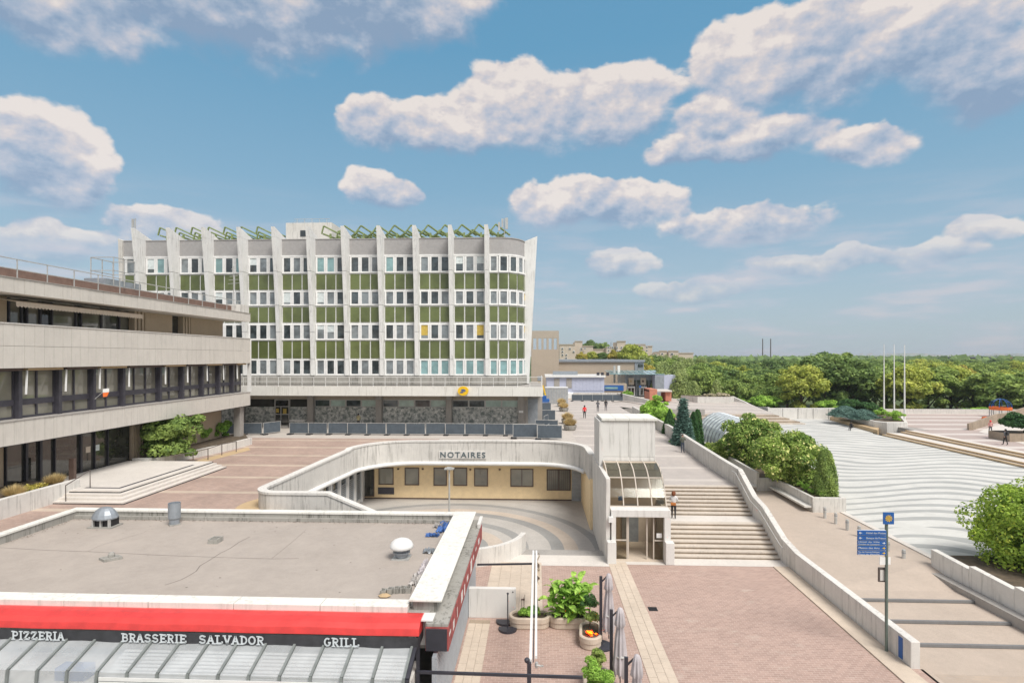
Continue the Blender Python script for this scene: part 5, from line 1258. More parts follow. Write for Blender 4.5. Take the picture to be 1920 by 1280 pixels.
# ------------------------------------------------------------------ leaves
def leafmesh(name, pts, nrm, size, mat, rng, aspect=.6, sizev=.4, up=.0):
    n = len(pts); N = nrm+rng.normal(0, .55, (n, 3)); N[:, 2] += up; N /= np.linalg.norm(N, axis=1)[:, None]+1e-9
    T = rng.normal(0, 1, (n, 3)); T -= (T*N).sum(1)[:, None]*N; T /= np.linalg.norm(T, axis=1)[:, None]+1e-9
    Bn = np.cross(N, T); s = size*(1+rng.uniform(-sizev, sizev, n))[:, None]
    a = pts-T*s; b_ = pts+Bn*s*aspect+N*s*.15; c = pts+T*s; d = pts-Bn*s*aspect+N*s*.15
    V = np.stack([a, b_, c, d], 1).reshape(-1, 3)
    me = bpy.data.meshes.new(name); me.vertices.add(4*n); me.vertices.foreach_set('co', V.astype(np.float32).ravel())
    me.loops.add(4*n); me.loops.foreach_set('vertex_index', np.arange(4*n, dtype=np.int32)); me.polygons.add(n)
    me.polygons.foreach_set('loop_start', np.arange(0, 4*n, 4, dtype=np.int32)); me.polygons.foreach_set('loop_total', np.full(n, 4, dtype=np.int32))
    me.materials.append(M[mat]); me.update(calc_edges=True); me.validate(); return me
def blobs(rng, n, env, cen, rad, rough=.3, full=False):
    """n clumps placed on and in an ellipsoid-like crown"""
    out = []
    for k in range(n):
        v = rng.normal(0, 1, 3); v /= np.linalg.norm(v); v[2] = abs(v[2])*1.0 if (rng.random() < .6 and not full) else v[2]
        r = env*(rng.uniform(.55, 1.0) if k > n*.15 else rng.uniform(0, .5))
        big_ = rng.random() < .14
        if big_ and k > n*.15: r = env*rng.uniform(1.02, 1.24)
        out.append((cen+v*r*rad, rng.uniform(.13, .22) if big_ else rng.uniform(.18, .42)))
    return out
def crown(name, seed, rad, cen, nclump, nleaf, size, mat, aspect=.6, squash=.75, up=.25, full=False):
    rng = np.random.default_rng(seed); rad = np.array(rad, float); cen = np.array(cen, float)
    cl = blobs(rng, nclump, 1.0, cen, rad*.78, full=full); mr = rad.mean()
    P_, N_ = [], []
    per = nleaf//nclump
    for c, r in cl:
        v = rng.normal(0, 1, (per, 3)); v /= np.linalg.norm(v, axis=1)[:, None]
        rr_ = r*mr*(rng.uniform(.6, 1.08, per)**.6)[:, None]
        p_ = c+v*rr_*np.array([1, 1, squash]); keep = v[:, 2] > -.55
        P_.append(p_[keep]); N_.append(v[keep])
    return leafmesh(name, np.concatenate(P_), np.concatenate(N_), size, mat, rng, aspect, up=up)
def trunk_mesh(name, h, r, branches=4, seed=0, spread=1.5):
    rg = random.Random(seed); b_ = MB(); b_.tube([(0, 0, 0), (.05, 0, h*.3), (0, .05, h*.62)], r, 7, r*.6)
    for k in range(branches):
        a = k*2*math.pi/branches+rg.random(); z = h*rg.uniform(.35, .6)
        b_.tube([(0, 0, z), (math.cos(a)*spread*.5, math.sin(a)*spread*.5, z+h*.17), (math.cos(a)*spread, math.sin(a)*spread, z+h*.3)], r*.45, 5, r*.12)
    me = bpy.data.meshes.new(name); me.from_pydata(b_.v, [], b_.f); me.materials.append(M['trunk']); return me
def place_tree(name, lab, cat, loc, cm, tm_, rz=0, sc=(1, 1, 1), group=None):
    t = thing(name, lab, cat, loc, group); t.rotation_euler = (0, 0, rz); t.scale = sc
    for nm, me in (('trunk', tm_), ('crown', cm)):
        if me is None: continue
        o = bpy.data.objects.new(nm, me); COL.objects.link(o); o.parent = t
    return t
# straw pots
straw = {}
def strawmesh(seed, h=1.1, r=.6, n=900, mat='leaf_straw', w=.03):
    rng = np.random.default_rng(seed); a = rng.uniform(0, 6.28, n); rr_ = np.sqrt(rng.random(n))*r; hh = h*rng.uniform(.5, 1, n)
    base = np.stack([np.cos(a)*rr_*.4, np.sin(a)*rr_*.4, np.zeros(n)], 1); tip = np.stack([np.cos(a)*rr_*1.25, np.sin(a)*rr_*1.25, hh*(1-.35*(rr_/r)**2)], 1)
    side = np.stack([-np.sin(a), np.cos(a), np.zeros(n)], 1)*w
    V = np.stack([base-side, base+side, tip], 1).reshape(-1, 3); me = bpy.data.meshes.new('tuft'); me.from_pydata(V.tolist(), [], np.arange(3*n).reshape(-1, 3).tolist()); me.materials.append(M[mat]); return me
sm1 = strawmesh(1, 1.1, .75, 1400, w=.035)
for px, py, lab in ((1069, 806, 'dry grass pot nearest the camera beside the hoardings'), (1064, 794, 'dry grass pot half behind the nearest one'), (1057, 771, 'dry grass pot third back near the corrugated container'), (1053, 762, 'dry grass pot farthest back by the container')):
    q, t = bowl(px, py, lab); inst('dry_grass', sm1, (q.x, q.y, Z3+.45), t, (0, 0, random.random()*6))
for q, lab in ((Vector((-27.6, 31.0, 4.0)), 'straw coloured grass tuft at the end of the planter by the steps'), (Vector((-27.3, 28.2, 4.0)), 'straw coloured grass tuft cut by the left picture edge')):
    t = place_tree('ornamental_grass', lab, 'plant', q, strawmesh(int(q.y), .75, .55, 1500, w=.012), None); [setattr(c, 'name', 'blades') for c in t.children]
t = place_tree('ground_plant', 'small green and rusty ground plants between the two grass tufts', 'plant', Vector((-27.5, 29.5, 4.02)), crown('leaves', 91, (.4, 1.0, .2), (0, 0, .1), 14, 1400, .05, 'leaf_ochre'), None)
# green shrubs by left building
shr = crown('foliage', 11, (1.9, 1.9, 1.9), (0, 0, 1.7), 44, 13000, .11, 'leaf_mid', full=True); shr2 = crown('foliage', 12, (1.6, 1.6, 1.1), (0, 0, .8), 30, 8000, .11, 'leaf_bright')
q = P(322, 868, Z3); place_tree('shrub', 'tall bright green shrub against the ribbed wall of the left building', 'shrub', (q.x-.5, q.y+.6, Z3+.0), shr, trunk_mesh('stem', 2, .06, 4, 1, .7), sc=(1.25, 1.25, 1.2))
for px, py, s_, lab in ((398, 838, .8, 'low green shrub in the garden wall bed, left of two'), (430, 830, 1.0, 'rounded green shrub at the far end of the garden wall')):
    q = P(px, py, Z3); place_tree('shrub', lab, 'shrub', (q.x-1.6, q.y+.6, Z3+.3), shr2, None, sc=(s_,)*3)
ms = MB()
# ------------------------------------------------------------------ bushes on planter
bu = crown('foliage', 21, (2.7, 2.5, 2.55), (0, 0, 1.85), 85, 36000, .105, 'leaf_bush', squash=.85, full=True)
bu2 = crown('foliage', 22, (2.9, 2.7, 2.8), (0, 0, 2.0), 75, 32000, .115, 'leaf_bush', squash=.85, full=True)
st_ = trunk_mesh('stem', 3.5, .12, 6, 4, 1.2)
place_tree('bush', 'large round glossy bush at the front of the long planter', 'bush', (19.35, 43.8, 1.75), bu, st_)
place_tree('bush', 'second large bush behind the round one, with reddish tips', 'bush', (18.9, 50.5, 1.75), bu2, st_, rz=1.2, sc=(.95, .95, 1.02))
place_tree('bush', 'small bush left of the larger ones beside the white wall', 'bush', (16.6, 52, 1.2), bu2, st_, rz=2.6, sc=(.55, .55, .55))
def cone_mesh(seed, h, r, n, size, mat, power=.75, name='foliage', base=.15):
    rng = np.random.default_rng(seed); z = rng.random(n); a = rng.uniform(0, 6.28, n)
    prof_ = r*np.minimum(1, (z+base)*6)*(1-z)**power*(1+.12*np.sin(a*5+z*9)+.1*rng.normal(0, 1, n))
    pts_ = np.stack([np.cos(a)*prof_, np.sin(a)*prof_, z*h], 1); nr_ = np.stack([np.cos(a), np.sin(a), np.full(n, .4)], 1)
    return leafmesh(name, pts_, nr_, size, mat, rng, .45)
col = cone_mesh(31, 3.15, .72, 14000, .06, 'leaf_mid', .35)
place_tree('columnar_shrub', 'narrow columnar shrub at the front end of the long planter', 'shrub', (20.1, 39.8, 1.72), col, None)
for k in range(6):
    place_tree('low_plant', 'low plants trailing along the planter soil in front of the bushes', 'plant', (19.2+random.random()*1.1, 39.4+k*.7, 1.72), shr2, None, rz=k, sc=(.18, .18, .22), group='low plants in the long planter')
cyp = cone_mesh(32, 3.9, .62, 7000, .08, 'leaf_cypress', .35)
for px, D_, h_, lab in ((1301, 57, 1.0, 'slim dark cypress just right of the blue spruce'), (1308, 58.5, 1.02, 'slim dark cypress at the right of the pair')):
    q = PY(px, 800, D_); place_tree('cypress', lab, 'tree', (q.x, D_, .7), cyp, None, sc=(1, 1, h_*1.3))
kon = cone_mesh(33, 4.2, 1.25, 8000, .1, 'leaf_cypress', .8)
q = PY(1250, 800, 60); place_tree('cone_tree', 'dark green cone shaped conifer between the maple and the spruce', 'tree', (q.x+.3, 60, .9), kon, None, sc=(1, 1, 1.15))
# spruce with tiers
rng = np.random.default_rng(41); PP, NN = [], []
for tier in range(26):
    z = .8+tier*.245; L = 1.8*(1-tier/27.5)
    nb = 12
    for k in range(nb):
        a = 2*math.pi*k/nb+tier*.5+rng.normal(0, .1); m_ = int(120*L/2+14); t = rng.random(m_)**.7; w = .26*(1-t*.5)
        s_ = rng.normal(0, 1, m_)*w; rad_ = t*L*rng.uniform(.9, 1.05)
        PP.append(np.stack([np.cos(a)*rad_-np.sin(a)*s_, np.sin(a)*rad_+np.cos(a)*s_, z-.28*t*L*.5+.12*t*t*L+rng.normal(0, .06, m_)], 1)); NN.append(np.tile([0, 0, 1.], (m_, 1)))
spr = leafmesh('foliage', np.concatenate(PP), np.concatenate(NN), .12, 'leaf_spruce', rng, .35)
place_tree('blue_spruce', 'blue green spruce with tiered branches behind the white wall', 'tree', (PY(1281, 800, 54).x, 54, .3), spr, trunk_mesh('trunk', 9, .12, 0, 1))
mp = crown('crown', 51, (1.9, 1.9, 2.3), (0, 0, 3.6), 34, 11000, .14, 'leaf_lime')
place_tree('maple_tree', 'bright lime green maple behind the boundary wall', 'tree', (PY(1228, 780, 66).x, 66, .6), mp, trunk_mesh('trunk', 4.5, .1, 5, 5), sc=(1, 1, 1.05))
place_tree('maple_tree', 'low spreading lime branches right of the maple crown', 'tree', (PY(1246, 780, 68).x, 68, 1.6), mp, trunk_mesh('trunk', 4.5, .1, 5, 5), rz=2, sc=(.62, .62, .72))
place_tree('shrub', 'low green shrub left of the maple behind the wall', 'shrub', (PY(1205, 780, 67).x, 67, 2.2), shr2, None, sc=(1.1, 1, .8))
for k, (px, Y_, s_) in enumerate(((1262, 55, .8), (1300, 52, .75), (1318, 53, .7), (1240, 62, .8), (1308, 50, .55))):
    place_tree('shrub', ('low shrub at the foot of the blue spruce', 'shrub below the cypress pair', 'yellowish shrub left of the bush row', 'shrub at the foot of the cone conifer', 'small shrub nearest the wall below the cypresses')[k], 'shrub', (PY(px, 820, Y_).x, Y_, 1.6), shr2, None, rz=k, sc=(s_, s_, s_))
struct(bx('garden_bed', 'soil', None, 13.95, 20.5, 46, 90, .5, 1.0))
# ------------------------------------------------------------------ big near tree right
nt_ = crown('crown', 61, (3.1, 2.8, 3.1), (0, 0, 2.7), 95, 60000, .085, 'leaf_near', aspect=.55, squash=.85, full=True)
A = PX(1870, 1000, 22.4)
place_tree('leafy_tree', 'large bright green leafy tree at the right edge behind the planter wall', 'tree', (A.x+2.1, A.y-.1, -.05), nt_, trunk_mesh('trunk', 4, .18, 7, 6, 1.8))
# conifers planter
jun = cone_mesh(34, 1.5, 2.1, 9000, .13, 'leaf_spruce', .5); jun2 = crown('foliage', 35, (2.2, 1.8, 1.2), (0, 0, .9), 26, 7000, .14, 'leaf_cypress', squash=.5)
for k, (px, py, s_, me, lab) in enumerate(((1603, 778, 1.3, jun2, 'spreading dark conifer at the left of the conifer planter'), (1588, 782, 1.0, jun, 'low blue juniper drooping over the left planter edge'), (1622, 788, .9, jun, 'flat blue juniper in the middle of the planter'),
                                         (1628, 778, 1.0, jun2, 'rounded dark conifer behind the flat juniper'), (1655, 787, .8, shr2, 'yellow green shrub at the right end of the conifer planter'))):
    q = P(px, py, 2.2) if False else P(px, py+12, 1.0); place_tree('conifer', lab, 'conifer', (q.x, q.y+.5, 2.15), me, None, rz=k, sc=(s_,)*3)
eb = crown('foliage', 36, (2.2, 1.6, 1.5), (0, 0, .9), 24, 8000, .12, 'leaf_cypress'); place_tree('round_bush', 'dark round bush in the planter at the right edge', 'bush', EDGEBUSH, eb, None)
# ------------------------------------------------------------------ woods
kinds = [('dark', 'leaf_dark'), ('mid', 'leaf_mid'), ('yellow', 'leaf_yellow'), ('birch', 'leaf_birch'), ('ochre', 'leaf_ochre')]
CM = {}
for i, (k, mt) in enumerate(kinds):
    for v_ in range(2):
        rad_ = (2.7, 2.7, 5.0) if k == 'birch' else (4.2, 4.2, 4.3)
        CM[k, v_] = crown('crown', 70+i*3+v_, rad_, (0, 0, 7.2), 60, 12000, .26 if k != 'birch' else .2, mt, squash=1.5 if k == 'birch' else .7, up=.3 if k != 'birch' else -.1)
TM = [trunk_mesh('trunk', 10, .28, 5, s_, 2.6) for s_ in (1, 2)]
LAB = {'dark': 'dark green tree in the woodland belt', 'mid': 'mid green tree in the woodland belt', 'yellow': 'yellow green tree in the woodland belt', 'birch': 'pale drooping birch in the woodland belt left of the flagpoles', 'ochre': 'ochre tinted tree in the woodland belt'}
rt = random.Random(12)
def wood(px, Y_, top, kind, zg=-2.8, wide=1.0, lab=None):
    row = 'front row' if Y_ < 136 else ('second row' if Y_ < 170 else ('third row' if Y_ < 250 else 'farthest row'))
    wh = 'behind the glazed entrance' if px < 1290 else ('above the terrace planter' if px < 1370 else ('above the round bushes' if px < 1440 else ('behind the lime dome shrub' if px < 1510 else ('behind the white plaza wall' if px < 1575 else ('behind the conifer planter' if px < 1645 else ('behind the flagpoles' if px < 1710 else ('just right of the flagpoles' if px < 1780 else ('left of the climbing frame' if px < 1850 else 'behind the climbing frame'))))))))
    q = PY(px, 700, Y_); d = Y_/1.0; ztop = EYE+(HZ-top)*Y_/F; h = ztop-zg; s_ = h/11.6; w_ = s_*wide*rt.uniform(.88, 1.12)
    place_tree('woodland_tree', lab or LAB[kind].replace('in the woodland belt left of the flagpoles', 'in the woodland belt').replace('woodland belt', row+' of the woods '+wh), 'tree', (q.x, Y_, zg), CM[kind, rt.randint(0, 1)], TM[rt.randint(0, 1)], rt.random()*6, (w_, w_, s_), None if lab else 'trees in the woodland belt')
def pick(px):
    r_ = rt.random()
    if px < 1330: return 'birch' if r_ < .5 else 'mid'
    if px < 1480: return 'dark' if r_ < .45 else ('mid' if r_ < .8 else 'yellow')
    if 1690 < px < 1810: return 'yellow' if r_ < .7 else ('ochre' if r_ < .85 else 'mid')
    if 1590 < px < 1690: return 'dark' if r_ < .75 else 'mid'
    if px > 1810: return 'yellow' if r_ < .35 else ('dark' if r_ < .55 else 'mid')
    return ('dark', 'mid', 'mid', 'yellow')[int(r_*4)]
tops = [(1200, 672), (1230, 664), (1290, 671), (1330, 672), (1400, 678), (1450, 680), (1500, 676), (1520, 660), (1560, 655), (1590, 668), (1620, 672), (1650, 674), (1720, 672), (1780, 676), (1830, 694), (1860, 690), (1900, 684), (1960, 686)]
def topat(px):
    for (a, za), (c, zc) in zip(tops, tops[1:]):
        if a <= px <= c: return za+(zc-za)*(px-a)/(c-a)
    return 682
px = 1215
while px < 2010:                                       # front row
    Y_ = rt.uniform(122, 134) if px < 1480 else rt.uniform(106, 118)
    wood(px, Y_, topat(px)+(rt.uniform(6, 22) if px < 1480 else rt.uniform(-2, 8)), pick(px), wide=1.0 if px < 1480 else 1.15); px += rt.uniform(22, 34) if px < 1480 else rt.uniform(30, 44)
px = 1208
while px < 2010:                                       # second row
    Y_ = rt.uniform(146, 165); wood(px, Y_, topat(px)+rt.uniform(0, 8), pick(px), wide=1.05); px += rt.uniform(24, 34)
px = 1215
while px < 2000:
    Y_ = rt.uniform(190, 230); wood(px, Y_, 671+rt.uniform(-2, 5), pick(px), wide=1.1); px += rt.uniform(22, 32)
px = 1225
while px < 2000:
    Y_ = rt.uniform(300, 380); wood(px, Y_, 671+rt.uniform(-1.5, 3), 'dark' if rt.random() < .6 else 'mid', wide=1.3); px += rt.uniform(18, 26)
wood(1558, 120, 654, 'mid', wide=1.0, lab='tallest broadleaf tree standing above the woods behind the plaza')
for px, top in ((1240, 690), (1275, 700), (1300, 720), (1345, 715), (1380, 705), (1420, 722), (1450, 716)):
    wood(px, 112+rt.random()*6, top, 'birch' if px < 1350 else 'mid', wide=.8)
flw = crown('flowers', 88, (3.2, 1.0, .5), (0, 0, .1), 30, 3500, .12, 'flower_w', squash=.5)
dome = crown('foliage', 81, (2.7, 2.7, 1.7), (0, 0, 1.5), 30, 7000, .15, 'leaf_lime', squash=.6)
for px, Y_, sx, lab in ((1437, 110, 1.15, 'bright lime domed shrub behind the terrace wall'), (1553, 106, .95, 'yellow green weeping dome shrub beyond the white wall'), (1385, 116, .9, 'green shrub left of the lime dome'), (1836, 101, .9, 'bright low hedge beside the climbing frame'), (1340, 105.6, 1.0, 'pale flowers and greens overflowing the long terrace planter'), (1680, 82, .5, 'small shrub between the planter corner and the flagpoles')):
    q = PY(px, 750, Y_); place_tree('dome_shrub', lab, 'shrub', (q.x, Y_, 4.0 if px == 1340 else (2.25 if px == 1680 else .7)), flw if px == 1340 else dome, None, rz=0 if px == 1340 else px, sc=(1, 1, 1) if px == 1340 else (sx, sx, sx*.9 if px < 1800 else .6))
# roof garden trees
for k, (px, Y_, z0_, h_, kd) in enumerate(((1090, 170, 7, 6.0, 'ochre'), (1110, 172, 7, 6.2, 'yellow'), (1130, 172, 7, 6.0, 'dark'), (1150, 171, 7, 6.5, 'ochre'), (1168, 170, 7, 6.3, 'yellow'), (1185, 168, 4, 11.5, 'yellow'), (1200, 160, 2, 11.5, 'yellow'), (1214, 150, 0, 9.5, 'ochre'), (1225, 165, -1, 13.5, 'dark'), (1105, 330, 5, 17, 'dark'), (1128, 340, 5, 16, 'mid'))):
    q = PY(px, 670, Y_); s_ = h_/11.6; place_tree('garden_tree', ('small autumn coloured tree on the planted roof' if k < 5 else ('yellow green tree at the right of the sand wall' if k < 8 else ('dark tree at the left end of the woodland belt' if k == 8 else 'tall tree rising between the two apartment blocks'))), 'tree', (q.x, Y_, z0_), CM[kd, k % 2], TM[0], k, (s_*.95, s_*.95, s_), 'trees around the planted roof')

# ================================================================== FAR BUILDINGS
def fb(name, lab, Y_, px0, px1, top, bot, mat, depth=12, parts=()):
    A = PY(px0, top, Y_); C = PY(px1, bot, Y_); t = thing(name, lab, 'building', (A.x, Y_, C.z))
    bx('wall', mat, t, A.x, C.x, Y_, Y_+depth, C.z, A.z)
    return t, A, C
def fpart(t, nm, mat, Y_, a, c, top, bot, pro=.1, dep=.15):
    A = PY(a, top, Y_); C = PY(c, bot, Y_); return bx(nm, mat, t, A.x, C.x, Y_-pro, Y_-pro+dep, C.z, A.z)
YS = 125
t = thing('sand_tower', 'sand coloured stair tower with a row of open slots', 'building', (PY(1000, 700, YS).x, YS, Z3))
A = PY(996, 620, YS); C = PY(1048, 760, YS); z1 = PY(1000, 634, YS).z; z2 = PY(1000, 655, YS).z
bx('wall', 'sandwall', t, A.x, C.x, YS, YS+8, Z3, z2); bx('top_band', 'sand_dark', t, A.x, C.x, YS, YS+1.2, z1, A.z)
for k in range(6):
    xa = A.x+(C.x-A.x)*(k/5.4); bx('slot_post', 'sand_dark', t, xa, xa+(C.x-A.x)*.075, YS, YS+1.2, z2, z1)
t, A, C = fb('sand_wing', 'long sand coloured blind wall with pale roof edge behind the plaza', YS+3, 1048, 1207, 677, 760, 'sandwall', 30)
fpart(t, 'roof_edge', 'grey_metal', YS+3, 1044, 1209, 674.5, 678.5, .4, 31); fpart(t, 'steel_frame', 'grey_metal', YS+3, 1190, 1207, 678, 697, .15, .2); fpart(t, 'window', 'win_a', YS+3, 1196, 1205, 682, 688, .25, .2)
t, A, C = fb('white_pavilion', 'low white clad pavilion with two grey door openings', 108, 1025, 1133, 706, 752, 'bluebox', 8)
for a, c in ((1039, 1049), (1062, 1072)): fpart(t, 'door', 'conc_grey', 108, a, c, 709, 727)
fpart(t, 'roof_edge', 'plastic_white', 108, 1022, 1135, 703.5, 707, .5, 9)
for a, c in ((1119, 1124), (1127, 1132), (1137, 1142)): fpart(t, 'roof_fan', 'dark_metal', 109, a, c, 698, 704, .1, .6)
fpart(t, 'roof_duct', 'grey_metal', 111, 1037, 1083, 696, 703, 0, 2)
for k in range(9): fpart(t, 'cladding_panel', 'bluebox', 108, 1073+k*6.6, 1079+k*6.6, 709, 732, .06, .05)
t, A, C = fb('blue_shopfront', 'blue shop front strip beside the pavilion', 112, 1132, 1175, 719, 745, 'sandwall', 3)
fpart(t, 'fascia', 'blue', 112, 1132, 1169, 722, 732, .2, .2); fpart(t, 'fascia_light', 'win_c', 112, 1134, 1158, 725, 729, .3, .1)
YM = 116
t, A, C = fb('mall_entrance', 'glazed shopping centre entrance with three pale posters over the doors', YM, 1172, 1238, 700, 742, 'grey_metal', 10)
fpart(t, 'glazing', 'win_a', YM, 1176, 1233, 712, 741, .06, .1)
for k, a in enumerate((1178, 1200.5, 1222)):
    po = fpart(t, 'poster', 'cream', YM, a, a+10, 708, 721, .4, .1); MB().lathe((PY(a+5, 714, YM-.45).x, YM-.43, PY(a+5, 714.5, YM).z-.2), [(.12, 0), (.28, .2), (.1, .45)], 6, sy=.1).build('poster_motif', ('honey', 'brown_trim', 'leaf_mid')[k], po)
    if k < 2: 
        d_ = fpart(t, 'door', 'plastic_white', YM, a-2, a+12, 724, 741, .3, .1)
        for j in (0, 1): fpart(d_, 'pane', 'glass_dark', YM, a-.3+j*6, a+4.3+j*6, 727, 740, .36, .05)
for k in range(8): fpart(t, 'mullion', 'grey_metal', YM, 1176+k*8, 1177+k*8, 700, 741, .2, .1)
A = PY(1140, 697, YM); C = PY(1240, 697, YM)
MB().hexa([(A.x, YM-3, A.z-.45), (C.x, YM-3, A.z-.45), (C.x, YM+6, A.z+.1), (A.x, YM+6, A.z+.1)], [(A.x, YM-3, A.z-.35), (C.x, YM-3, A.z-.35), (C.x, YM+6, A.z+.2), (A.x, YM+6, A.z+.2)]).build('glass_canopy', 'win_c', t)
for k in range(10): x = A.x+(C.x-A.x)*k/9; MB().bar((x, YM-3, A.z-.33), (x, YM+6, A.z+.22), .1).build('canopy_rib', 'rail', t)
t, A, C = fb('clad_block', 'pale blue clad block at the right of the glazed entrance', 113, 1228, 1267, 703, 745, 'bluebox', 12)
fpart(t, 'side_panel', 'grey_metal', 113, 1228, 1245, 704, 745, .1, .12)
q = P(1215, 748, Z3); t = thing('red_kiosk', 'salmon red brick entrance walls in front of the clad block', 'kiosk', q)
A = PY(1216, 729, 104); C = PY(1230, 750, 104); bx('wall', 'red_brick_pale', t, A.x, C.x, 104, 108, Z3, A.z) if 'red_brick_pale' in M else None
M['salmon'] = plain('salmon_brick', (.50, .20, .13), .8)
bx('wall', 'salmon', t, A.x, C.x, 103, 108, Z3, A.z); A2 = PY(1248, 734, 104); C2 = PY(1259, 750, 104); bx('wall', 'salmon', t, A2.x, C2.x, 104, 108, Z3, A2.z); bx('roof', 'slab_w', t, A.x, C2.x, 103.5, 108, A2.z, A2.z+.25)
q = P(1157, 742, Z3); t = thing('plaza_mast', 'grey twin mast standing before the blue shop front', 'mast', q); h_ = EYE+(669-685)*q.y/F-Z3
bx('mast', 'rail', t, q.x-.75, q.x-.35, q.y-.2, q.y+.2, Z3, Z3+h_); bx('mast', 'plastic_white', t, q.x+.1, q.x+.6, q.y-.2, q.y+.2, Z3, Z3+h_)
q = P(1225, 748, Z3); t = thing('sign_post', 'thin blue tipped sign post before the glazed entrance', 'sign post', (q.x-2.5, q.y, Z3)); bx('post', 'grey_metal', t, q.x-2.55, q.x-2.45, q.y, q.y+.1, Z3, Z3+2.6); bx('plate', 'blue', t, q.x-2.7, q.x-2.3, q.y-.05, q.y-.01, Z3+2.2, Z3+2.6)
q = P(1023, 757, Z3); C = P(1065, 757, Z3); t = thing('site_container', 'pale grey corrugated container at the edge of the plaza', 'container', q)
bx('body', 'corr', t, q.x, C.x, q.y, q.y+3, Z3, Z3+2.75)
for k in range(14): x = q.x+(C.x-q.x)*k/14; bx('rib', 'rail', t, x, x+.14, q.y-.06, q.y-.002, Z3+.1, Z3+2.7)
bx('roof', 'plastic_white', t, q.x-.05, C.x+.05, q.y-.08, q.y+3.05, Z3+2.751, Z3+2.83)
for k, (px, py, s_, lab) in enumerate(((1070, 748, 1.3, 'white wrapped pallet nearest the container'), (1080, 744, 1.6, 'taller white wrapped stack behind the fence end'), (1066, 738, 1.2, 'white wrapped bundle against the pavilion'))):
    q = P(px, py, Z3); rg = random.Random(k); t = thing('wrapped_stack', lab, 'pallet', q)
    MB().hexa([(q.x-.9*s_, q.y-.5, Z3), (q.x+.8*s_, q.y-.6, Z3), (q.x+.9*s_, q.y+.7, Z3), (q.x-.8*s_, q.y+.6, Z3)], [(q.x-.7*s_, q.y-.4, Z3+1.0*s_), (q.x+.5*s_, q.y-.5, Z3+.8*s_), (q.x+.6*s_, q.y+.5, Z3+1.1*s_), (q.x-.6*s_, q.y+.4, Z3+1.2*s_)]).build('bundle', 'plastic_white', t, bevel=.1)
    bx('pallet', 'honey', t, q.x-.9*s_, q.x+.9*s_, q.y-.65, q.y+.7, Z3-.0, Z3+.1)
# long planter behind the fence
A = PY(1072, 735, 112); C = PY(1150, 748, 112); t = thing('back_planter', 'long concrete trough at the back of the upper plaza', 'planter', (A.x, 112, Z3)); bx('wall', 'conc', t, A.x, C.x, 107, 107.5, Z3, 4.5)
MB().hexa([(C.x, 107, Z3), (C.x+4, 98, Z3), (C.x+4.4, 98, Z3), (C.x+.4, 107.5, Z3)], [(C.x, 107, 4.5), (C.x+4, 98, 3.9), (C.x+4.4, 98, 3.9), (C.x+.4, 107.5, 4.5)]).build('side_wall', 'conc_clean', t)
place_tree('shrub', 'small green shrub by the foot of the twin mast', 'shrub', (C.x+2.4, 109, Z3+.3), shr2, None, sc=(.7,)*3)
# blue and yellow lift machine at canopy corner
q = P(1020, 760, Z3)
t = thing('cherry_picker', 'blue and yellow boom lift reaching up at the canopy corner', 'boom lift', q)
def cpz(py): return EYE+(HZ-py)*q.y/F
b_ = MB(); b_.box(q.x-.9, q.x+.9, q.y-.6, q.y+1.4, Z3+.35, Z3+1.1).box(q.x-.6, q.x+.4, q.y-.4, q.y+.6, Z3+1.1, cpz(741)); b_.build('body', 'blue', t, bevel=.08)
b_ = MB()
for dx_ in (-.75, .75):
    for dy_ in (-.4, 1.1): b_.tube([(q.x+dx_-.12, q.y+dy_, Z3+.35), (q.x+dx_+.12, q.y+dy_, Z3+.35)], .35, 12)
b_.build('wheels', 'black', t)
MB().bar((q.x-.2, q.y, cpz(745)), (q.x-.9, q.y, cpz(712)), .28).bar((q.x+.3, q.y, cpz(742)), (q.x-.2, q.y, cpz(722)), .22).build('boom', 'yellow', t)
MB().box(q.x-1.0, q.x-.2, q.y-.4, q.y+.4, cpz(742), cpz(730)).build('blue_cab', 'blue', t, bevel=.06)
MB().box(q.x-1.1, q.x-.3, q.y-.4, q.y+.4, cpz(714), cpz(705)).build('basket', 'grey_metal', t, bevel=.05)
# apartment blocks
def apt(name, lab, Y_, segs, wins):
    q = PY(segs[0][0], 680, Y_); t = thing(name, lab, 'building', (q.x, Y_, 0)); 
    for k, (a, c, top, off) in enumerate(segs):
        A = PY(a, top, Y_+off); C = PY(c, top, Y_+off); w_ = bx('wall', 'cream', t, A.x, C.x-.01, Y_+off, Y_+off+14, -3, A.z); bx('parapet', 'sandwall', w_, A.x-.2, C.x+.1, Y_+off-.2, Y_+off+.3, A.z, A.z+.5)
    for (a, c, top, bot) in wins:
        A = PY(a, top, Y_-.2); C = PY(c, bot, Y_-.2); w_ = bx('window', 'plastic_white', t, A.x-.15, C.x+.15, Y_-.24, Y_-.02, C.z-.15, A.z+.15); bx('pane', 'win_a', w_, A.x, C.x, Y_-.3, Y_-.241, C.z, A.z)
rw_ = random.Random(4)
w1 = [(a+rw_.uniform(-1, 1), a+1.9, y, y+2.2) for a in range(1054, 1098, 7) for y in (652, 658, 664, 670) if rw_.random() < .6]
apt('apartment_block', 'peach cream apartment block with stepped roof left of the roof trees', 260, [(1049, 1078, 647, 0), (1078, 1092, 641, 2), (1092, 1112, 650, 1), (1112, 1142, 656, 4)], w1)
w2 = [(a+rw_.uniform(-1, 1), a+2.2, y, y+2.4) for a in range(1140, 1220, 8) for y in (650, 656, 662, 668) if rw_.random() < .7]+[(1181, 1191, 652, 656), (1160, 1166, 657, 661), (1195, 1201, 648, 652)]
apt('apartment_block', 'cream apartment block with roof tower right of the tall trees', 255, [(1137, 1157, 652, 3), (1157, 1173, 641, 0), (1173, 1210, 647, 0), (1210, 1223, 650, 2)], w2)
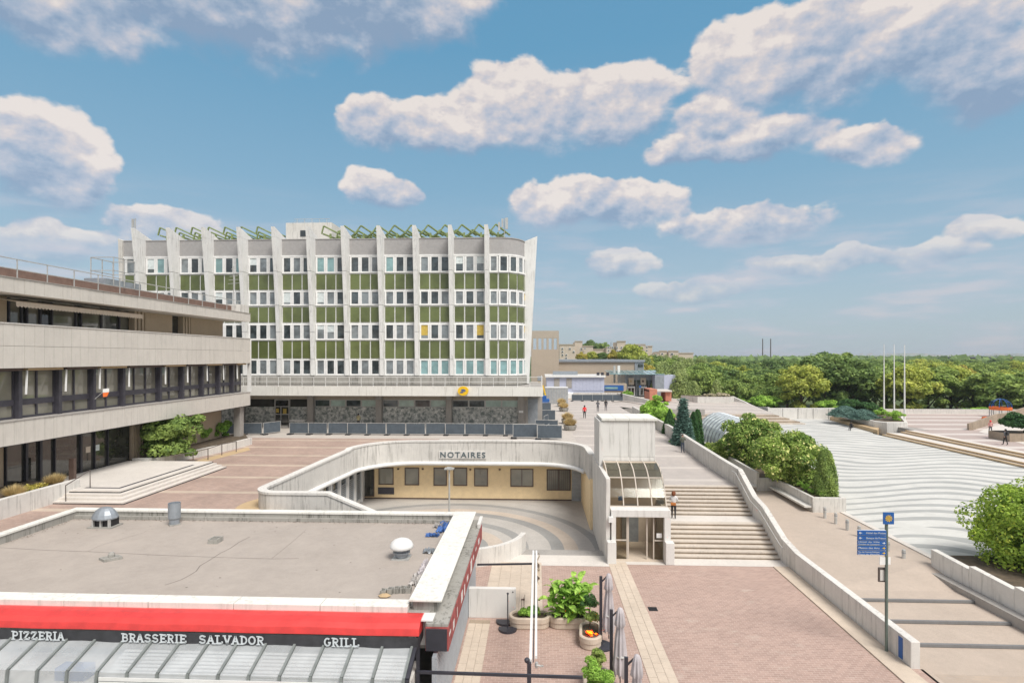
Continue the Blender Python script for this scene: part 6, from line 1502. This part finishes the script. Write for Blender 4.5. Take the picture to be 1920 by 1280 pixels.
apt('dark_roof_houses', 'dark sloped roof houses at the left end of the woods', 270, [(1225, 1236, 662, 0), (1237, 1250, 659, 2), (1254, 1272, 659, 0), (1272, 1300, 663, 3)], [(1229, 1231, 664, 668), (1240, 1243, 662, 665), (1258, 1262, 662, 665)])
q = PY(1146, 640, 400); 
for k, (px, top, lab) in enumerate(((1430, 635, 'left of two thin dark masts above the woods'), (1445, 635, 'right of two thin dark masts above the woods'), (1145.5, 641, 'thin mast between the two apartment blocks'))):
    A = PY(px, top, 520); t = thing('distant_mast', lab, 'mast', (A.x, 520, -3)); MB().tube([(A.x, 520, -3), (A.x, 520, A.z)], .55 if k < 2 else .3, 6, .4 if k < 2 else .2).build('mast', 'rail_dark', t)
t, A, C = fb('dark_warehouse', 'long dark flat warehouse beyond the woods at right', 640, 1775, 2100, 669.5, 690, 'dark_frame', 40); fpart(t, 'roof_edge', 'grey_metal', 640, 1775, 2100, 668.6, 669.6, .5, 3)
t = thing('red_tank', 'red round roofed structure beyond the woods at the right edge', 'building', (PY(1895, 670, 600).x, 600, 0)); A = PY(1895, 670, 600); MB().lathe((A.x, 600, 0), [(7, 0), (8, 5), (10, 9.6), (9.5, 10.8)], 20).build('wall', 'red_sign', t)
# woods far and hills
rng = np.random.default_rng(5); n = 26000
xs = rng.uniform(-900, 2600, n); yy_ = rng.uniform(430, 1500, n); keep = (xs/yy_ < 1.15) & (xs/yy_ > -.1); xs, yy_ = xs[keep], yy_[keep]
zz_ = rng.uniform(5.5, 11.6, len(xs)) - .0*(yy_/1500)
fw = leafmesh('distant_woods', np.stack([xs, yy_, zz_-1.5], 1), np.tile([0, -.6, .8], (len(xs), 1)), 4.2, 'leaf_dark', rng, .8)
o = bpy.data.objects.new('distant_woods', fw); COL.objects.link(o); o['kind'] = 'stuff'; o['label'] = 'far woods merging into one dark mass under the horizon'
b_ = MB(); N_ = 90; rg = random.Random(9)
def ridge(x0_, x1_, Y_, h, seed):
    b_ = MB(); prev = None
    for k in range(N_+1):
        x = x0_+(x1_-x0_)*k/N_; e = math.sin(math.pi*k/N_)**.35; z = 4+h*e*(.62+.22*math.sin(k*.31+seed)+.12*math.sin(k*.83+seed*2)+.04*rg.random())
        if prev: b_.hexa([(prev[0], Y_-500, -3), (x, Y_-500, -3), (x, Y_+500, -3), (prev[0], Y_+500, -3)], [(prev[0], Y_, prev[1]), (x, Y_, z), (x, Y_+200, z), (prev[0], Y_+200, prev[1])])
        prev = (x, z)
    return b_
struct(ridge(2200, 7200, 5200, 46, 1).build('hill', 'leaf_dark')); struct(ridge(-200, 4400, 4600, 22, 3).build('hill_near', 'leaf_dark'))
hb = MB()
for k in range(260):
    x = rg.uniform(2400, 5400); s_ = rg.uniform(8, 26); z = rg.uniform(10, 34); hb.box(x, x+s_, 4690, 4700, z, z+rg.uniform(4, 9))
o = hb.build('distant_town', 'cream'); o['kind'] = 'stuff'

# ================================================================== FOREGROUND TERRACE
def planter(px, py, sx, sy, lab, h=.48, rz=0):
    q = P(px, py, 0); t = thing('stone_planter', lab, 'planter', q)
    st2 = max(0, sx-sy); b_ = MB()
    b_.lathe((0, 0, 0), [(sy*.92, 0), (sy, .06), (sy, h*.5), (sy+.03, h*.55), (sy+.03, h-.03), (sy, h), (sy*.8, h), (sy*.78, h-.08)], 28, stad=st2)
    o = b_.build('bowl', 'slab', t, local=True); b_ = MB(); b_.lathe((0, 0, h-.1), [(sy*.77, 0), (sy*.76, .03)], 24, stad=st2); b_.build('soil', 'soil', t, local=True)
    t.rotation_euler = (0, 0, rz); return q, t
qa, _ = planter(993, 1172, .84, .42, 'oval stone planter with low greens nearest the low wall')
qb, _ = planter(1066, 1172, .82, .42, 'oval stone planter holding the large leafed bright plant')
qc, _ = planter(1107, 1202, .75, .42, 'oval stone planter with orange flowers and small shrub', rz=R(84))
qd = P(1120, 1268, 0); qd, _ = planter(1120, 1300, .9, .45, 'oval stone planter at the bottom edge with feathery shrubs', rz=R(84))
gm = crown('foliage', 101, (.62, .34, .22), (0, 0, .12), 20, 2600, .05, 'leaf_bright')
place_tree('bedding_plant', 'low leafy greens filling the oval planter by the low wall', 'plant', (qa.x, qa.y, .42), gm, None)
for dx_, lab in ((-.35, 'thin dark red flower stalk at the left of the low greens'), (.3, 'thin straw stalks behind the awning beam')):
    b_ = MB(); rg = random.Random(int(dx_*100))
    for k in range(3): x = qa.x+dx_+k*.05; b_.tube([(x, qa.y, .45), (x+rg.uniform(-.1, .1), qa.y, 1.1+k*.1)], .008, 4); b_.lathe((x+.02, qa.y, 1.05), [(.01, 0), (.035, .04), (.01, .08)], 6)
    tag(b_.build('flower_stalk', 'brown_trim'), lab, 'plant')
# large leaved plant: individual leaves
LB = thing('leafy_plant', 'large bright green plant with broad pointed leaves', 'plant', (qb.x, qb.y, .42))
lv = MB(); n_ = 8
for i in range(n_):
    t0 = i/n_; t1 = (i+1)/n_; w = lambda t: .11*math.sin(math.pi*min(1, t*1.02))**.8
    zf_ = lambda t: .10*math.sin(t*2.2)-.14*t*t
    for sgn_ in (-1, 1):
        lv.face([(t0*.42, 0, zf_(t0)), (t1*.42, 0, zf_(t1)), (t1*.42, sgn_*w(t1), zf_(t1)+.02), (t0*.42, sgn_*w(t0), zf_(t0)+.02)][::sgn_])
lme = bpy.data.meshes.new('leaf'); lme.from_pydata(lv.v, [], lv.f); lme.materials.append(M['leaf_bright'])
rg = random.Random(77)
for s_ in range(30):
    x, y = rg.uniform(-.58, .58), rg.uniform(-.25, .25); h_ = rg.uniform(.75, 1.5)*(1-.25*abs(x)); tip = (qb.x+x*1.5, qb.y+y*1.8, .42+h_)
    MB().tube([(qb.x+x, qb.y+y, .4), (qb.x+x*1.2, qb.y+y*1.3, .42+h_*.5), tip], .013, 5).build('stem', 'leaf_mid', LB)
    for k in range(9):
        t = .12+.88*k/8; a = k*2.4+s_; inst('leaf', lme, (qb.x+x*(1+.5*t), qb.y+y*(1+.8*t), .42+h_*t), LB, (rg.uniform(-.3, .3), rg.uniform(-.55, .35)-.2*t, a), (rg.uniform(.9, 1.35),)*3)
ball = crown('foliage', 103, (.36, .36, .4), (0, 0, .95), 18, 4500, .03, 'leaf_cypress'); ball2 = crown('foliage', 104, (.33, .3, .3), (0, 0, .3), 14, 1800, .04, 'leaf_mid')
place_tree('topiary_shrub', 'small dark round topiary above the orange flowers', 'shrub', (qc.x-.02, qc.y+.25, .42), ball, trunk_mesh('stem', 1.2, .03, 2, 1, .1))
place_tree('undergrowth', 'green undergrowth below the round topiary', 'plant', (qc.x+.05, qc.y+.1, .42), ball2, None, sc=(1, 1, 1.3))
fl = crown('petals', 105, (.28, .18, .1), (0, 0, .08), 10, 500, .035, 'flower'); place_tree('marigolds', 'cluster of orange and yellow marigolds in the stone planter', 'flowers', (qc.x-.02, qc.y-.32, .42), fl, None)
for k, (px, py, z, s_, lab) in enumerate(((1119, 1262, .6, .85, 'feathery green shrub rising in front of the marigold planter'), (1110, 1300, .5, 1.1, 'larger feathery shrub at the bottom edge of the picture'), (1136, 1318, .45, 1.0, 'light green feathery shrub cut by the bottom edge'))):
    q = P(px, py+30, 0); place_tree('feathery_shrub', lab, 'shrub', (q.x, q.y, .35), crown('foliage', 106+k, (.38, .38, .5), (0, 0, .75), 22, 6000, .028, ('leaf_mid', 'leaf_bright', 'leaf_bright')[k]), None, rz=k, sc=(s_,)*3)
# parasols
def parasol():
    t = thing('parasol', '', 'parasol', (0, 0, 0), 'closed cantilever parasols along the stone strip')
    MB().lathe((0, 0, 0), [(.42, 0), (.42, .07), (.36, .09)], 22).build('base', 'dark_metal', t, local=True)
    MB().bar((-.02, 0, .08), (-.02, 0, 2.75), .11, .07).build('pole', 'dark_metal', t, local=True)
    MB().bar((-.02, 0, 2.5), (.28, -.05, 2.84), .05).build('arm', 'dark_metal', t, local=True)
    b_ = MB(); n = 40; prof_ = [(.03, 2.88), (.07, 2.85), (.11, 2.7), (.13, 2.45), (.15, 2.3), (.10, 2.22), (.14, 1.9), (.17, 1.5), (.19, 1.2), (.21, .95), (.17, .62)]
    i0 = len(b_.v)
    for k, (r_, z) in enumerate(prof_):
        for j in range(n):
            a = 2*math.pi*j/n; f_ = 1+.28*math.sin(a*8+k*.15)*min(1, k/3)+.05*math.sin(a*3+k); b_.v.append((.28+math.cos(a)*r_*f_, -.05+math.sin(a)*r_*f_, z+(.07*math.sin(a*8) if k == len(prof_)-1 else 0)))
    for k in range(len(prof_)-1):
        for j in range(n): b_.f.append((i0+k*n+j, i0+(k+1)*n+j, i0+(k+1)*n+(j+1) % n, i0+k*n+(j+1) % n)); b_.m.append(0)
    b_.f.append(tuple(range(i0, i0+n))); b_.m.append(0)
    b_.build('canopy', 'cloth', t, local=True, smooth=True)
    MB().lathe((.28, -.05, 1.25), [(.2, 0), (.215, .03), (.2, .06)], 20).build('strap', 'rail', t, local=True)
    MB().tube([(.28, -.05, .62), (.28, -.05, .35)], .02, 6).build('shaft', 'dark_metal', t, local=True)
    return t
pa_ = parasol(); Xp = 2.55
for k, (y, lab) in enumerate(((22.0, 'closed grey parasol farthest back, beside the flower planters'), (19.1, 'closed grey parasol in the middle of three'), (16.1, 'closed grey parasol at the bottom edge of the picture'))):
    o = pa_ if k == 0 else copy_tree(pa_, (Xp, y, 0)); o.location = (Xp+(.02*k), y, 0); o.rotation_euler = (0, 0, R((0, -14, -8)[k])); o['label'] = lab
# low wall and stanchions
lw_ = thing('low_wall', 'low white painted wall at the side of the pizzeria', 'wall', (-1.9, 24.3, 0)); bx('wall', 'whitewall', lw_, -2.92, -.87, 24.2, 24.42, 0, 1.28, bevel=.02)
MB().tube([(-1.0, 24.18, 1.15), (-1.0, 24.2, 1.15)], .03, 8).build('bolt', 'dark_metal', lw_)
def stan(px, py, lab, pole=True):
    q = P(px, py, 0); t = thing('stanchion', lab, 'stanchion', q)
    MB().prism([(q.x+.38*math.cos(R(a)), q.y+.38*math.sin(R(a))) for a in range(180, 361, 15)]+[(q.x+.38, q.y+.1), (q.x-.38, q.y+.1)], 0, .09).build('base', 'dark_metal', t)
    if pole: MB().tube([(q.x, q.y, .08), (q.x, q.y, 1.48)], .025, 8).lathe((q.x, q.y, 1.45), [(.02, 0), (.05, .04), (.05, .07), (.01, .1)], 8).build('pole', 'dark_metal', t)
stan(952, 1180, 'black parasol stand with upright pole before the low wall'); stan(947, 1166, 'black half round stand base behind the pole', False)
# awning frame
af = thing('awning_frame', 'folded terrace awning frame on a long white beam', 'awning', (-.1, 21, 2.4))
MB().bar((-.16, 16.4, 2.4), (-.12, 25.6, 2.42), .08, .12).bar((.0, 16.6, 2.42), (.02, 25.6, 2.44), .07, .09).build('beam', 'plastic_white', af)
MB().bar((-.08, 16.45, 2.36), (-.04, 25.5, 2.38), .03, .03).build('dark_rail', 'dark_metal', af)
MB().bar((-2.6, 24.7, 2.12), (-.1, 24.7, 2.2), .07).build('cross_rod', 'dark_metal', af); MB().bar((-3.4, 15.75, 2.38), (1.3, 15.75, 2.34), .07).build('cross_rod', 'dark_metal', af)
MB().bar((-.2, 16.35, 2.4), (-.2, 16.35, 0), .12).build('post', 'dark_metal', af); MB().lathe((-.26, 16.3, 2.42), [(.05, 0), (.08, .04), (.08, .1), (.03, .14)], 10).build('knob', 'dark_metal', af)
MB().tube([(.0, 16.3, 2.35), (.12, 16.35, 2.3), (.2, 16.5, 2.22)], .03, 6).lathe((.02, 16.35, 2.25), [(.04, 0), (.06, .06), (.04, .16)], 8).build('crank', 'rail', af)
fb_ = MB(); rg = random.Random(8); H = {}
for i in range(13):
    for j in range(7):
        H[i, j] = (.10+.07*math.sin(j*1.4+i)+rg.uniform(-.02, .02), 25.5-i*.22, 2.42-j*.16*(1 if i < 5 else max(.45, 1-.08*i))+.03*math.sin(i*2))
for i in range(12):
    for j in range(6): fb_.face([H[i, j], H[i+1, j], H[i+1, j+1], H[i, j+1]])
fb_.build('hanging_canvas', 'rib_wall', af)

# ------------------------------------------------------------------ signpost
q = P(1663, 1222, 0); sx, sy = q.x-.02, q.y
sp_ = thing('signpost', 'tall green post carrying blue direction signs beside the end of the wall', 'signpost', (sx, sy, 0))
M['post_green'] = plain('post_green', (.13, .17, .15), .4, .2)
MB().tube([(sx, sy, 0), (sx, sy, 5.15)], .055, 12).build('post', 'post_green', sp_)
zt = lambda py: EYE+(HZ-py)*sy/(F*CA)*.97
def zs(py): return PY(1660, py, sy).z
def xsn(px): return PY(px, 1000, sy).x
MB().box(sx-.17, sx+.23, sy-.09, sy-.06, zs(981), zs(959)).build('emblem_plate', 'blue', sp_)
fm = MB()
for k in range(10):
    a = 2*math.pi*k/10; c_ = (sx+.03, zs(970)); r_ = .15
    fm.face([(c_[0], sy-.1, c_[1]), (c_[0]+r_*math.cos(a-.2), sy-.1, c_[1]+r_*math.sin(a-.2)), (c_[0]+r_*.75*math.cos(a+.15), sy-.1, c_[1]+r_*.75*math.sin(a+.15))])
fm.build('yellow_emblem', 'yellow', sp_)
rowsS = [(993, 1001.5, [('Hôtel des Postes', 1)], 'L', 'text_white'), (1003, 1010.5, [('Banque de France', 1)], 'L', 'text_white'), (1012, 1019.5, [('Hôtel de Ville', 0), ('Chambre de Commerce', 0)], 'R', 'text_white'),
         (1021.5, 1029, [('Maison des Arts', 0)], 'R', 'yellow'), (1031, 1038, [('Rue des Finances Publiques', 0), ('Place du Marché', 0)], 'R', 'yellow')]
x0_, x1_ = xsn(1605), xsn(1658.5)
for a, c, tx, arrow, am in rowsS:
    pnl = bx('direction_panel', 'blue', sp_, x0_, x1_, sy-.12, sy-.08, zs(c), zs(a)); zc_ = (zs(a)+zs(c))/2
    for j, (s_, al) in enumerate(tx):
        text('lettering', s_, .10 if len(tx) == 1 else .075, 'text_white', ((x0_+x1_)/2+(.14 if arrow == 'L' else -.12), sy-.125, zc_-.03+(.045 if len(tx) == 2 and j == 0 else (-.045 if len(tx) == 2 else 0))), (R(90), 0, 0), pnl, depth=.002, width=.72 if al else .78)
    ax_ = x0_+.1 if arrow == 'L' else x1_-.1; d = -1 if arrow == 'L' else 1
    ar = MB().box(ax_-.055, ax_+.055, sy-.125, sy-.121, zc_-.01, zc_+.01)
    ar.face([(ax_+d*.06, sy-.123, zc_), (ax_+d*.0, sy-.123, zc_+.05), (ax_+d*.0, sy-.123, zc_-.05)]); ar.build('arrow', am, pnl)
bx('panel_back', 'plastic_white', sp_, x0_, x1_, sy-.079, sy-.06, zs(1038.5), zs(992))
MB().hexa([(xsn(1645), sy-.15, zs(1056)), (xsn(1673), sy+.1, zs(1059)), (xsn(1673), sy+.13, zs(1059)), (xsn(1645), sy-.12, zs(1056))], [(xsn(1645), sy-.15, zs(1041)), (xsn(1673), sy+.1, zs(1046)), (xsn(1673), sy+.13, zs(1046)), (xsn(1645), sy-.12, zs(1041))]).build('white_plate', 'plastic_white', sp_)
sb2 = bx('notice_box', 'rail_dark', sp_, xsn(1649.5), xsn(1664), sy+.06, sy+.14, zs(1092), zs(1065), bevel=.02); bx('panel', 'conc_clean', sb2, xsn(1652), xsn(1660), sy+.05, sy+.059, zs(1089), zs(1069))
tag(bx('blue_plate', 'blue', None, XW-.19, XW-.172, 21.35, 21.58, .1, .88), 'narrow blue plate fixed on the wall end beside the signpost', 'sign')

# ================================================================== PEOPLE
def person(name_lab, loc, h, face, cols, pose='walk', extras=None, group=None):
    """one continuous skinned body; cols = (trousers, top, skin, hair)"""
    t = thing('person', name_lab, 'person', loc, group); t.rotation_euler = (0, 0, face)
    s = h/1.75
    J = {'pel': (0, 0, .95, .13), 'wst': (0, .0, 1.08, .12), 'chs': (0, 0, 1.32, .155), 'nek': (0, 0, 1.49, .055), 'hed': (0, -.01, 1.60, .09), 'top': (0, -.01, 1.70, .075)}
    E = [('pel', 'wst'), ('wst', 'chs'), ('chs', 'nek'), ('nek', 'hed'), ('hed', 'top')]
    st = {'walk': .16, 'stand': .03, 'sit': 0}[pose]
    for sd_, sg in (('l', -1), ('r', 1)):
        J['hip'+sd_] = (sg*.09, 0, .88, .095)
        if pose == 'sit':
            J['kne'+sd_] = (sg*.11, -.42, .92, .07); J['ank'+sd_] = (sg*.11, -.5, .52, .045); J['toe'+sd_] = (sg*.11, -.62, .47, .04)
        else:
            J['kne'+sd_] = (sg*.10, -sg*st*.45-.02, .50, .065); J['ank'+sd_] = (sg*.10, -sg*st+.02, .09, .042); J['toe'+sd_] = (sg*.12, -sg*st-.14, .04, .04)
        J['sho'+sd_] = (sg*.19, 0, 1.42, .065)
        if pose == 'stand' or extras == 'reach': J['elb'+sd_] = (sg*.27, -.05, 1.17, .045); J['han'+sd_] = (sg*.08, -.26, 1.28, .035)
        elif pose == 'sit': J['elb'+sd_] = (sg*.26, .1, 1.15, .045); J['han'+sd_] = (sg*.2, -.2, 1.0, .035)
        else: J['elb'+sd_] = (sg*.25, sg*st*.3+.02, 1.15, .045); J['han'+sd_] = (sg*.24, sg*st*.9-.06, .90, .035)
        J['fin'+sd_] = tuple(np.array(J['han'+sd_][:3])+np.array([0, -.05, -.07 if pose == 'walk' else .02]))+(.025,)
        E += [('pel', 'hip'+sd_), ('hip'+sd_, 'kne'+sd_), ('kne'+sd_, 'ank'+sd_), ('ank'+sd_, 'toe'+sd_), ('chs', 'sho'+sd_), ('sho'+sd_, 'elb'+sd_), ('elb'+sd_, 'han'+sd_), ('han'+sd_, 'fin'+sd_)]
    ks = list(J); me = bpy.data.meshes.new('body'); me.from_pydata([tuple(c*s for c in J[k][:3]) for k in ks], [(ks.index(a), ks.index(b_)) for a, b_ in E], []); o = bpy.data.objects.new('body', me); COL.objects.link(o)
    sk = o.modifiers.new('skin', 'SKIN')
    for k, v_ in zip(ks, me.skin_vertices[0].data): v_.radius = (J[k][3]*s,)*2; v_.use_root = (k == 'pel')
    su = o.modifiers.new('sub', 'SUBSURF'); su.levels = 1; su.render_levels = 1
    dg = bpy.context.evaluated_depsgraph_get(); m2 = bpy.data.meshes.new_from_object(o.evaluated_get(dg)); bpy.data.objects.remove(o)
    m2.materials.clear(); [m2.materials.append(c_) for c_ in cols[:3]]; m2.materials.append(M['black'])
    sl_ = 1.12 if extras != 'long' else .9
    for p_ in m2.polygons:
        c_ = p_.center/s; p_.use_smooth = True
        if c_.z > 1.50: i = 2
        elif abs(c_.x) > .155 and c_.z < (1.3 if extras == 'short' else 1.0) and c_.z > .8 and pose == 'walk': i = 2
        elif c_.z > 1.0: i = 1
        elif c_.z < .09 and pose != 'sit': i = 3
        else: i = 0
        if pose == 'sit' and c_.z < 1.02 : i = 0
        p_.material_index = i
    ob = bpy.data.objects.new('body', m2); COL.objects.link(ob); ob.parent = t
    hr_ = MB().lathe((0, .02*s, 1.57*s), [(.10*s, 0), (.112*s, .05*s), (.11*s, .12*s), (.07*s, .19*s), (.02*s, .21*s)], 10, sy=1.0); 
    hr_.v = [(x, y+(.035*s if z < 1.66*s else .01*s), z) for x, y, z in hr_.v]
    hm = hr_.build('hair', cols[3], t, local=True, smooth=True)
    return t
pm_ = lambda n_, c: plain(n_, c, .8, var=.08)
SK1 = pm_('skin_light', (.45, .27, .19)); SK2 = pm_('skin_dark', (.12, .065, .04)); WHT = pm_('white_shirt', (.62, .61, .60)); BLK = pm_('black_cloth', (.02, .02, .022)); DNM = pm_('dark_denim', (.045, .06, .09)); OLV = pm_('olive_jacket', (.10, .11, .085)); REDC = pm_('red_top', (.75, .04, .04)); GRY = pm_('grey_cloth', (.10, .10, .11)); KHK = pm_('khaki_jacket', (.30, .27, .15)); AUB = pm_('auburn_hair', (.17, .055, .02)); BAGC = pm_('tan_leather', (.42, .15, .035)); PNK = pm_('pink_top', (.62, .30, .27))
q = Vector((PY(1263, 950, mid_y0+.55).x, mid_y0+.55, 1.302))
w_ = person('woman with auburn hair, white shirt and orange bag standing on the stair landing', q, 1.66, R(160), (BLK, WHT, SK1, AUB), 'stand')
MB().lathe((0, .0, 1.40), [(.07, 0), (.12, .08), (.13, .18), (.11, .27), (.04, .31)], 10).build('long_hair', AUB, w_, local=True, smooth=True)
bag = MB().box(-.16, .16, .12, .22, .86, 1.04); bo = bag.build('shoulder_bag', BAGC, w_, local=True, bevel=.03)
person('man in dark jacket looking down at his phone beside the white wall', P(1280, 848, 2.83), 1.62, R(5), (DNM, OLV, SK1, M['black']), 'stand')
person('person in a red top and dark trousers walking across the upper plaza', P(1096, 784, Z3), 1.72, R(180), (BLK, REDC, SK2, M['black']), 'walk')
person('person in long grey coat standing behind the lift tower', P(1121, 772, Z3), 1.7, R(180), (GRY, GRY, SK1, M['black']), 'stand')
person('person in dark clothes and shorts walking away beyond the lift tower', P(1136, 770, Z3), 1.72, R(180), (GRY, BLK, SK1, M['black']), 'walk')
person('figure in black standing at the corner of the back planter', P(1165, 752, Z3), 1.7, R(0), (BLK, BLK, SK2, M['black']), 'stand')
person('man in khaki jacket looking at the marble wall behind the fence', (PY(672, 800, 62.5).x, 62.5, Z3), 1.72, R(170), (BLK, KHK, SK1, M['black']), 'stand')
person('woman in pink top with headscarf walking on the right plaza ramp', P(1857, 813, ZR+.05), 1.68, R(160), (GRY, PNK, SK1, REDC), 'walk')
w_ = person('man with dark backpack walking at the right edge of the plaza', P(1885, 834, ZR), 1.75, R(200), (BLK, GRY, SK1, M['black']), 'walk')
MB().box(-.15, .15, .12, .3, 1.1, 1.48).build('backpack', BLK, w_, local=True, bevel=.05)
q = P(1598, 800, 1.4); w_ = person('person in black lounging on the honey stone ledge', (q.x, q.y, .95), 1.7, R(-60), (BLK, BLK, SK2, M['black']), 'sit'); w_.rotation_euler = (R(12), 0, R(-60)); w_.location.z = .5
# ------------------------------------------------------------------ air
A = MB().box(-700, 7400, -30, 5900, -4.2, 31.5)
hzm = bpy.data.materials.new('air'); hzm.use_nodes = True; hn = hzm.node_tree; hn.nodes.clear()
pv = hn.nodes.new('ShaderNodeVolumePrincipled'); pv.inputs['Density'].default_value = .0002; pv.inputs['Color'].default_value = (.86, .92, 1, 1); pv.inputs['Anisotropy'].default_value = .2
ho = hn.nodes.new('ShaderNodeOutputMaterial'); hn.links.new(pv.outputs[0], ho.inputs['Volume'])
USE_HAZE = True
if USE_HAZE:
    ha = A.build('haze', hzm); ha['kind'] = 'stuff'
S.cycles.volume_bounces = 0
